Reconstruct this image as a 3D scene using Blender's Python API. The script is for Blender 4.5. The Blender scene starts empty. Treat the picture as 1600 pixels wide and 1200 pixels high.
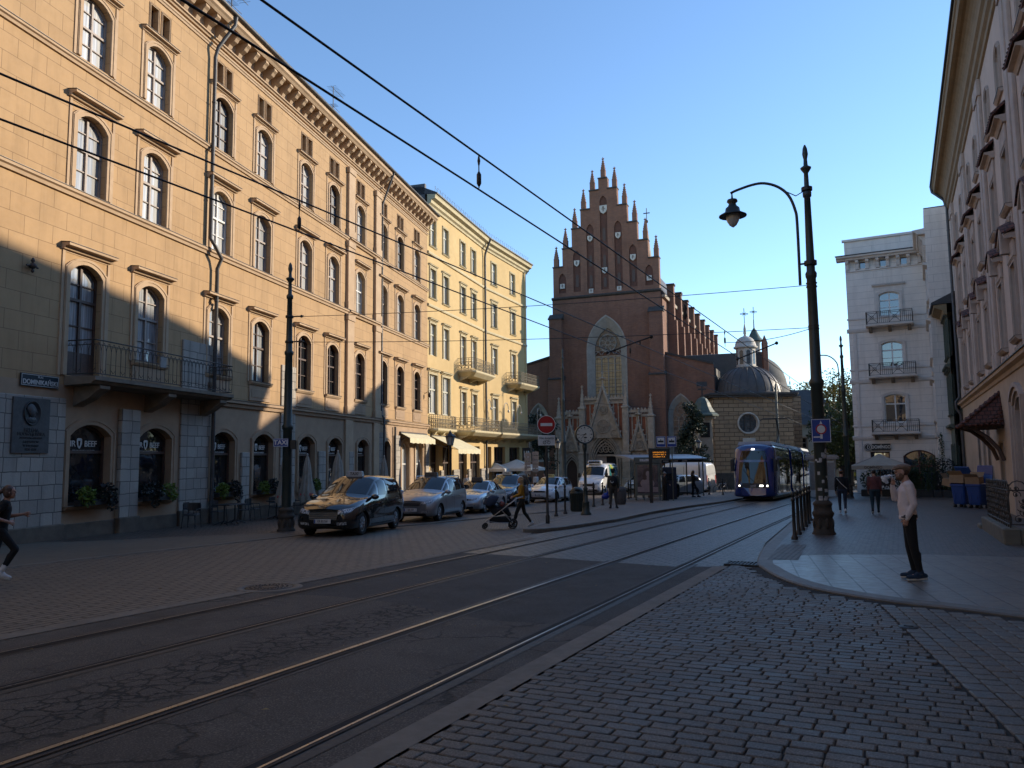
import bpy, bmesh, math, random
from mathutils import Vector, Matrix, noise
from mathutils.geometry import tessellate_polygon
from mathutils.bvhtree import BVHTree
R = math.radians
sin, cos, pi = math.sin, math.cos, math.pi
rnd = random.Random(11)
scene = bpy.context.scene
C = scene.collection
SL = 0.019                       # the street falls away from the camera
def gz(x, y): return -SL * y
TA = R(26.5)                     # heading of the tram track
TT, TN = (sin(TA), cos(TA)), (cos(TA), -sin(TA))
def sn(s, n): return (TT[0]*s + TN[0]*n, TT[1]*s + TN[1]*n)
def hd(a): return (sin(R(a)), cos(R(a)))

# ------------------------------------------------------------------ meshes
class MB:
    def __init__(s):
        s.v = []; s.f = []; s.mi = []; s.sm = []; s.M = None; s.mat = 0
    def add(s, vs, fs, smooth=False):
        o = len(s.v)
        if s.M is None: s.v += [tuple(p) for p in vs]
        else: s.v += [tuple(s.M @ Vector(p)) for p in vs]
        for f in fs:
            s.f.append(tuple(i+o for i in f)); s.mi.append(s.mat); s.sm.append(smooth)
        return s
    def box(s, x0, x1, y0, y1, z0, z1):
        return s.add([(x0,y0,z0),(x1,y0,z0),(x1,y1,z0),(x0,y1,z0),(x0,y0,z1),(x1,y0,z1),(x1,y1,z1),(x0,y1,z1)],
            [(0,3,2,1),(4,5,6,7),(0,1,5,4),(1,2,6,5),(2,3,7,6),(3,0,4,7)])
    def bbox(s, x0, x1, y0, y1, z0, z1, b=.01):     # box with chamfered vertical and top edges
        p = [(x0+b,y0),(x1-b,y0),(x1,y0+b),(x1,y1-b),(x1-b,y1),(x0+b,y1),(x0,y1-b),(x0,y0+b)]
        cx, cy = (x0+x1)/2, (y0+y1)/2
        def ring(z, k): return [(cx+(x-cx)*(1-k*2/(x1-x0)), cy+(y-cy)*(1-k*2/(y1-y0)), z) for x, y in p]
        return s.rings([ring(z0,0), ring(z1-b,0), ring(z1,b)])
    def rings(s, rs, closed=True, cap=True, smooth=False):
        n = len(rs[0]); vs = [p for r in rs for p in r]; fs = []
        for k in range(len(rs)-1):
            for i in range(n if closed else n-1):
                j = (i+1) % n
                fs.append((k*n+i, k*n+j, (k+1)*n+j, (k+1)*n+i))
        s.add(vs, fs, smooth)
        if cap and closed:
            s.add(rs[0], [tuple(range(n))[::-1]]); s.add(rs[-1], [tuple(range(n))])
        return s
    def prism(s, poly, y0, y1):                      # polygon in (x, z) pushed along y
        return s.rings([[(x, y0, z) for x, z in poly], [(x, y1, z) for x, z in poly]])
    def plan(s, poly, z0, z1):                       # polygon in (x, y) pushed up
        return s.rings([[(x, y, z0) for x, y in poly], [(x, y, z1) for x, y in poly]])
    def extr(s, prof, x0, x1):                       # profile in (y, z) pushed along x
        return s.rings([[(x0, y, z) for y, z in prof], [(x1, y, z) for y, z in prof]])
    def lathe(s, prof, n=16, c=(0,0,0), smooth=True, cap=True, ph=0):
        rs = [[(c[0]+r*cos(2*pi*i/n+ph), c[1]+r*sin(2*pi*i/n+ph), c[2]+z) for i in range(n)] for r, z in prof]
        return s.rings(rs, True, cap, smooth)
    def tube(s, pts, r, n=8, smooth=True, cap=True):
        pts = [Vector(p) for p in pts]; rs = []; up = Vector((0,0,1)); prev = None
        for i, p in enumerate(pts):
            t = (pts[min(i+1, len(pts)-1)] - pts[max(i-1, 0)]).normalized()
            if prev is None:
                a = t.cross(up)
                if a.length < 1e-3: a = t.cross(Vector((1,0,0)))
                a.normalize()
            else:
                a = prev - t*prev.dot(t)
                if a.length < 1e-4: a = t.cross(up)
                a.normalize()
            prev = a; b = t.cross(a)
            rr = r[i] if isinstance(r, (list, tuple)) else r
            rs.append([tuple(p + a*(rr*cos(2*pi*k/n)) + b*(rr*sin(2*pi*k/n))) for k in range(n)])
        return s.rings(rs, True, cap, smooth)
    def ball(s, c, r, n=12, m=8):
        if not isinstance(r, (list, tuple)): r = (r, r, r)
        rs = []
        for j in range(m+1):
            a = -pi/2 + pi*j/m; k = max(cos(a), 1e-3)
            rs.append([(c[0]+r[0]*k*cos(2*pi*i/n), c[1]+r[1]*k*sin(2*pi*i/n), c[2]+r[2]*sin(a)) for i in range(n)])
        return s.rings(rs, True, True, True)
    def caps(s, p0, r0, p1, r1, n=12):              # tapered limb with round ends
        p0, p1 = Vector(p0), Vector(p1); d = (p1-p0)
        L = d.length; d = d/L if L > 1e-6 else Vector((0,0,1))
        pts, rr = [], []
        for k in range(5):
            a = -pi/2 + pi/2*k/5; pts.append(p0 + d*(r0*sin(a))); rr.append(max(r0*cos(a), r0*.05))
        pts.append(p0); rr.append(r0); pts.append(p1); rr.append(r1)
        for k in range(1, 6):
            a = pi/2*k/5; pts.append(p1 + d*(r1*sin(a))); rr.append(max(r1*cos(a), r1*.05))
        # pts may not be monotone in tiny limbs; fine for a volume remesh
        a = d.cross(Vector((0,0,1)))
        if a.length < 1e-3: a = d.cross(Vector((1,0,0)))
        a.normalize(); b = d.cross(a)
        rs = [[tuple(p + a*(q*cos(2*pi*i/n)) + b*(q*sin(2*pi*i/n))) for i in range(n)] for p, q in zip(pts, rr)]
        return s.rings(rs, True, True, True)
    def tess(s, loops, y=0, flip=False):             # polygon with holes in the (x, z) plane
        vs = [[Vector((x, z, 0)) for x, z in l] for l in loops]
        flat = [p for l in loops for p in l]
        tris = tessellate_polygon(vs)
        fs = []
        for a, b, c in tris:
            (ax, az), (bx, bz), (cx, cz) = flat[a], flat[b], flat[c]
            ar = (bx-ax)*(cz-az) - (cx-ax)*(bz-az)
            if abs(ar) < 1e-9: continue
            fs.append((a, b, c) if (ar > 0) != flip else (a, c, b))
        return s.add([(x, y, z) for x, z in flat], fs)
    def wallring(s, loop, y0, y1, inward=True, close=True):
        n = len(loop); vs = [(x, y0, z) for x, z in loop] + [(x, y1, z) for x, z in loop]
        fs = []
        for i in range(n if close else n-1):
            j = (i+1) % n
            f = (i, j, n+j, n+i)
            fs.append(f if inward else f[::-1])
        return s.add(vs, fs)
    def band(s, outer, inner, y, y1=None, close=False):   # flat ring between two outlines, front at y, sides back to y1
        n = len(outer); fs = []
        for i in range(n if close else n-1):
            j = (i+1) % n
            fs.append((i, j, n+j, n+i))
        s.add([(x, y, z) for x, z in outer] + [(x, y, z) for x, z in inner], [f[::-1] for f in fs])
        if y1 is not None:
            s.wallring(outer, y, y1, False, close); s.wallring(inner, y, y1, True, close)
            if not close:
                for k in (0, -1):
                    a, b = outer[k], inner[k]
                    s.add([(a[0],y,a[1]),(b[0],y,b[1]),(b[0],y1,b[1]),(a[0],y1,a[1])], [(0,1,2,3)])
        return s
    def mesh(s, name, mats):
        me = bpy.data.meshes.new(name)
        me.from_pydata(s.v, [], s.f)
        for m in (mats if isinstance(mats, (list, tuple)) else [mats]): me.materials.append(m)
        me.polygons.foreach_set('material_index', s.mi); me.polygons.foreach_set('use_smooth', s.sm)
        me.update()
        return me
    def build(s, name, mats, parent=None, loc=None, rz=None):
        o = bpy.data.objects.new(name, s.mesh(name, mats)); C.objects.link(o)
        if parent is not None: o.parent = parent
        if loc is not None: o.location = loc
        if rz is not None: o.rotation_euler = (0, 0, rz)
        return o
def tag(o, label=None, cat=None, group=None, kind=None):
    if label: o['label'] = label
    if cat: o['category'] = cat
    if group: o['group'] = group
    if kind: o['kind'] = kind
    return o
def root(name, label, cat, loc=(0,0,0), rz=0, group=None):
    o = bpy.data.objects.new(name, None); C.objects.link(o)
    o.location = loc; o.rotation_euler = (0, 0, rz); o.empty_display_size = .2
    return tag(o, label, cat, group)
def copytree(o, parent=None):
    c = o.copy(); C.objects.link(c)
    if parent is not None: c.parent = parent
    for ch in list(o.children): copytree(ch, c)
    return c
def recalc(o):
    bm = bmesh.new(); bm.from_mesh(o.data); bmesh.ops.remove_doubles(bm, verts=bm.verts, dist=1e-5)
    bmesh.ops.recalc_face_normals(bm, faces=bm.faces); bm.to_mesh(o.data); bm.free(); return o
def bake(o):                                          # apply modifiers
    dg = bpy.context.evaluated_depsgraph_get(); dg.update()
    me = bpy.data.meshes.new_from_object(o.evaluated_get(dg)); old = o.data
    o.modifiers.clear(); o.data = me; me.name = old.name
    return o
def text(body, size, mat, parent=None, loc=(0,0,0), rot=(R(90),0,0), depth=.004, sx=1, align='CENTER', name='lettering', bold=0):
    cu = bpy.data.curves.new(name, 'FONT'); cu.body = body; cu.size = size; cu.extrude = depth; cu.align_x = align; cu.align_y = 'CENTER'; cu.offset = bold
    o = bpy.data.objects.new(name, cu); C.objects.link(o)
    dg = bpy.context.evaluated_depsgraph_get(); me = bpy.data.meshes.new_from_object(o.evaluated_get(dg))
    bpy.data.objects.remove(o); bpy.data.curves.remove(cu)
    me.name = name; me.materials.clear(); me.materials.append(mat)
    o = bpy.data.objects.new(name, me); C.objects.link(o); o.location = loc; o.rotation_euler = rot; o.scale = (sx, 1, 1)
    if parent is not None: o.parent = parent
    return o
# outlines -----------------------------------------------------------------
def arch(w, h, rise, n=8, x=0, z=0, drop=0):           # segmental head, from bottom left over the top to bottom right
    p = [(x-w/2, z-drop)]
    if rise <= 1e-4: return p + [(x-w/2, z+h), (x+w/2, z+h), (x+w/2, z-drop)]
    rr = (w*w/4 + rise*rise)/(2*rise); cz = z+h-rr; a0 = math.asin(min(1, w/2/rr))
    if rise > w/2: a0 = pi - a0
    for i in range(n+1):
        a = -a0 + 2*a0*i/n; p.append((x+rr*sin(a), cz+rr*cos(a)))
    return p + [(x+w/2, z-drop)]
def gothic(w, h, n=6, x=0, z=0, k=1.0):               # pointed head; k = arc radius over width
    rr = w*k; rise = math.sqrt(max(rr*rr - (rr-w/2)**2, 1e-6)); zs = z+h-rise
    p = [(x-w/2, z)]
    a1 = math.acos((rr-w/2)/rr)
    for i in range(n+1):
        a = a1*i/n; p.append((x-w/2+rr-rr*cos(a), zs+rr*sin(a)))
    for i in range(n-1, -1, -1):
        a = a1*i/n; p.append((x+w/2-rr+rr*cos(a), zs+rr*sin(a)))
    return p + [(x+w/2, z)]
def circ(r, n=24, x=0, z=0): return [(x-r*cos(2*pi*i/n), z+r*sin(2*pi*i/n)) for i in range(n)]

# --------------------------------------------------------------- materials
class NT:
    def __init__(s, name):
        s.m = bpy.data.materials.new(name); s.m.use_nodes = True; s.t = s.m.node_tree
        s.b = s.t.nodes['Principled BSDF']; s.tc = s.n('ShaderNodeTexCoord')
    def n(s, ty, **k):
        x = s.t.nodes.new(ty)
        for a, v in k.items(): setattr(x, a, v)
        return x
    def set(s, sock, v):
        if isinstance(v, bpy.types.NodeSocket): s.t.links.new(v, sock)
        elif isinstance(v, (tuple, list)) and len(v) == 3 and sock.type == 'RGBA': sock.default_value = (*v, 1)
        else: sock.default_value = v
    def call(s, ty, out, ins, **k):
        x = s.n(ty, **k)
        for a, v in ins.items(): s.set(x.inputs[a], v)
        return x.outputs[out]
    def math(s, op, a, b=0.0, clamp=False):
        return s.call('ShaderNodeMath', 0, {0: a, 1: b}, operation=op, use_clamp=clamp)
    def noise(s, scale, detail=3, rough=.55, vec=None, out=0, dist=0):
        return s.call('ShaderNodeTexNoise', out, {'Vector': vec if vec is not None else s.tc.outputs['Object'], 'Scale': scale, 'Detail': detail, 'Roughness': rough, 'Distortion': dist})
    def ramp(s, f, p0, p1, c0=(0,0,0), c1=(1,1,1)):
        x = s.n('ShaderNodeValToRGB'); e = x.color_ramp.elements
        e[0].position = p0; e[1].position = p1; e[0].color = (*c0, 1); e[1].color = (*c1, 1)
        s.t.links.new(f, x.inputs[0]); return x.outputs[0]
    def mix(s, f, a, b, bt='MIX'):
        x = s.n('ShaderNodeMix', data_type='RGBA', blend_type=bt)
        s.set(x.inputs[0], f); s.set(x.inputs[6], a); s.set(x.inputs[7], b); return x.outputs[2]
    def bump(s, h, st=.3, d=.02, nrm=None):
        i = {'Height': h, 'Strength': st, 'Distance': d}
        if nrm is not None: i['Normal'] = nrm
        return s.call('ShaderNodeBump', 0, i)
    def sep(s, v): 
        x = s.n('ShaderNodeSeparateXYZ'); s.t.links.new(v, x.inputs[0]); return x.outputs
    def comb(s, x, y, z=0.0):
        return s.call('ShaderNodeCombineXYZ', 0, {0: x, 1: y, 2: z})
    def walluv(s):                                    # run along the wall, height
        p = s.sep(s.tc.outputs['Object']); q = s.sep(s.tc.outputs['Normal'])
        f = s.math('GREATER_THAN', s.math('ABSOLUTE', q[0]), s.math('ABSOLUTE', q[1]))
        u = s.math('ADD', s.math('MULTIPLY', p[0], s.math('SUBTRACT', 1.0, f)), s.math('MULTIPLY', p[1], f))
        return s.comb(u, p[2])
    def out(s, **k):
        for a, v in k.items(): s.set(s.b.inputs[a.replace('_', ' ')], v)
        return s.m
def mat(name, c, c2=None, rough=.8, ns=3, bump=.0, bs=40, metal=0, coat=0, spec=.5, dirt=0, vary=0):
    t = NT(name); c2 = c2 or tuple(x*.75 for x in c)
    col = t.mix(t.ramp(t.noise(ns, 5, .6), .35, .65), c, c2)
    if dirt: col = t.mix(t.math('MULTIPLY', t.ramp(t.noise(ns*.35, 6, .65), .5, .72), dirt), col, tuple(x*.45 for x in c))
    if vary:
        isl = t.n('ShaderNodeNewGeometry').outputs['Random Per Island']
        col = t.mix(1.0, col, t.ramp(isl, 0, 1, (1-vary,)*3, (1+vary,)*3), 'MULTIPLY')
    k = dict(Base_Color=col, Roughness=t.math('ADD', t.math('MULTIPLY', t.noise(ns*4, 3), .25), rough-.12) if rough > .15 else rough, Metallic=metal)
    if coat: k['Coat Weight'] = coat; k['Coat Roughness'] = .04
    if bump: k['Normal'] = t.bump(t.noise(bs, 4, .6), bump, .01)
    k['Specular IOR Level'] = spec
    return t.out(**k)
def brick(name, c1, c2, mortar, bw, bh, ms=.012, rough=.85, bump=.4, off=.5, ground=False, var=.5, dirt=.3, dist=.02, squash=1, dd=.015, rot=False, nb=60, nbs=.15, bias=0):
    t = NT(name)
    if ground:
        v = t.tc.outputs['Object']
        if rot:
            p = t.sep(v); v = t.comb(p[1], p[0])
    else: v = t.walluv()
    if dist:
        w = t.call('ShaderNodeVectorMath', 0, {0: t.noise(2.2, 2, .5, out=1), 1: (.5,.5,.5)}, operation='SUBTRACT')
        w = t.call('ShaderNodeVectorMath', 0, {0: w, 'Scale': dist*2}, operation='SCALE')
        v = t.call('ShaderNodeVectorMath', 0, {0: v, 1: w}, operation='ADD')
    b = t.n('ShaderNodeTexBrick', offset=off, squash=squash, squash_frequency=2)
    for a, x in {'Vector': v, 'Color1': c1, 'Color2': c2, 'Mortar': mortar, 'Scale': 1.0, 'Mortar Size': ms, 'Mortar Smooth': .25, 'Bias': bias, 'Brick Width': bw, 'Row Height': bh}.items(): t.set(b.inputs[a], x)
    col = b.outputs[0]
    if var: col = t.mix(var, col, t.ramp(t.noise(1.1, 6, .65), .3, .7, tuple(x*.72 for x in c1), tuple(min(1, x*1.15) for x in c2)), 'MIX')
    if var: col = t.mix(t.math('MULTIPLY', b.outputs[1], .85), col, mortar)
    if dirt: col = t.mix(t.math('MULTIPLY', t.ramp(t.noise(.5, 7, .7), .48, .72), dirt), col, tuple(x*.4 for x in c1))
    if not ground:
        p = t.sep(t.walluv()); q = t.call('ShaderNodeTexNoise', 0, {'Vector': t.comb(t.math('MULTIPLY', p[0], 2.2), t.math('MULTIPLY', p[1], .16)), 'Scale': 1.0, 'Detail': 5.0, 'Roughness': .65})
        col = t.mix(t.math('MULTIPLY', t.ramp(q, .5, .78), .38), col, tuple(x*.45 for x in c2))
    h = t.math('ADD', t.math('SUBTRACT', 1.0, b.outputs[1]), t.math('MULTIPLY', t.noise(nb, 4, .6), nbs))
    return t.out(Base_Color=col, Roughness=t.math('ADD', t.math('MULTIPLY', t.noise(7, 3), .3), rough-.15), Normal=t.bump(h, bump, dd))
def glass(name, c=(.02,.024,.03), c2=None, rough=.03, wav=.012, ns=.8, folds=False, ior=1.52):
    t = NT(name)
    col = c
    if c2:
        if folds:
            p = t.sep(t.tc.outputs['Object'])
            v = t.call('ShaderNodeTexNoise', 0, {'Vector': t.comb(t.math('MULTIPLY', p[0], 14.0), t.math('MULTIPLY', p[2], .5), p[1]), 'Scale': 1.0, 'Detail': 3.0})
            col = t.mix(t.ramp(v, .35, .65), c, c2)
        else: col = t.mix(t.ramp(t.noise(ns, 3), .4, .62), c, c2)
    k = {'Base Color': col, 'Roughness': rough if not folds else .55, 'IOR': ior}
    if folds: k['Coat Weight'] = 1.0; k['Coat Roughness'] = .02; 
    n = t.bump(t.noise(1.3, 2, .5), wav, .5)
    k['Normal' if not folds else 'Coat Normal'] = n
    if folds: k['Coat IOR'] = 1.7
    return t.out(**k)
def emis(name, c, st):
    t = NT(name); return t.out(Base_Color=c, Emission_Color=c, Emission_Strength=st)
def paint(name, c, rough=.28, coat=1, metal=0, flake=0):
    t = NT(name)
    col = t.mix(t.ramp(t.noise(5, 4), .3, .7), c, tuple(x*.88 for x in c))
    return t.out(**{'Base Color': col, 'Roughness': rough, 'Metallic': metal, 'Coat Weight': coat, 'Coat Roughness': .03, 'Normal': t.bump(t.noise(3, 2), .015, .2)})

# -------------------------------------------------------------- camera, light
cam = bpy.data.cameras.new('camera'); co = bpy.data.objects.new('camera', cam); C.objects.link(co)
cam.sensor_width = 36; cam.lens = 36*1202/1600; cam.clip_end = 4000; cam.clip_start = .05
P, RO = R(5.551), R(.679)
f = Vector((0, cos(P), sin(P))); up0 = Vector((0, -sin(P), cos(P))); rt0 = Vector((1,0,0))
rt = rt0*cos(RO) - up0*sin(RO); up = rt0*sin(RO) + up0*cos(RO)
rt, up = rt0*cos(RO) - up0*sin(RO), up0*cos(RO) + rt0*sin(RO)
co.matrix_world = Matrix(((rt.x, up.x, -f.x, 0), (rt.y, up.y, -f.y, 0), (rt.z, up.z, -f.z, 1.8), (0,0,0,1)))
scene.camera = co
SAZ, SEL = R(70), R(18.3)
sd = Vector((sin(SAZ)*cos(SEL), cos(SAZ)*cos(SEL), sin(SEL)))
sl = bpy.data.lights.new('sun', 'SUN'); sl.energy = 2.6; sl.angle = R(.5); sl.color = (1, .86, .66)
so = bpy.data.objects.new('sun', sl); C.objects.link(so); so.rotation_euler = (-sd).to_track_quat('-Z', 'Y').to_euler()
w = bpy.data.worlds.new('World'); scene.world = w; w.use_nodes = True
sk = w.node_tree.nodes.new('ShaderNodeTexSky'); sk.sky_type = 'NISHITA'; sk.sun_disc = False
sk.sun_elevation = SEL; sk.sun_rotation = SAZ; sk.air_density = 1.0; sk.dust_density = .0; sk.ozone_density = 3.6; sk.altitude = 200
bg = w.node_tree.nodes['Background']; w.node_tree.links.new(sk.outputs[0], bg.inputs[0]); bg.inputs[1].default_value = .122
vs = scene.view_settings; vs.view_transform = 'Standard'; vs.look = 'None'; vs.exposure = 1.25; vs.gamma = 1
scene.cycles.max_bounces = 8; scene.cycles.volume_bounces = 6; scene.cycles.use_denoising = True
scene.cycles.caustics_reflective = False; scene.cycles.caustics_refractive = False
scene.cycles.sample_clamp_indirect = 4
# ================================================================= the ground
def asphalt(name, c, cracks=0):
    t = NT(name); o = t.tc.outputs['Object']
    col = t.mix(t.ramp(t.noise(1.2, 6, .65), .35, .65), c, tuple(x*.72 for x in c))
    col = t.mix(t.ramp(t.noise(70, 2, .6), .48, .72), col, tuple(min(1, x*2.6) for x in c))
    col = t.mix(t.math('MULTIPLY', t.ramp(t.noise(.5, 5, .7), .48, .7), .5), col, tuple(x*.45 for x in c))
    h = t.noise(120, 3, .7)
    if cracks:
        p = t.sep(o)
        wv = t.call('ShaderNodeVectorMath', 0, {0: o, 1: t.call('ShaderNodeVectorMath', 0, {0: t.noise(3, 4, .6, out=1), 'Scale': .35}, operation='SCALE')}, operation='ADD')
        d = t.call('ShaderNodeTexVoronoi', 'Distance', {'Vector': wv, 'Scale': 5.0}, feature='DISTANCE_TO_EDGE')
        d2 = t.call('ShaderNodeTexVoronoi', 'Distance', {'Vector': wv, 'Scale': 1.1}, feature='DISTANCE_TO_EDGE')
        # wear band between the tracks
        bnd = t.math('SUBTRACT', 1.0, t.math('MULTIPLY', t.math('ABSOLUTE', t.math('ADD', p[0], 5.85)), 1.15), True)
        msk = t.ramp(t.math('ADD', t.math('MULTIPLY', bnd, .55), t.math('MULTIPLY', t.noise(.7, 3), .55)), .44, .6)
        cr = t.math('MULTIPLY', t.math('SUBTRACT', 1.0, t.ramp(d, .02, .085)), msk)
        cr2 = t.math('MULTIPLY', t.math('SUBTRACT', 1.0, t.ramp(d2, .004, .028)), t.ramp(t.noise(.45, 2), .46, .56))
        cr = t.math('MAXIMUM', cr, t.math('MULTIPLY', cr2, .8))
        col = t.mix(t.math('MULTIPLY', cr, .95), col, (.004, .004, .004))
        h = t.math('SUBTRACT', t.math('MULTIPLY', h, .3), t.math('MULTIPLY', cr, 1.5))
    return t.out(Base_Color=col, Roughness=t.math('ADD', t.math('MULTIPLY', t.noise(2, 4), .2), .68), Normal=t.bump(h, .6, .012), Specular_IOR_Level=.35)
m_asph = asphalt('asphalt_old', (0.06944,0.05488,0.0424), 1)
m_asph2 = asphalt('asphalt_new', (0.04704,0.04116,0.036))
m_conc = mat('kerb_stone', (0.1904,0.1519,0.112), (0.1344,0.1078,0.08), .75, 2.5, .35, 90, dirt=.4)
m_gran = mat('granite_kerb', (.165,.145,.12), (.12,.105,.088), .6, 3, .3, 90, dirt=.35)
m_cob = brick('square_setts', (0.1829,0.144,0.1038), (0.1003,0.08024,0.059), (.018,.015,.012), .19, .13, .022, .55, 1.0, ground=True, dist=.04, dirt=.4, dd=.05, nbs=.3, nb=25)
m_trk = brick('track_setts', (0.1888,0.1534,0.118), (0.1003,0.0826,0.0649), (.016,.014,.012), .24, .16, .024, .42, 1.0, ground=True, dist=.03, dirt=.35, dd=.05, nbs=.35, nb=20)
m_lset = brick('road_setts', (0.1947,0.1534,0.1121), (0.1357,0.1086,0.08024), (.022,.018,.014), .40, .145, .019, .6, 1.0, ground=True, rot=True, dist=.014, dirt=.3, dd=.04, nbs=.3, nb=25)
m_lpav = brick('pavement_slabs', (0.14,0.1127,0.08), (0.1232,0.098,0.072), (0.0672,0.0539,0.04), .9, .6, .008, .75, .3, ground=True, rot=True, dist=.003, dirt=.3)
m_rpav = brick('pavement_bricks', (0.1475,0.1086,0.08496), (0.08496,0.06608,0.0531), (.014,.011,.010), .22, .11, .014, .48, .9, ground=True, dist=.01, dirt=.4, dd=.03, nbs=.3, nb=25)
m_slab = brick('smooth_slabs', (0.1947,0.1746,0.151), (0.1534,0.1392,0.1215), (.022,.019,.017), 1.3, .4, .012, .38, .5, ground=True, rot=True, dist=.002, dirt=.35, off=.37, dd=.02)
m_isl = brick('platform_slabs', (0.1947,0.1534,0.118), (0.1357,0.1086,0.08496), (.03,.025,.02), .35, .35, .014, .6, .6, ground=True, off=0, dist=.004, dirt=.35, dd=.02)
m_joint = mat('joint_sand', (.02, .018, .016), None, .95, 4, .3, 60)
m_steel = mat('rail_steel', (.42,.40,.38), (.30,.29,.28), .3, 8, metal=1)
m_groove = mat('rail_groove', (.012, .011, .011), None, .9, 4)
m_rust = mat('rail_side', (.06, .045, .038), None, .7, 6, metal=.4)
m_tar = mat('rail_tar', (0.0336,0.02842,0.0232), (0.02464,0.02058,0.0168), .6, 4, .3, 80)

TR = R(-26.5)
def gsheet(name, poly, z, m, rot=TR, th=0, kind='structure'):
    b = MB(); c, s_ = cos(rot), sin(rot)
    vs = [(x, y, z + gz(0, x*s_ + y*c)) for x, y in poly]
    tri = tessellate_polygon([[Vector((x, y, 0)) for x, y in poly]])
    fs = []
    for a, b_, c_ in tri:
        (ax, ay), (bx, by), (cx, cy) = poly[a], poly[b_], poly[c_]
        fs.append((a, b_, c_) if (bx-ax)*(cy-ay)-(cx-ax)*(by-ay) > 0 else (a, c_, b_))
    b.add(vs, fs)
    if th:
        n = len(vs); lo = [(x, y, q-th) for x, y, q in vs]
        b.add(vs+lo, [(i, (i+1) % n, n+(i+1) % n, n+i) for i in range(n)] + [((i+1) % n, i, n+i, n+(i+1) % n) for i in range(n)][:0])
    o = b.build(name, m, rz=rot); return tag(o, kind=kind)
# base sheet, sloping with the street and level far out
b = MB()
xs = [-1500, -120, 120, 1500]; ys = [-60, 0, 60, 140, 2500]
vs_, fs_ = [], []
for y in ys:
    for x in xs: vs_.append((x, y, gz(0, min(y, 140))))
for j in range(len(ys)-1):
    for i in range(3): fs_.append((j*4+i, j*4+i+1, j*4+i+5, j*4+i+4))
b.add(vs_, fs_); tag(b.build('ground', m_cob), kind='structure')
gsheet('track_asphalt', [(-9.0,-6),(-3.2,-6),(-3.2,8.6),(-4.6,8.45),(-6.4,9.1),(-7.6,9.2),(-9.0,9.0)], .030, m_asph)
gsheet('track_asphalt', [(-9.0,9.0),(-7.6,9.2),(-6.4,9.1),(-4.6,8.45),(-3.2,8.6),(-3.2,14.75),(-3.9,14.5),(-6.6,15.05),(-9.0,15.4)], .030, m_asph2)
gsheet('track_setts', [(-9.0,15.4),(-6.6,15.05),(-3.9,14.5),(-3.2,14.75),(-2.6,15.9),(-3.05,20),(-3.5,29),(-4.3,42),(-5.2,60),(-5.2,110),(-11.5,110),(-9.6,20)], .026, m_trk)
gsheet('kerb_strip', [(-3.2,-6),(-2.95,-6),(-2.95,14.9),(-3.2,14.75)], .037, m_conc)
gsheet('kerb_strip', [(-9.28,-6),(-9.0,-6),(-9.0,19.5),(-9.28,19.5)], .037, m_conc)
gsheet('road_setts', [(-16.4,-6),(-9.28,-6),(-9.28,19.5),(-10.5,22.5),(-16.1,20.5)], .022, m_lset)
gsheet('pavement', [(-24,-6),(-16.52,-6),(-16.3,18.5),(-18.0,18.6),(-21.0,14.2),(-24,13)], .028, m_lpav)
gsheet('cafe_pavement', [(-24,13),(-21.0,14.2),(-18.0,18.6),(-16.3,18.5),(-15.2,28),(-14.2,36),(-26,80),(-30,80)], .027, m_rpav)
# tram rails
def rail_n(s): return -.011*(min(s, 25)-10)
for no, gs, hw_, gw_ in ((-8.38, 1, .018, .06), (-6.98, -1, .014, .075), (-5.17, 1, .05, .05), (-3.64, -1, .022, .085)):
    b = MB()
    def strip(n0, n1, z, mi, s0=-6, s1=110):
        b.mat = mi; c, s_ = cos(TR), sin(TR)
        if n0 > n1: n0, n1 = n1, n0
        ss = [s0] + [q for q in (0, 5, 10, 15, 20, 25) if s0 < q < s1] + [s1]
        for sa, sb in zip(ss, ss[1:]): b.add([(x, y, z + gz(0, x*s_ + y*c)) for x, y in ((n0+rail_n(sa),sa),(n1+rail_n(sa),sa),(n1+rail_n(sb),sb),(n0+rail_n(sb),sb))], [(0,1,2,3)])
    strip(no-.15, no+.16, .034, 3, -6, 15)
    strip(no-hw_*gs*.5, no+hw_*gs*.5, .046, 0); strip(no+hw_*gs*.5, no+(hw_*.5+gw_)*gs, .040, 1); strip(no+(hw_*.5+gw_)*gs, no+(hw_*.5+gw_+.022)*gs, .044, 2)
    strip(no-(hw_*.5+.03)*gs, no-hw_*.5*gs, .042, 2)
    tag(b.build('tram_rail', [m_steel, m_groove, m_rust, m_tar], rz=TR), kind='structure')
# kerb and pavement on the near corner
KR = [(9.6,4.5),(10.4,2.6),(11.03,1.22),(11.36,.59),(11.62,-.13),(12.21,-.96),(12.82,-1.47),(13.65,-1.91),(14.86,-2.35),(15.85,-2.59),(20.04,-2.99),(29,-3.43),(42.2,-4.27),(60,-5.1)]
def kn(s):
    best = 99
    for (s0, n0), (s1, n1) in zip(KR, KR[1:]):
        if s0 <= s <= s1: best = min(best, n0+(n1-n0)*(s-s0)/(s1-s0))
    return best
def smooth_line(pts, k=4):
    out = []
    for i in range(len(pts)-1):
        p0, p1, p2, p3 = pts[max(i-1,0)], pts[i], pts[i+1], pts[min(i+2, len(pts)-1)]
        for j in range(k):
            t = j/k
            out.append(tuple(.5*((2*p1[a])+(-p0[a]+p2[a])*t+(2*p0[a]-5*p1[a]+4*p2[a]-p3[a])*t*t+(-p0[a]+3*p1[a]-3*p2[a]+p3[a])*t**3) for a in (0,1)))
    return out+[pts[-1]]
KS = smooth_line(KR)
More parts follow.
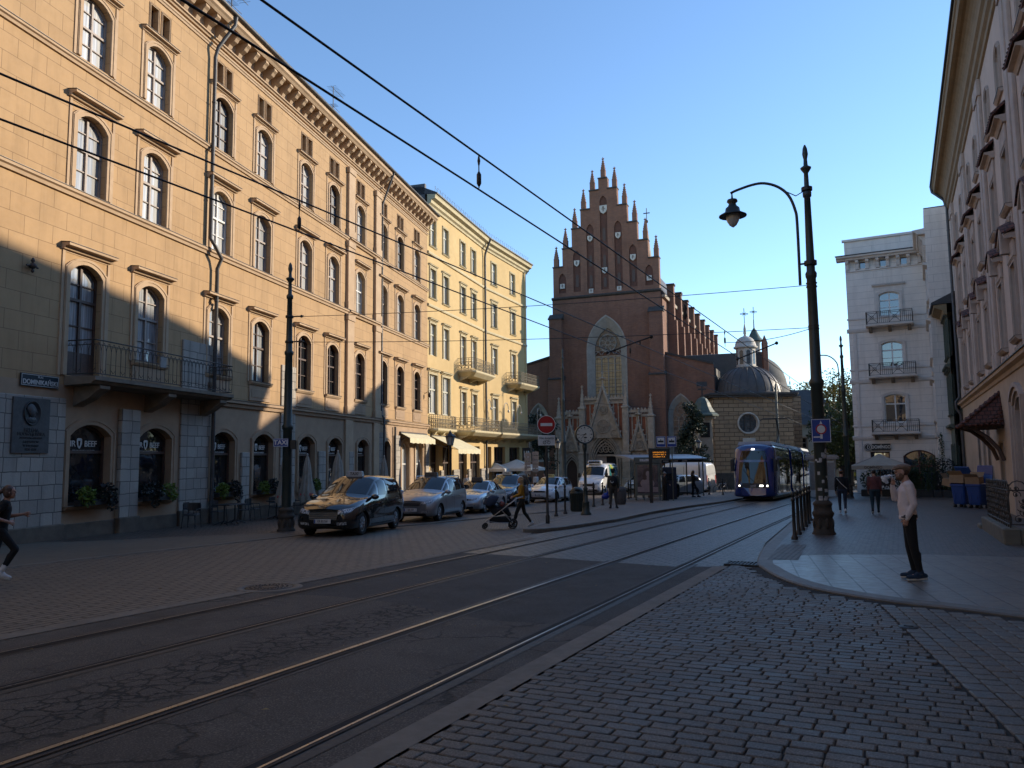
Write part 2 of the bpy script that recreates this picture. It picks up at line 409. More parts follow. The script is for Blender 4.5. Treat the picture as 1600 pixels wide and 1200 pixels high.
def offset(line, d):
    o = []
    for i, p in enumerate(line):
        a, q = line[max(i-1,0)], line[min(i+1, len(line)-1)]
        t = Vector((q[0]-a[0], q[1]-a[1])).normalized(); o.append((p[0]-t[1]*d*-1*-1, p[1]+t[0]*d))
    return o
KI = offset(KS, .3)
def kerb_mesh(name, A, B, z0, z1, m):
    b = MB(); c, s_ = cos(TR), sin(TR)
    def P(p, z): return (p[1], p[0], z + gz(0, p[1]*s_ + p[0]*c))
    rs = []
    for p, q in zip(A, B):
        e = (p[0]+(q[0]-p[0])*.1, p[1]+(q[1]-p[1])*.1)
        rs.append([P(p, z0), P(p, z1-.02), P(e, z1), P(q, z1), P(q, z0)])
    b.rings(rs, closed=False, cap=False); o = b.build(name, m, rz=TR); recalc(o); return tag(o, kind='structure')
kerb_mesh('kerb', KS, KI, -.02, .060, m_gran)
kerb_mesh('pavement_kerb', [(-6,-16.4),(6,-16.3),(18.5,-16.18),(28,-15.08)], [(-6,-16.54),(6,-16.44),(18.5,-16.32),(28,-15.23)], -.02, .042, m_conc)
def rotp(p, a):                                      # (s, n) of the track frame into another heading
    x, y = p[1], p[0]; w = (x*cos(TR)-y*sin(TR), x*sin(TR)+y*cos(TR)); c, s_ = cos(-a), sin(-a)
    return (w[0]*c-w[1]*s_, w[0]*s_+w[1]*c)
SR = R(-16.6)
li = [p for p in KI if p[0] <= 16.9]
gsheet('corner_slabs', [rotp(p, SR) for p in li] + [rotp(p, SR) for p in ((16.78,-2.3),(17.4,-1.3),(18.06,.43),(18.1,2.1),(18.6,6.5),(9.4,6.5))], .059, m_slab, SR)
lo_ = [p for p in KI if p[0] > 16.9]
gsheet('brick_pavement', [(p[1], p[0]) for p in lo_] + [(3.0,64),(6.5,64),(6.5,18.6),(2.1,18.1),(.43,18.06),(-1.3,17.4),(-2.3,16.78)], .057, m_rpav)
m_tac = brick('tactile_paving', (0.112,0.08036,0.0576), (0.0952,0.0686,0.0496), (0.0336,0.02548,0.0192), 1.2, .1, .02, .6, .9, ground=True, rot=True, dist=0, dirt=.2)
gsheet('tactile_strip', [(-2.42,16.0),(-1.85,16.1),(-2.03,19.5),(-2.58,19.3)], .063, m_tac)
# foreground setts, every stone its own shape
def setts(name, rot, rows, m, zt=.036):
    b = MB(); c, s_ = cos(rot), sin(rot)
    for (x0, x1, y0, y1) in rows:
        j = .003; x0 += j+rnd.uniform(0,.004); x1 -= j+rnd.uniform(0,.004); y0 += j+rnd.uniform(0,.002); y1 -= j+rnd.uniform(0,.002)
        tl = (rnd.gauss(0,.0035), rnd.gauss(0,.005), rnd.gauss(0,.001)); cx, cy = (x0+x1)/2, (y0+y1)/2
        sk_ = [(rnd.uniform(-.004,.004), rnd.uniform(-.0035,.0035)) for _ in range(4)]
        def rg(ins, z):
            q = [(x0+ins,y0+ins),(x1-ins,y0+ins),(x1-ins,y1-ins),(x0+ins,y1-ins)]
            o = []
            for (x, y), (dx, dy) in zip(q, sk_):
                x += dx; y += dy
                o.append((x, y, z + (x-cx)*tl[0] + (y-cy)*tl[1] + tl[2] + gz(0, x*s_ + y*c)))
            return o
        r = [rg(0, zt-.04), rg(.0, zt-.011), rg(.004, zt-.004), rg(.013, zt)]
        b.rings(r, True, False, True)
        b.add(r[3], [(0,1,2,3)], True)
    return tag(b.build(name, m, rz=rot), kind='structure')
def sett_mat(name, c, c2):
    t = NT(name); isl = t.n('ShaderNodeNewGeometry').outputs['Random Per Island']
    col = t.mix(t.ramp(t.noise(9, 5, .65), .3, .7), c, c2)
    col = t.mix(t.ramp(t.noise(95, 3, .7), .5, .66), col, tuple(min(1, x*2.6) for x in c))
    col = t.mix(t.math('MULTIPLY', t.ramp(t.noise(60, 2, .6), .55, .7), .6), col, tuple(x*.35 for x in c))
    col = t.mix(1.0, col, t.ramp(isl, 0, 1, (.68, .68, .70), (1.25, 1.2, 1.14)), 'MULTIPLY')
    col = t.mix(t.math('MULTIPLY', t.ramp(t.noise(.55, 5, .6), .5, .68), .45), col, tuple(x*.45 for x in c))
    h = t.math('ADD', t.noise(70, 4, .65), t.math('MULTIPLY', t.noise(14, 3), 1.2))
    rg = t.math('ADD', t.math('MULTIPLY', t.noise(1.0, 4, .6), .40), t.math('ADD', t.math('MULTIPLY', isl, .15), .28))
    return t.out(Base_Color=col, Roughness=rg, Normal=t.bump(h, .75, .009), Specular_IOR_Level=.42)
m_sett = sett_mat('granite_setts', (0.0952,0.07644,0.0592), (0.06944,0.05684,0.0448))
m_sett2 = sett_mat('granite_setts_smooth', (0.103,0.08624,0.0688), (0.084,0.06958,0.056))
KO = offset(KS, -.10)
def inside_road(s, n):
    if s > 15.8: return False
    for (s0, n0), (s1, n1) in zip(KO, KO[1:]):
        if min(s0, s1) <= s <= max(s0, s1) and abs(s1-s0) > 1e-5:
            return n < n0+(n1-n0)*(s-s0)/(s1-s0)
    return s < 9.6
def band_n(s): return -.30 + (11.3-s)*.175
rows = []; k = 0; s = 2.2
while s < 15.4:
    h = .133 + rnd.uniform(-.006,.006); n = -2.93 - rnd.uniform(0,.05) + (k % 2)*.115
    if k % 2: rows.append((-2.93, n, s, s+h))
    while n < 3.5:
        w_ = rnd.uniform(.195,.255)
        if n+w_ > band_n(s+h/2)-.02:
            w_ = band_n(s+h/2)-.01-n
            if w_ < .07: break
        if all(inside_road(s+q*h, n+p*w_) for p in (0,1) for q in (0,1)): rows.append((n, n+w_, s, s+h))
        n += w_
    s += h; k += 1
setts('corner_setts', TR, rows, m_sett)
rows = []
for i in range(34):
    x = i*.172; y = 0
    while y < 14:
        L = rnd.uniform(.17,.24); rows.append((x, x+.172, y, y+L)); y += L
p0 = rotp((2.2, band_n(2.2)), SR); rr_ = []
for x0, x1, y0, y1 in rows:
    ok = True
    for px, py in ((x0,y0),(x1,y0),(x0,y1),(x1,y1)):
        X, Y = px+p0[0], py+p0[1]; wx, wy = X*cos(SR)-Y*sin(SR), X*sin(SR)+Y*cos(SR)
        s, n = wx*TT[0]+wy*TT[1], wx*TN[0]+wy*TN[1]
        if not inside_road(s, n) or n > 5: ok = False
    if ok: rr_.append((x0+p0[0], x1+p0[0], y0+p0[1], y1+p0[1]))
setts('corner_setts', SR, rr_, m_sett2)
gsheet('sett_bed', [(-2.95,-6),(6,-6),(6,9)] + [(p[1], p[0]) for p in KS if p[0] < 15.9] + [(-2.95,15.9)], .021, m_joint)
# traffic island with the tram stop
IS = [(24.6,-11.1),(22.6,-10.6),(21.4,-10.35),(21.35,-10.0),(21.9,-9.66),(23.1,-9.45),(25.9,-9.28),(27.4,-9.2),(32.2,-9.45),(38.5,-9.3),(45.6,-8.85),(60,-8.9),(70,-8.9),(70,-14.6),(56,-13.2),(50,-14.3),(44,-14.9),(40,-14.3),(33,-12.6)]
def island(name, line, z, m, mk):
    poly = [(n, s) for s, n in line]; gsheet(name, poly, z, m)
    A = smooth_line(line + [line[0]], 3); ar = sum(a[0]*b_[1]-b_[0]*a[1] for a, b_ in zip(A, A[1:]))
    B = offset(A, .22 if ar > 0 else -.22); kerb_mesh('kerb', A, B, -.02, z+.006, mk)
island('platform', IS, .13, m_isl, m_gran)
# covers, grate, litter
m_iron = mat('cast_iron', (.05, .047, .045), (.035, .032, .03), .5, 9, .4, 60, metal=.6)
x, y = -3.94, 12.6
mh = root('manhole_cover', 'round cast iron manhole cover set in the setts beside the tram rails', 'manhole cover', (x, y, gz(x, y)+.03))
b = MB(); b.lathe([(.001,.012),(.36,.012),(.37,.006),(.37,-.02)], 32, cap=False)
for a in range(24):
    for r_ in (.15, .22, .29): b.lathe([(.018,.012),(.014,.019),(.001,.019)], 6, (r_*cos(a*pi/12), r_*sin(a*pi/12), 0), cap=False)
b.build('lid', m_iron, mh)
b = MB(); b.lathe([(.385,-.02),(.385,.008),(.52,.008),(.54,-.02)], 32, cap=False); b.build('frame', m_conc, mh)
for m_ in mh.children: m_.rotation_euler = (R(-1.09), 0, 0)
x, y = sn(15.3, -2.75)
b = MB()
for i in range(9): b.box(-.3+i*.066, -.27+i*.066, -.2, .2, 0, .02)
b.box(-.32,.32,-.23,-.2,-.01,.022); b.box(-.32,.32,.2,.23,-.01,.022); b.box(-.33,.33,-.22,.22,-.02,.002)
tag(b.build('drain_grate', m_iron, None, (x, y, gz(x, y)+.036), TR), 'dark iron drain grate in the gutter at the bend of the kerb', 'drain grate')
x, y = sn(9.9, 0.0)
b = MB(); b.lathe([(.001,.012),(.10,.012),(.11,.004),(.12,-.02)], 20, cap=False); b.box(-.05,.05,-.008,.008,.012,.02)
tag(b.build('valve_cover', m_iron, None, (x, y, gz(x, y)+.034), TR), 'small round valve cover among the grey setts of the junction', 'valve cover')
b = MB()
for i in range(70):
    s, n = rnd.uniform(3, 24), rnd.uniform(-9, -2.6) if i % 3 else rnd.uniform(-16, -9)
    x, y = sn(s, n); a = rnd.uniform(0, 6.28); L = rnd.uniform(.018,.035); z = gz(x, y)+.052
    b.add([(x-L*cos(a), y-L*sin(a), z), (x+.4*L*sin(a), y-.4*L*cos(a), z+.008), (x+L*cos(a), y+L*sin(a), z+.004), (x-.4*L*sin(a), y+.4*L*cos(a), z+.01)], [(0,1,2,3)])
tag(b.build('fallen_leaves', mat('dry_leaf', (.33,.24,.10), (.22,.13,.05), .7)), 'scattered small dry leaves on the tram tracks and road', 'leaves', kind='stuff')
# ============================================================ facade toolkit
class Fac:
    """a wall in the frame of its building: x along, y into the building, z up"""
    def __init__(s, parent, ox=0, oy=0, rot=0): s.p, s.ox, s.oy, s.r = parent, ox, oy, rot
    def put(s, o, x=0, y=0, z=0, parent=None):
        o.parent = parent or s.p
        o.location = (s.ox+x*cos(s.r)-y*sin(s.r), s.oy+x*sin(s.r)+y*cos(s.r), z); o.rotation_euler = (0, 0, s.r); return o
    def mk(s, b, name, m, x=0, y=0, z=0): return s.put(b.build(name, m), x, y, z)
def panel(b, u0, u1, z0, z1, ops, y=0, depth=.22, steps=None):
    """wall panel with openings cut out; one cell per opening keeps the triangles short"""
    ops = sorted(ops, key=lambda o: sum(p[0] for p in o)/len(o))
    cuts = [u0] + [(max(p[0] for p in a)+min(p[0] for p in c))/2 for a, c in zip(ops, ops[1:])] + [u1]
    if not ops: b.tess([[(u0,z0),(u1,z0),(u1,z1),(u0,z1)]], y)
    for o, a, c in zip(ops, cuts, cuts[1:]):
        b.tess([[(a,z0),(c,z0),(c,z1),(a,z1)], o], y)
        b.wallring(o, y, y+depth)
def inset(w, h, rise, d, **k): return arch(w-2*d, h-2*d, max(0, rise-d*.2) if rise else 0, z=d, **k)
WC = {}
def window(F, x, z, w, h, rise=0, mf=None, mg=None, depth=.2, fw=.07, vb=(.5,), hb=(.6,), thin=(), case=0, mc=None, cp=.06, hood=None, sill=None, mh=None, name='window', lower=None, y=0):
    key = (w, h, rise, mc and mc.name, mf.name, mg.name, depth, fw, vb, hb, thin, case, hood, sill, name, lower and lower.name)
    if key in WC: return F.put(copytree(WC[key]), x, y, z)
    b = MB(); o = arch(w, h, rise); i = inset(w, h, rise, fw); d0, d1 = depth-.07, depth
    b.band(o, i, d0, d1); b.box(-w/2, w/2, d0, d1, 0, fw*1.3)
    n = len(i); top = lambda q: h-fw-(rise*(2*q-1)**2 if rise else 0)
    for q in vb:
        X = -w/2+w*q; b.box(X-fw*.6, X+fw*.6, d0-.012, d1, fw*1.3, top(q)+.03)
    for q in hb: b.box(-w/2+fw*.6, w/2-fw*.6, d0-.02, d1, h*q-fw*.6, h*q+fw*.6)
    for q in thin: b.box(-w/2+fw*.6, w/2-fw*.6, d0+.012, d1, h*q-.018, h*q+.018)
    if lower: b.mat = 1; b.box(-w/2+fw*.8, w/2-fw*.8, d0+.006, d1, fw, h*hb[0]*.32); b.mat = 0
    f = b.build(name, [mf, lower] if lower else mf)
    g = MB(); g.tess([arch(w-.02, h-.01, rise)], d1-.012); g.build('pane', mg, f)
    if case:
        s_ = MB(); oo = arch(w+2*case, h+case, rise*(1+case/w) if rise else 0, drop=case*.0); s_.band(oo, o, -cp, .004)
        o2 = arch(w+2*case-.05, h+case-.025, rise*(1+case/w) if rise else 0); o1 = arch(w+case*1.1, h+case*.55, rise)
        s_.band(o2, o1, -cp-.022, -cp+.004)
        if hood and rise:
            for sg in (-1, 1): s_.box(sg*(w/2+case+.07)-.05, sg*(w/2+case+.07)+.05, -.035, .003, -.02, h+hood[1]-.003)
            s_.box(-(w/2+case+.02), w/2+case+.02, -.02, .0025, h+case+.03, h+hood[1]-.004)
        s_.build('surround', mc, f)
    if hood:
        hw, hz, hp, hh = hood
        s_ = MB(); pr = [(.004,0),(-hp*.35,0),(-hp*.5,hh*.45),(-hp,hh*.55),(-hp,hh*.85),(-hp*.96,hh),(.004,hh+.03)]
        s_.extr(pr, -hw/2, hw/2); s_.mat = 1; s_.extr([(.004,hh+.032),(-hp-.02,hh+.004),(-hp-.02,hh+.016),(.004,hh+.05)], -hw/2-.02, hw/2+.02)
        q = s_.build('hood_moulding', [mc, mh]); q.parent = f; q.location = (0, 0, h+hz)
    if sill:
        sw, sp, sh = sill
        s_ = MB(); s_.extr([(.05,0),(-sp,0),(-sp,-sh*.4),(-sp*.5,-sh),(.05,-sh)], -sw/2, sw/2)
        s_.mat = 1; s_.extr([(.05,.003),(-sp-.02,.003),(-sp-.02,-.012),(-sp-.02,.01),(.05,.016)], -sw/2-.01, sw/2+.01)
        s_.build('sill', [mc, mh or mc], f)
    WC[key] = f
    return F.put(f, x, y, z)
def railing(b, pts, z0, h, step=.12, r=.009, style=0, rt=.022):
    """wrought iron railing along a polyline in plan"""
    P_ = [Vector((p[0], p[1], 0)) for p in pts]
    for a, c in zip(P_, P_[1:]):
        d = c-a; L = d.length; d.normalize(); ang = math.atan2(d.y, d.x)
        n = max(1, int(L/step))
        for z, q in ((z0+h, rt), (z0+.06, rt*.7)) + (((z0+h-.14, rt*.6),) if style != 1 else ()):
            b.tube([a+Vector((0,0,z)), c+Vector((0,0,z))], q, 6)
        if style == 0:                                     # hoops
            for i in range(n):
                p, q = a+d*(L*i/n), a+d*(L*(i+1)/n)
                b.tube([p+Vector((0,0,z0+.06)), p+Vector((0,0,z0+h*.7)), p+d*(L/n*.15)+Vector((0,0,z0+h*.85)), p+d*(L/n*.5)+Vector((0,0,z0+h*.94)), q-d*(L/n*.15)+Vector((0,0,z0+h*.85)), q+Vector((0,0,z0+h*.7))], r, 4)
                if i % 2: b.tube([p+Vector((0,0,z0+h*.2)), p+d*(L/n*.5)+Vector((0,0,z0+h*.1)), q+Vector((0,0,z0+h*.2))], r, 4)
        elif style == 1:                                   # crossed panels
            m = max(1, round(L/.75))
            for i in range(m):
                p, q = a+d*(L*i/m), a+d*(L*(i+1)/m); lo, hi = Vector((0,0,z0+.06)), Vector((0,0,z0+h))
                if i % 2 == 0:
                    for u_, v_ in ((p+lo, q+hi), (p+hi, q+lo)): b.tube([u_, v_], r*1.2, 4)
                    c_ = (p+q)/2+(lo+hi)/2; b.tube([c_+d*(.13*cos(k*pi/5))+Vector((0,0,.13*sin(k*pi/5))) for k in range(11)], r*1.2, 4)
                else:
                    for k in range(1, 6):
                        e = p+(q-p)*(k/6); b.tube([e+lo, e+hi], r, 4)
                b.tube([p+lo, p+hi], r*1.6, 4)
            b.tube([c+Vector((0,0,z0+.0)), c+Vector((0,0,z0+h))], r*2, 4)
            b.tube([a+Vector((0,0,z0+h-.12)), c+Vector((0,0,z0+h-.12))], r*1.2, 4)
        else:                                              # scrollwork lattice
            m = max(2, round(L/.3))
            for i in range(m):
                p, q = a+d*(L*i/m), a+d*(L*(i+1)/m)
                b.tube([p+Vector((0,0,z0)), p+Vector((0,0,z0+h))], r*1.2, 4)
                for zz in (.25, .55):
                    c_ = (p+q)/2+Vector((0,0,z0+h*zz)); rr = L/m*.42
                    b.tube([c_+d*(rr*cos(k*pi/4))+Vector((0,0,rr*sin(k*pi/4))) for k in range(9)], r, 4)
            for zz in (.4, .7): b.tube([a+Vector((0,0,z0+h*zz)), c+Vector((0,0,z0+h*zz))], r, 4)
def scroll(b, x, w, z, d, h):                              # console under a balcony
    pr = [(.01,0)] + [(-d*t, -h*.12-.04*sin(t*7)) if t < .05 else (-d*t, -h*(1-t)**1.1*.95-h*.12*abs(sin(t*5.5))) for t in [i/14 for i in range(15)]][::-1] + [(.01,-h)]
    pr = [(.01,0),(-d,0),(-d,-h*.16)] + [(-d*(1-t)+.06*sin(t*9)*(1-t), -h*(.16+.84*t**.8)) for t in [i/12 for i in range(1,13)]] + [(.01,-h)]
    b.extr([(p[0], z+p[1]) for p in pr], x-w/2, x+w/2)

m_ora = brick('orange_ashlar', (.46,.298,.155), (.41,.26,.132), (.21,.13,.068), 1.02, .555, .010, .88, .35, dist=.0, var=.45, dirt=.28, dd=.012, nb=35, nbs=.22)
m_ora2 = mat('orange_plaster', (.45,.287,.15), (.40,.252,.128), .88, 1.2, .2, 40, dirt=.35)
m_oral = mat('lower_plaster', (.40,.275,.175), (.33,.225,.145), .88, 1.3, .2, 40, dirt=.4)
m_trim = mat('plaster_trim', (.47,.335,.215), (.41,.285,.18), .85, 1.5, .15, 50, dirt=.35)
m_flash = mat('zinc_flashing', (.09,.085,.085), (.06,.055,.055), .5, 5, metal=.5)
m_stone = brick('limestone_blocks', (.52,.465,.395), (.27,.24,.205), (.10,.09,.08), .62, .40, .014, .9, .7, dist=.03, var=.55, dirt=.5, dd=.03, nb=14, nbs=.5, squash=.72)
m_plinth = mat('plinth_stone', (.17,.135,.10), (.11,.09,.07), .9, 2, .5, 12, dirt=.5)
m_fbrown = mat('brown_frame', (.085,.045,.03), (.06,.032,.024), .55, 8)
m_fgrey = mat('grey_frame', (.34,.28,.24), (.27,.22,.19), .55, 8)
m_fwhite = mat('white_frame', (.68,.67,.64), (.58,.57,.54), .45, 8)
g_dark = glass('dark_glass', (.012,.014,.017))
g_cur = glass('curtained_glass', (.20,.21,.22), (.55,.56,.56), folds=True)
g_cur2 = glass('half_curtained_glass', (.10,.11,.12), (.34,.35,.36), folds=True)
g_shop = glass('shop_glass', (.010,.011,.013), (.035,.035,.036), ns=1.2)
m_iron = mat('wrought_iron', (.028,.026,.026), (.05,.04,.034), .55, 14)
m_pipe = mat('downpipe_zinc', (.085,.082,.082), (.06,.058,.058), .5, 4, metal=.3)
m_roof = mat('dark_roof_sheet', (.055,.05,.05), (.038,.035,.035), .6, 2)
m_balc = mat('balcony_stone', (.25,.20,.15), (.17,.135,.10), .9, 2, .3, 30, dirt=.5)
m_letw = mat('white_lettering', (.62,.60,.56), None, .5)

# ------------------------------------------------ the long orange corner house
AL = 12.29; aL = hd(AL); PL = (-13.417, 23.37)
OB = root('orange_tenement_house', 'long ochre plastered four-storey house with arched windows, deep bracketed cornice and pale stone piers', 'building', (PL[0], PL[1], 0), R(90-AL))
F = Fac(OB)
U0, U1 = -9.0, 33.8
bays = [-6.6, -3.0-.35, .35, 3.38, 7.45, 10.65, 14.7, 17.9, 21.45, 25.05, 28.05, 31.4]
bays = [-6.7] + bays[2:]
b = MB()
gf = {.8:(1.72,.52), 3.85:(1.72,.5), 7.95:(1.66,.42), 11.05:(1.66,.4), 15.1:(1.66,.35), 18.3:(1.66,.32), 22.0:(1.6,.28), 25.7:(1.25,-1.0), 29.1:(1.5,-.9), 31.8:(1.5,-.95)}
ops = []
for u, (w_, zb) in gf.items(): ops.append(arch(w_, 3.02-zb, .36, x=u, z=zb))
b.mat = 1; panel(b, U0, U1, -1.6, 4.2, ops, 0, .28)
b.mat = 0
def row(z0, z1, sill, h, w_, rise, skip=()):
    panel(b, U0, U1, z0, z1, [arch(w_, (h if u != .35 or sill > 6 else h+.8), rise, x=u, z=(sill if u != .35 or sill > 6 else sill-.8)) for u in bays], 0, .24)
row(4.2, 9.15, 5.28, 2.72, 1.34, .34); row(9.15, 13.9, 10.32, 2.5, 1.3, .34); row(13.9, 17.0, 14.58, 2.22, 1.26, .34)
panel(b, U0, U1, 17.0, 18.9, [[(u+k-.2,17.35),(u+k-.2,18.2),(u+k+.2,18.2),(u+k+.2,17.35)] for u in bays for k in (-.32, .32)], 0, .3)
b.mat = 2
b.tess([[(U0,18.9),(U1,18.9),(U1,20),(U0,20)]], 0)
b.mat = 1; b.box(U0, U1, .45, .6, -1.6, 20)                 # inner wall, closes the rooms
b.box(U0-.3, U0-.003, 0, 12, -1.6, 20)
recalc(F.mk(b, 'wall', [m_ora, m_oral, m_trim]))
# strings, ledge, cornice
def string(u0, u1, z, p, h, m=m_trim, name='string_course', fl=True, y=0):
    s_ = MB(); s_.extr([(y+.003,0),(y-p*.45,0),(y-p*.6,h*.4),(y-p,h*.55),(y-p,h*.9),(y+.003,h)], u0, u1)
    if fl: s_.mat = 1; s_.extr([(y+.003,h+.003),(y-p-.025,h*.9+.004),(y-p-.025,h*.9+.018),(y+.003,h+.03)], u0, u1)
    return F.mk(s_, name, [m, m_flash], 0, 0, z)
string(U0, 19.75, 10.0, .16, .24); string(24.15, U1, 10.0, .16, .24); string(19.75, 24.15, 10.0, .25, .24)
string(U0, 19.75, 14.22, .14, .2); string(24.15, U1, 14.22, .14, .2); string(19.75, 24.15, 14.22, .23, .2)
string(7.1, U1, 4.06, .22, .3, m_oral); string(U0, U1, 18.55, .1, .18, fl=False); string(U0, U1, 18.85, .18, .16, fl=False)
s_ = MB(); s_.extr([(.003,19.62),(-.62,19.62),(-.7,19.72),(-.78,19.78),(-.78,19.95),(-.82,20.0),(.003,20.0)], U0, U1+.25)
u = U0+.3
while u < U1:
    s_.extr([(-.002,19.62),(-.58,19.62),(-.6,19.5),(-.5,19.42),(-.42,19.3),(-.2,19.2),(-.14,19.08),(-.002,19.05)], u-.12, u+.12)
    s_.extr([(-.002,19.05),(-.16,19.05),(-.12,18.98),(-.002,18.94)], u-.15, u+.15); u += .74
F.mk(s_, 'cornice', m_trim)
s_ = MB()
gt = [(-.86+.09*cos(a), 20.06+.09*sin(a)) for a in [pi+pi*i/8 for i in range(9)]]
s_.extr(gt+[(-.77,20.075),(-.95,20.075)], U0, U1+.25)
s_.mat = 1; s_.extr([(-.95,20.09),(6.5,23.6),(13,20.2),(13,20.0),(0,20.0),(-.95,20.06)], U0, U1)
recalc(F.mk(s_, 'roof', [m_flash, m_roof]))
s_ = MB(); s_.plan([(U0-.0,13),(U1,13),(U1,13.2),(U0,13.2)], -1.6, 20.0); F.mk(s_, 'back_wall', m_ora2)
# pilasters of the centre bay
for u in (19.95, 23.95):
    s_ = MB()
    for z0, z1, w_ in ((4.37, 10.0, .44), (10.25, 14.2, .44), (14.43, 18.5, .42)):
        s_.bbox(u-w_, u+w_, -.16, .003, z0, z1, .015); s_.bbox(u-w_-.06, u+w_+.06, -.2, .002, z0, z0+.45, .02); s_.bbox(u-w_-.06, u+w_+.06, -.21, .002, z1-.35, z1-.012, .03)
    s_.bbox(u-.5, u+.5, -.12, .003, -1.6, 4.05, .02); F.mk(s_, 'pilaster', m_trim)
# stone piers and plinth
for k_, (a, c, zt, p) in enumerate(((-9,-.33,3.75,.12), (2.0,2.9,3.6,.16), (5.2,7.05,6.4,.07), (9.25,9.85,2.2,.10), (12.5,13.85,6.3,.07), (16.3,17.1,2.3,.10), (19.9,20.5,2.3,.14), (24.25,25.0,3.5,.15), (27.0,27.9,3.4,.12), (33.1,33.8,3.6,.12))):
    s_ = MB(); s_.bbox(a, c, -p, .004, -.0+(.02 if a < 2 else .05), zt, .02); F.mk(s_, 'stone_pier', m_stone)
    s_ = MB(); s_.bbox(a-.05, c+.05, -p-.08, .002, -1.5, .05, .03); F.mk(s_, 'plinth', m_plinth)
for a, c in ((-.25,1.95),(2.98,5.12),(7.12,9.18),(9.92,12.43),(13.92,16.2),(17.18,19.8),(20.6,24.15)): F.mk(MB().bbox(a, c, -.07, .002, -1.5, .0-.012*a, .02), 'plinth', m_plinth)
for u in bays:
    if u in (.35,): continue
    s_ = MB(); s_.bbox(u-.85, u+.85, -.05, .002, 4.45, 5.1, .015); s_.bbox(u-.7, u+.7, -.07, -.051, 4.6, 4.95, .01); F.mk(s_, 'apron', m_oral)
# windows
for i, u in enumerate(bays):
    vary = (i*7) % 3
    window(F, u, 14.58, 1.26, 2.22, .34, m_fgrey if vary else m_fbrown, g_cur if vary else g_cur2, .24, .06, (.5,), (.52,), (.27,.77), .17, m_trim, hood=(1.9,.235,.2,.13), mh=m_flash)
    window(F, u, 10.32, 1.30, 2.5, .34, m_fgrey if (i+1) % 4 else m_fwhite, g_cur2 if vary == 1 else g_cur, .24, .065, (.5,), (.55,), (.28,.78), .2, m_trim, hood=(2.05,.29,.30,.18), mh=m_flash)
    if u == .35: window(F, u, 4.48, 1.34, 3.52, .34, m_fbrown, g_cur2, .24, .07, (.5,), (.68,), (.45,.82), .2, m_trim, hood=(2.05,.29,.30,.18), mh=m_flash, name='balcony_door', lower=m_fbrown)
    else: window(F, u, 5.28, 1.34, 2.72, .34, m_fbrown if 4 <= i else m_fgrey, g_dark if i > 4 else g_cur2, .24, .065, (.5,), (.57,), (.28,.79), .2, m_trim, hood=(2.05,.29,.30,.18), sill=(1.75,.16,.16), mh=m_flash)
    for k in (-.32, .32): window(F, u+k, 17.35, .4, .85, 0, m_fbrown, g_dark, .28, .04, (), (), (), .07, m_trim, .03, name='attic_window')
for u, (w_, zb) in gf.items():
    if u < 24:
        f_ = window(F, u, zb, w_, 3.02-zb, .36, m_fbrown, g_shop, .28, .08, (), (.66,), (), .2, m_oral, sill=(w_+.3,.14,.12), mh=m_balc, name='shop_window')
    elif u < 27: window(F, u, zb, w_, 3.02-zb, .36, m_fbrown, g_shop, .28, .09, (.5,), (.68,), (.35,), .2, m_trim, name='shop_door')
    else: window(F, u, zb, w_, 3.02-zb, .36, m_fwhite, g_cur2, .28, .07, (.5,), (.62,), (), .2, m_trim, name='shop_window')
# shop lettering on the panes
for u in (.8, 3.85, 7.95, 11.05, 15.1, 18.3, 22.0):
    a = text('MR', .26, m_letw, OB, (u-.50, .235, 2.42), bold=.004); text('BEEF', .26, m_letw, OB, (u+.30, .235, 2.42), bold=.004)
    text('STEAKHOUSE & BURGER', .085, m_letw, OB, (u+.02, .235, 2.2))
    s_ = MB(); s_.tess([[(-.11,.14),(-.10,-.02),(-.05,-.12),(0,-.17),(.05,-.12),(.10,-.02),(.11,.14),(.06,.17),(-.06,.17)], [(-.05,.09),(.05,.09),(.03,-.06),(0,-.10),(-.03,-.06)]], 0)
    F.mk(s_, 'shop_emblem', m_letw, u-.17, .233, 2.43)
# downpipes
def downpipe(F, pts, r=.075, name='downpipe', m=m_pipe):
    s_ = MB(); s_.tube(pts, r, 10)
    z = pts[-1][2]+.8
    while z < pts[0][2]-1.5:
        for p, q in zip(pts, pts[1:]):
            if q[2] <= z <= p[2] and p[2]-q[2] > .5: s_.lathe([(r+.018,-.03),(r+.018,.03)], 10, (p[0]+(q[0]-p[0])*(p[2]-z)/(p[2]-q[2]), p[1], z))
        z += 2.0
    return F.mk(s_, name, m)
downpipe(F, [(6.9,-.85,19.95),(6.9,-.8,19.6),(6.5,-.32,18.5),(6.5,-.2,18.1),(6.5,-.2,10.6),(6.6,-.36,10.3),(7.0,-.38,9.9),(7.0,-.2,9.5),(7.0,-.2,1.2),(7.0,-.2,-.6)])
downpipe(F, [(24.7,-.85,19.95),(24.6,-.3,18.4),(24.6,-.12,17.9),(24.6,-.12,4.6),(24.6,-.3,4.4),(24.6,-.3,3.9),(24.6,-.2,-1.0)], .06)
downpipe(F, [(26.9,-.14,3.95),(26.9,-.14,-1.0)], .07)
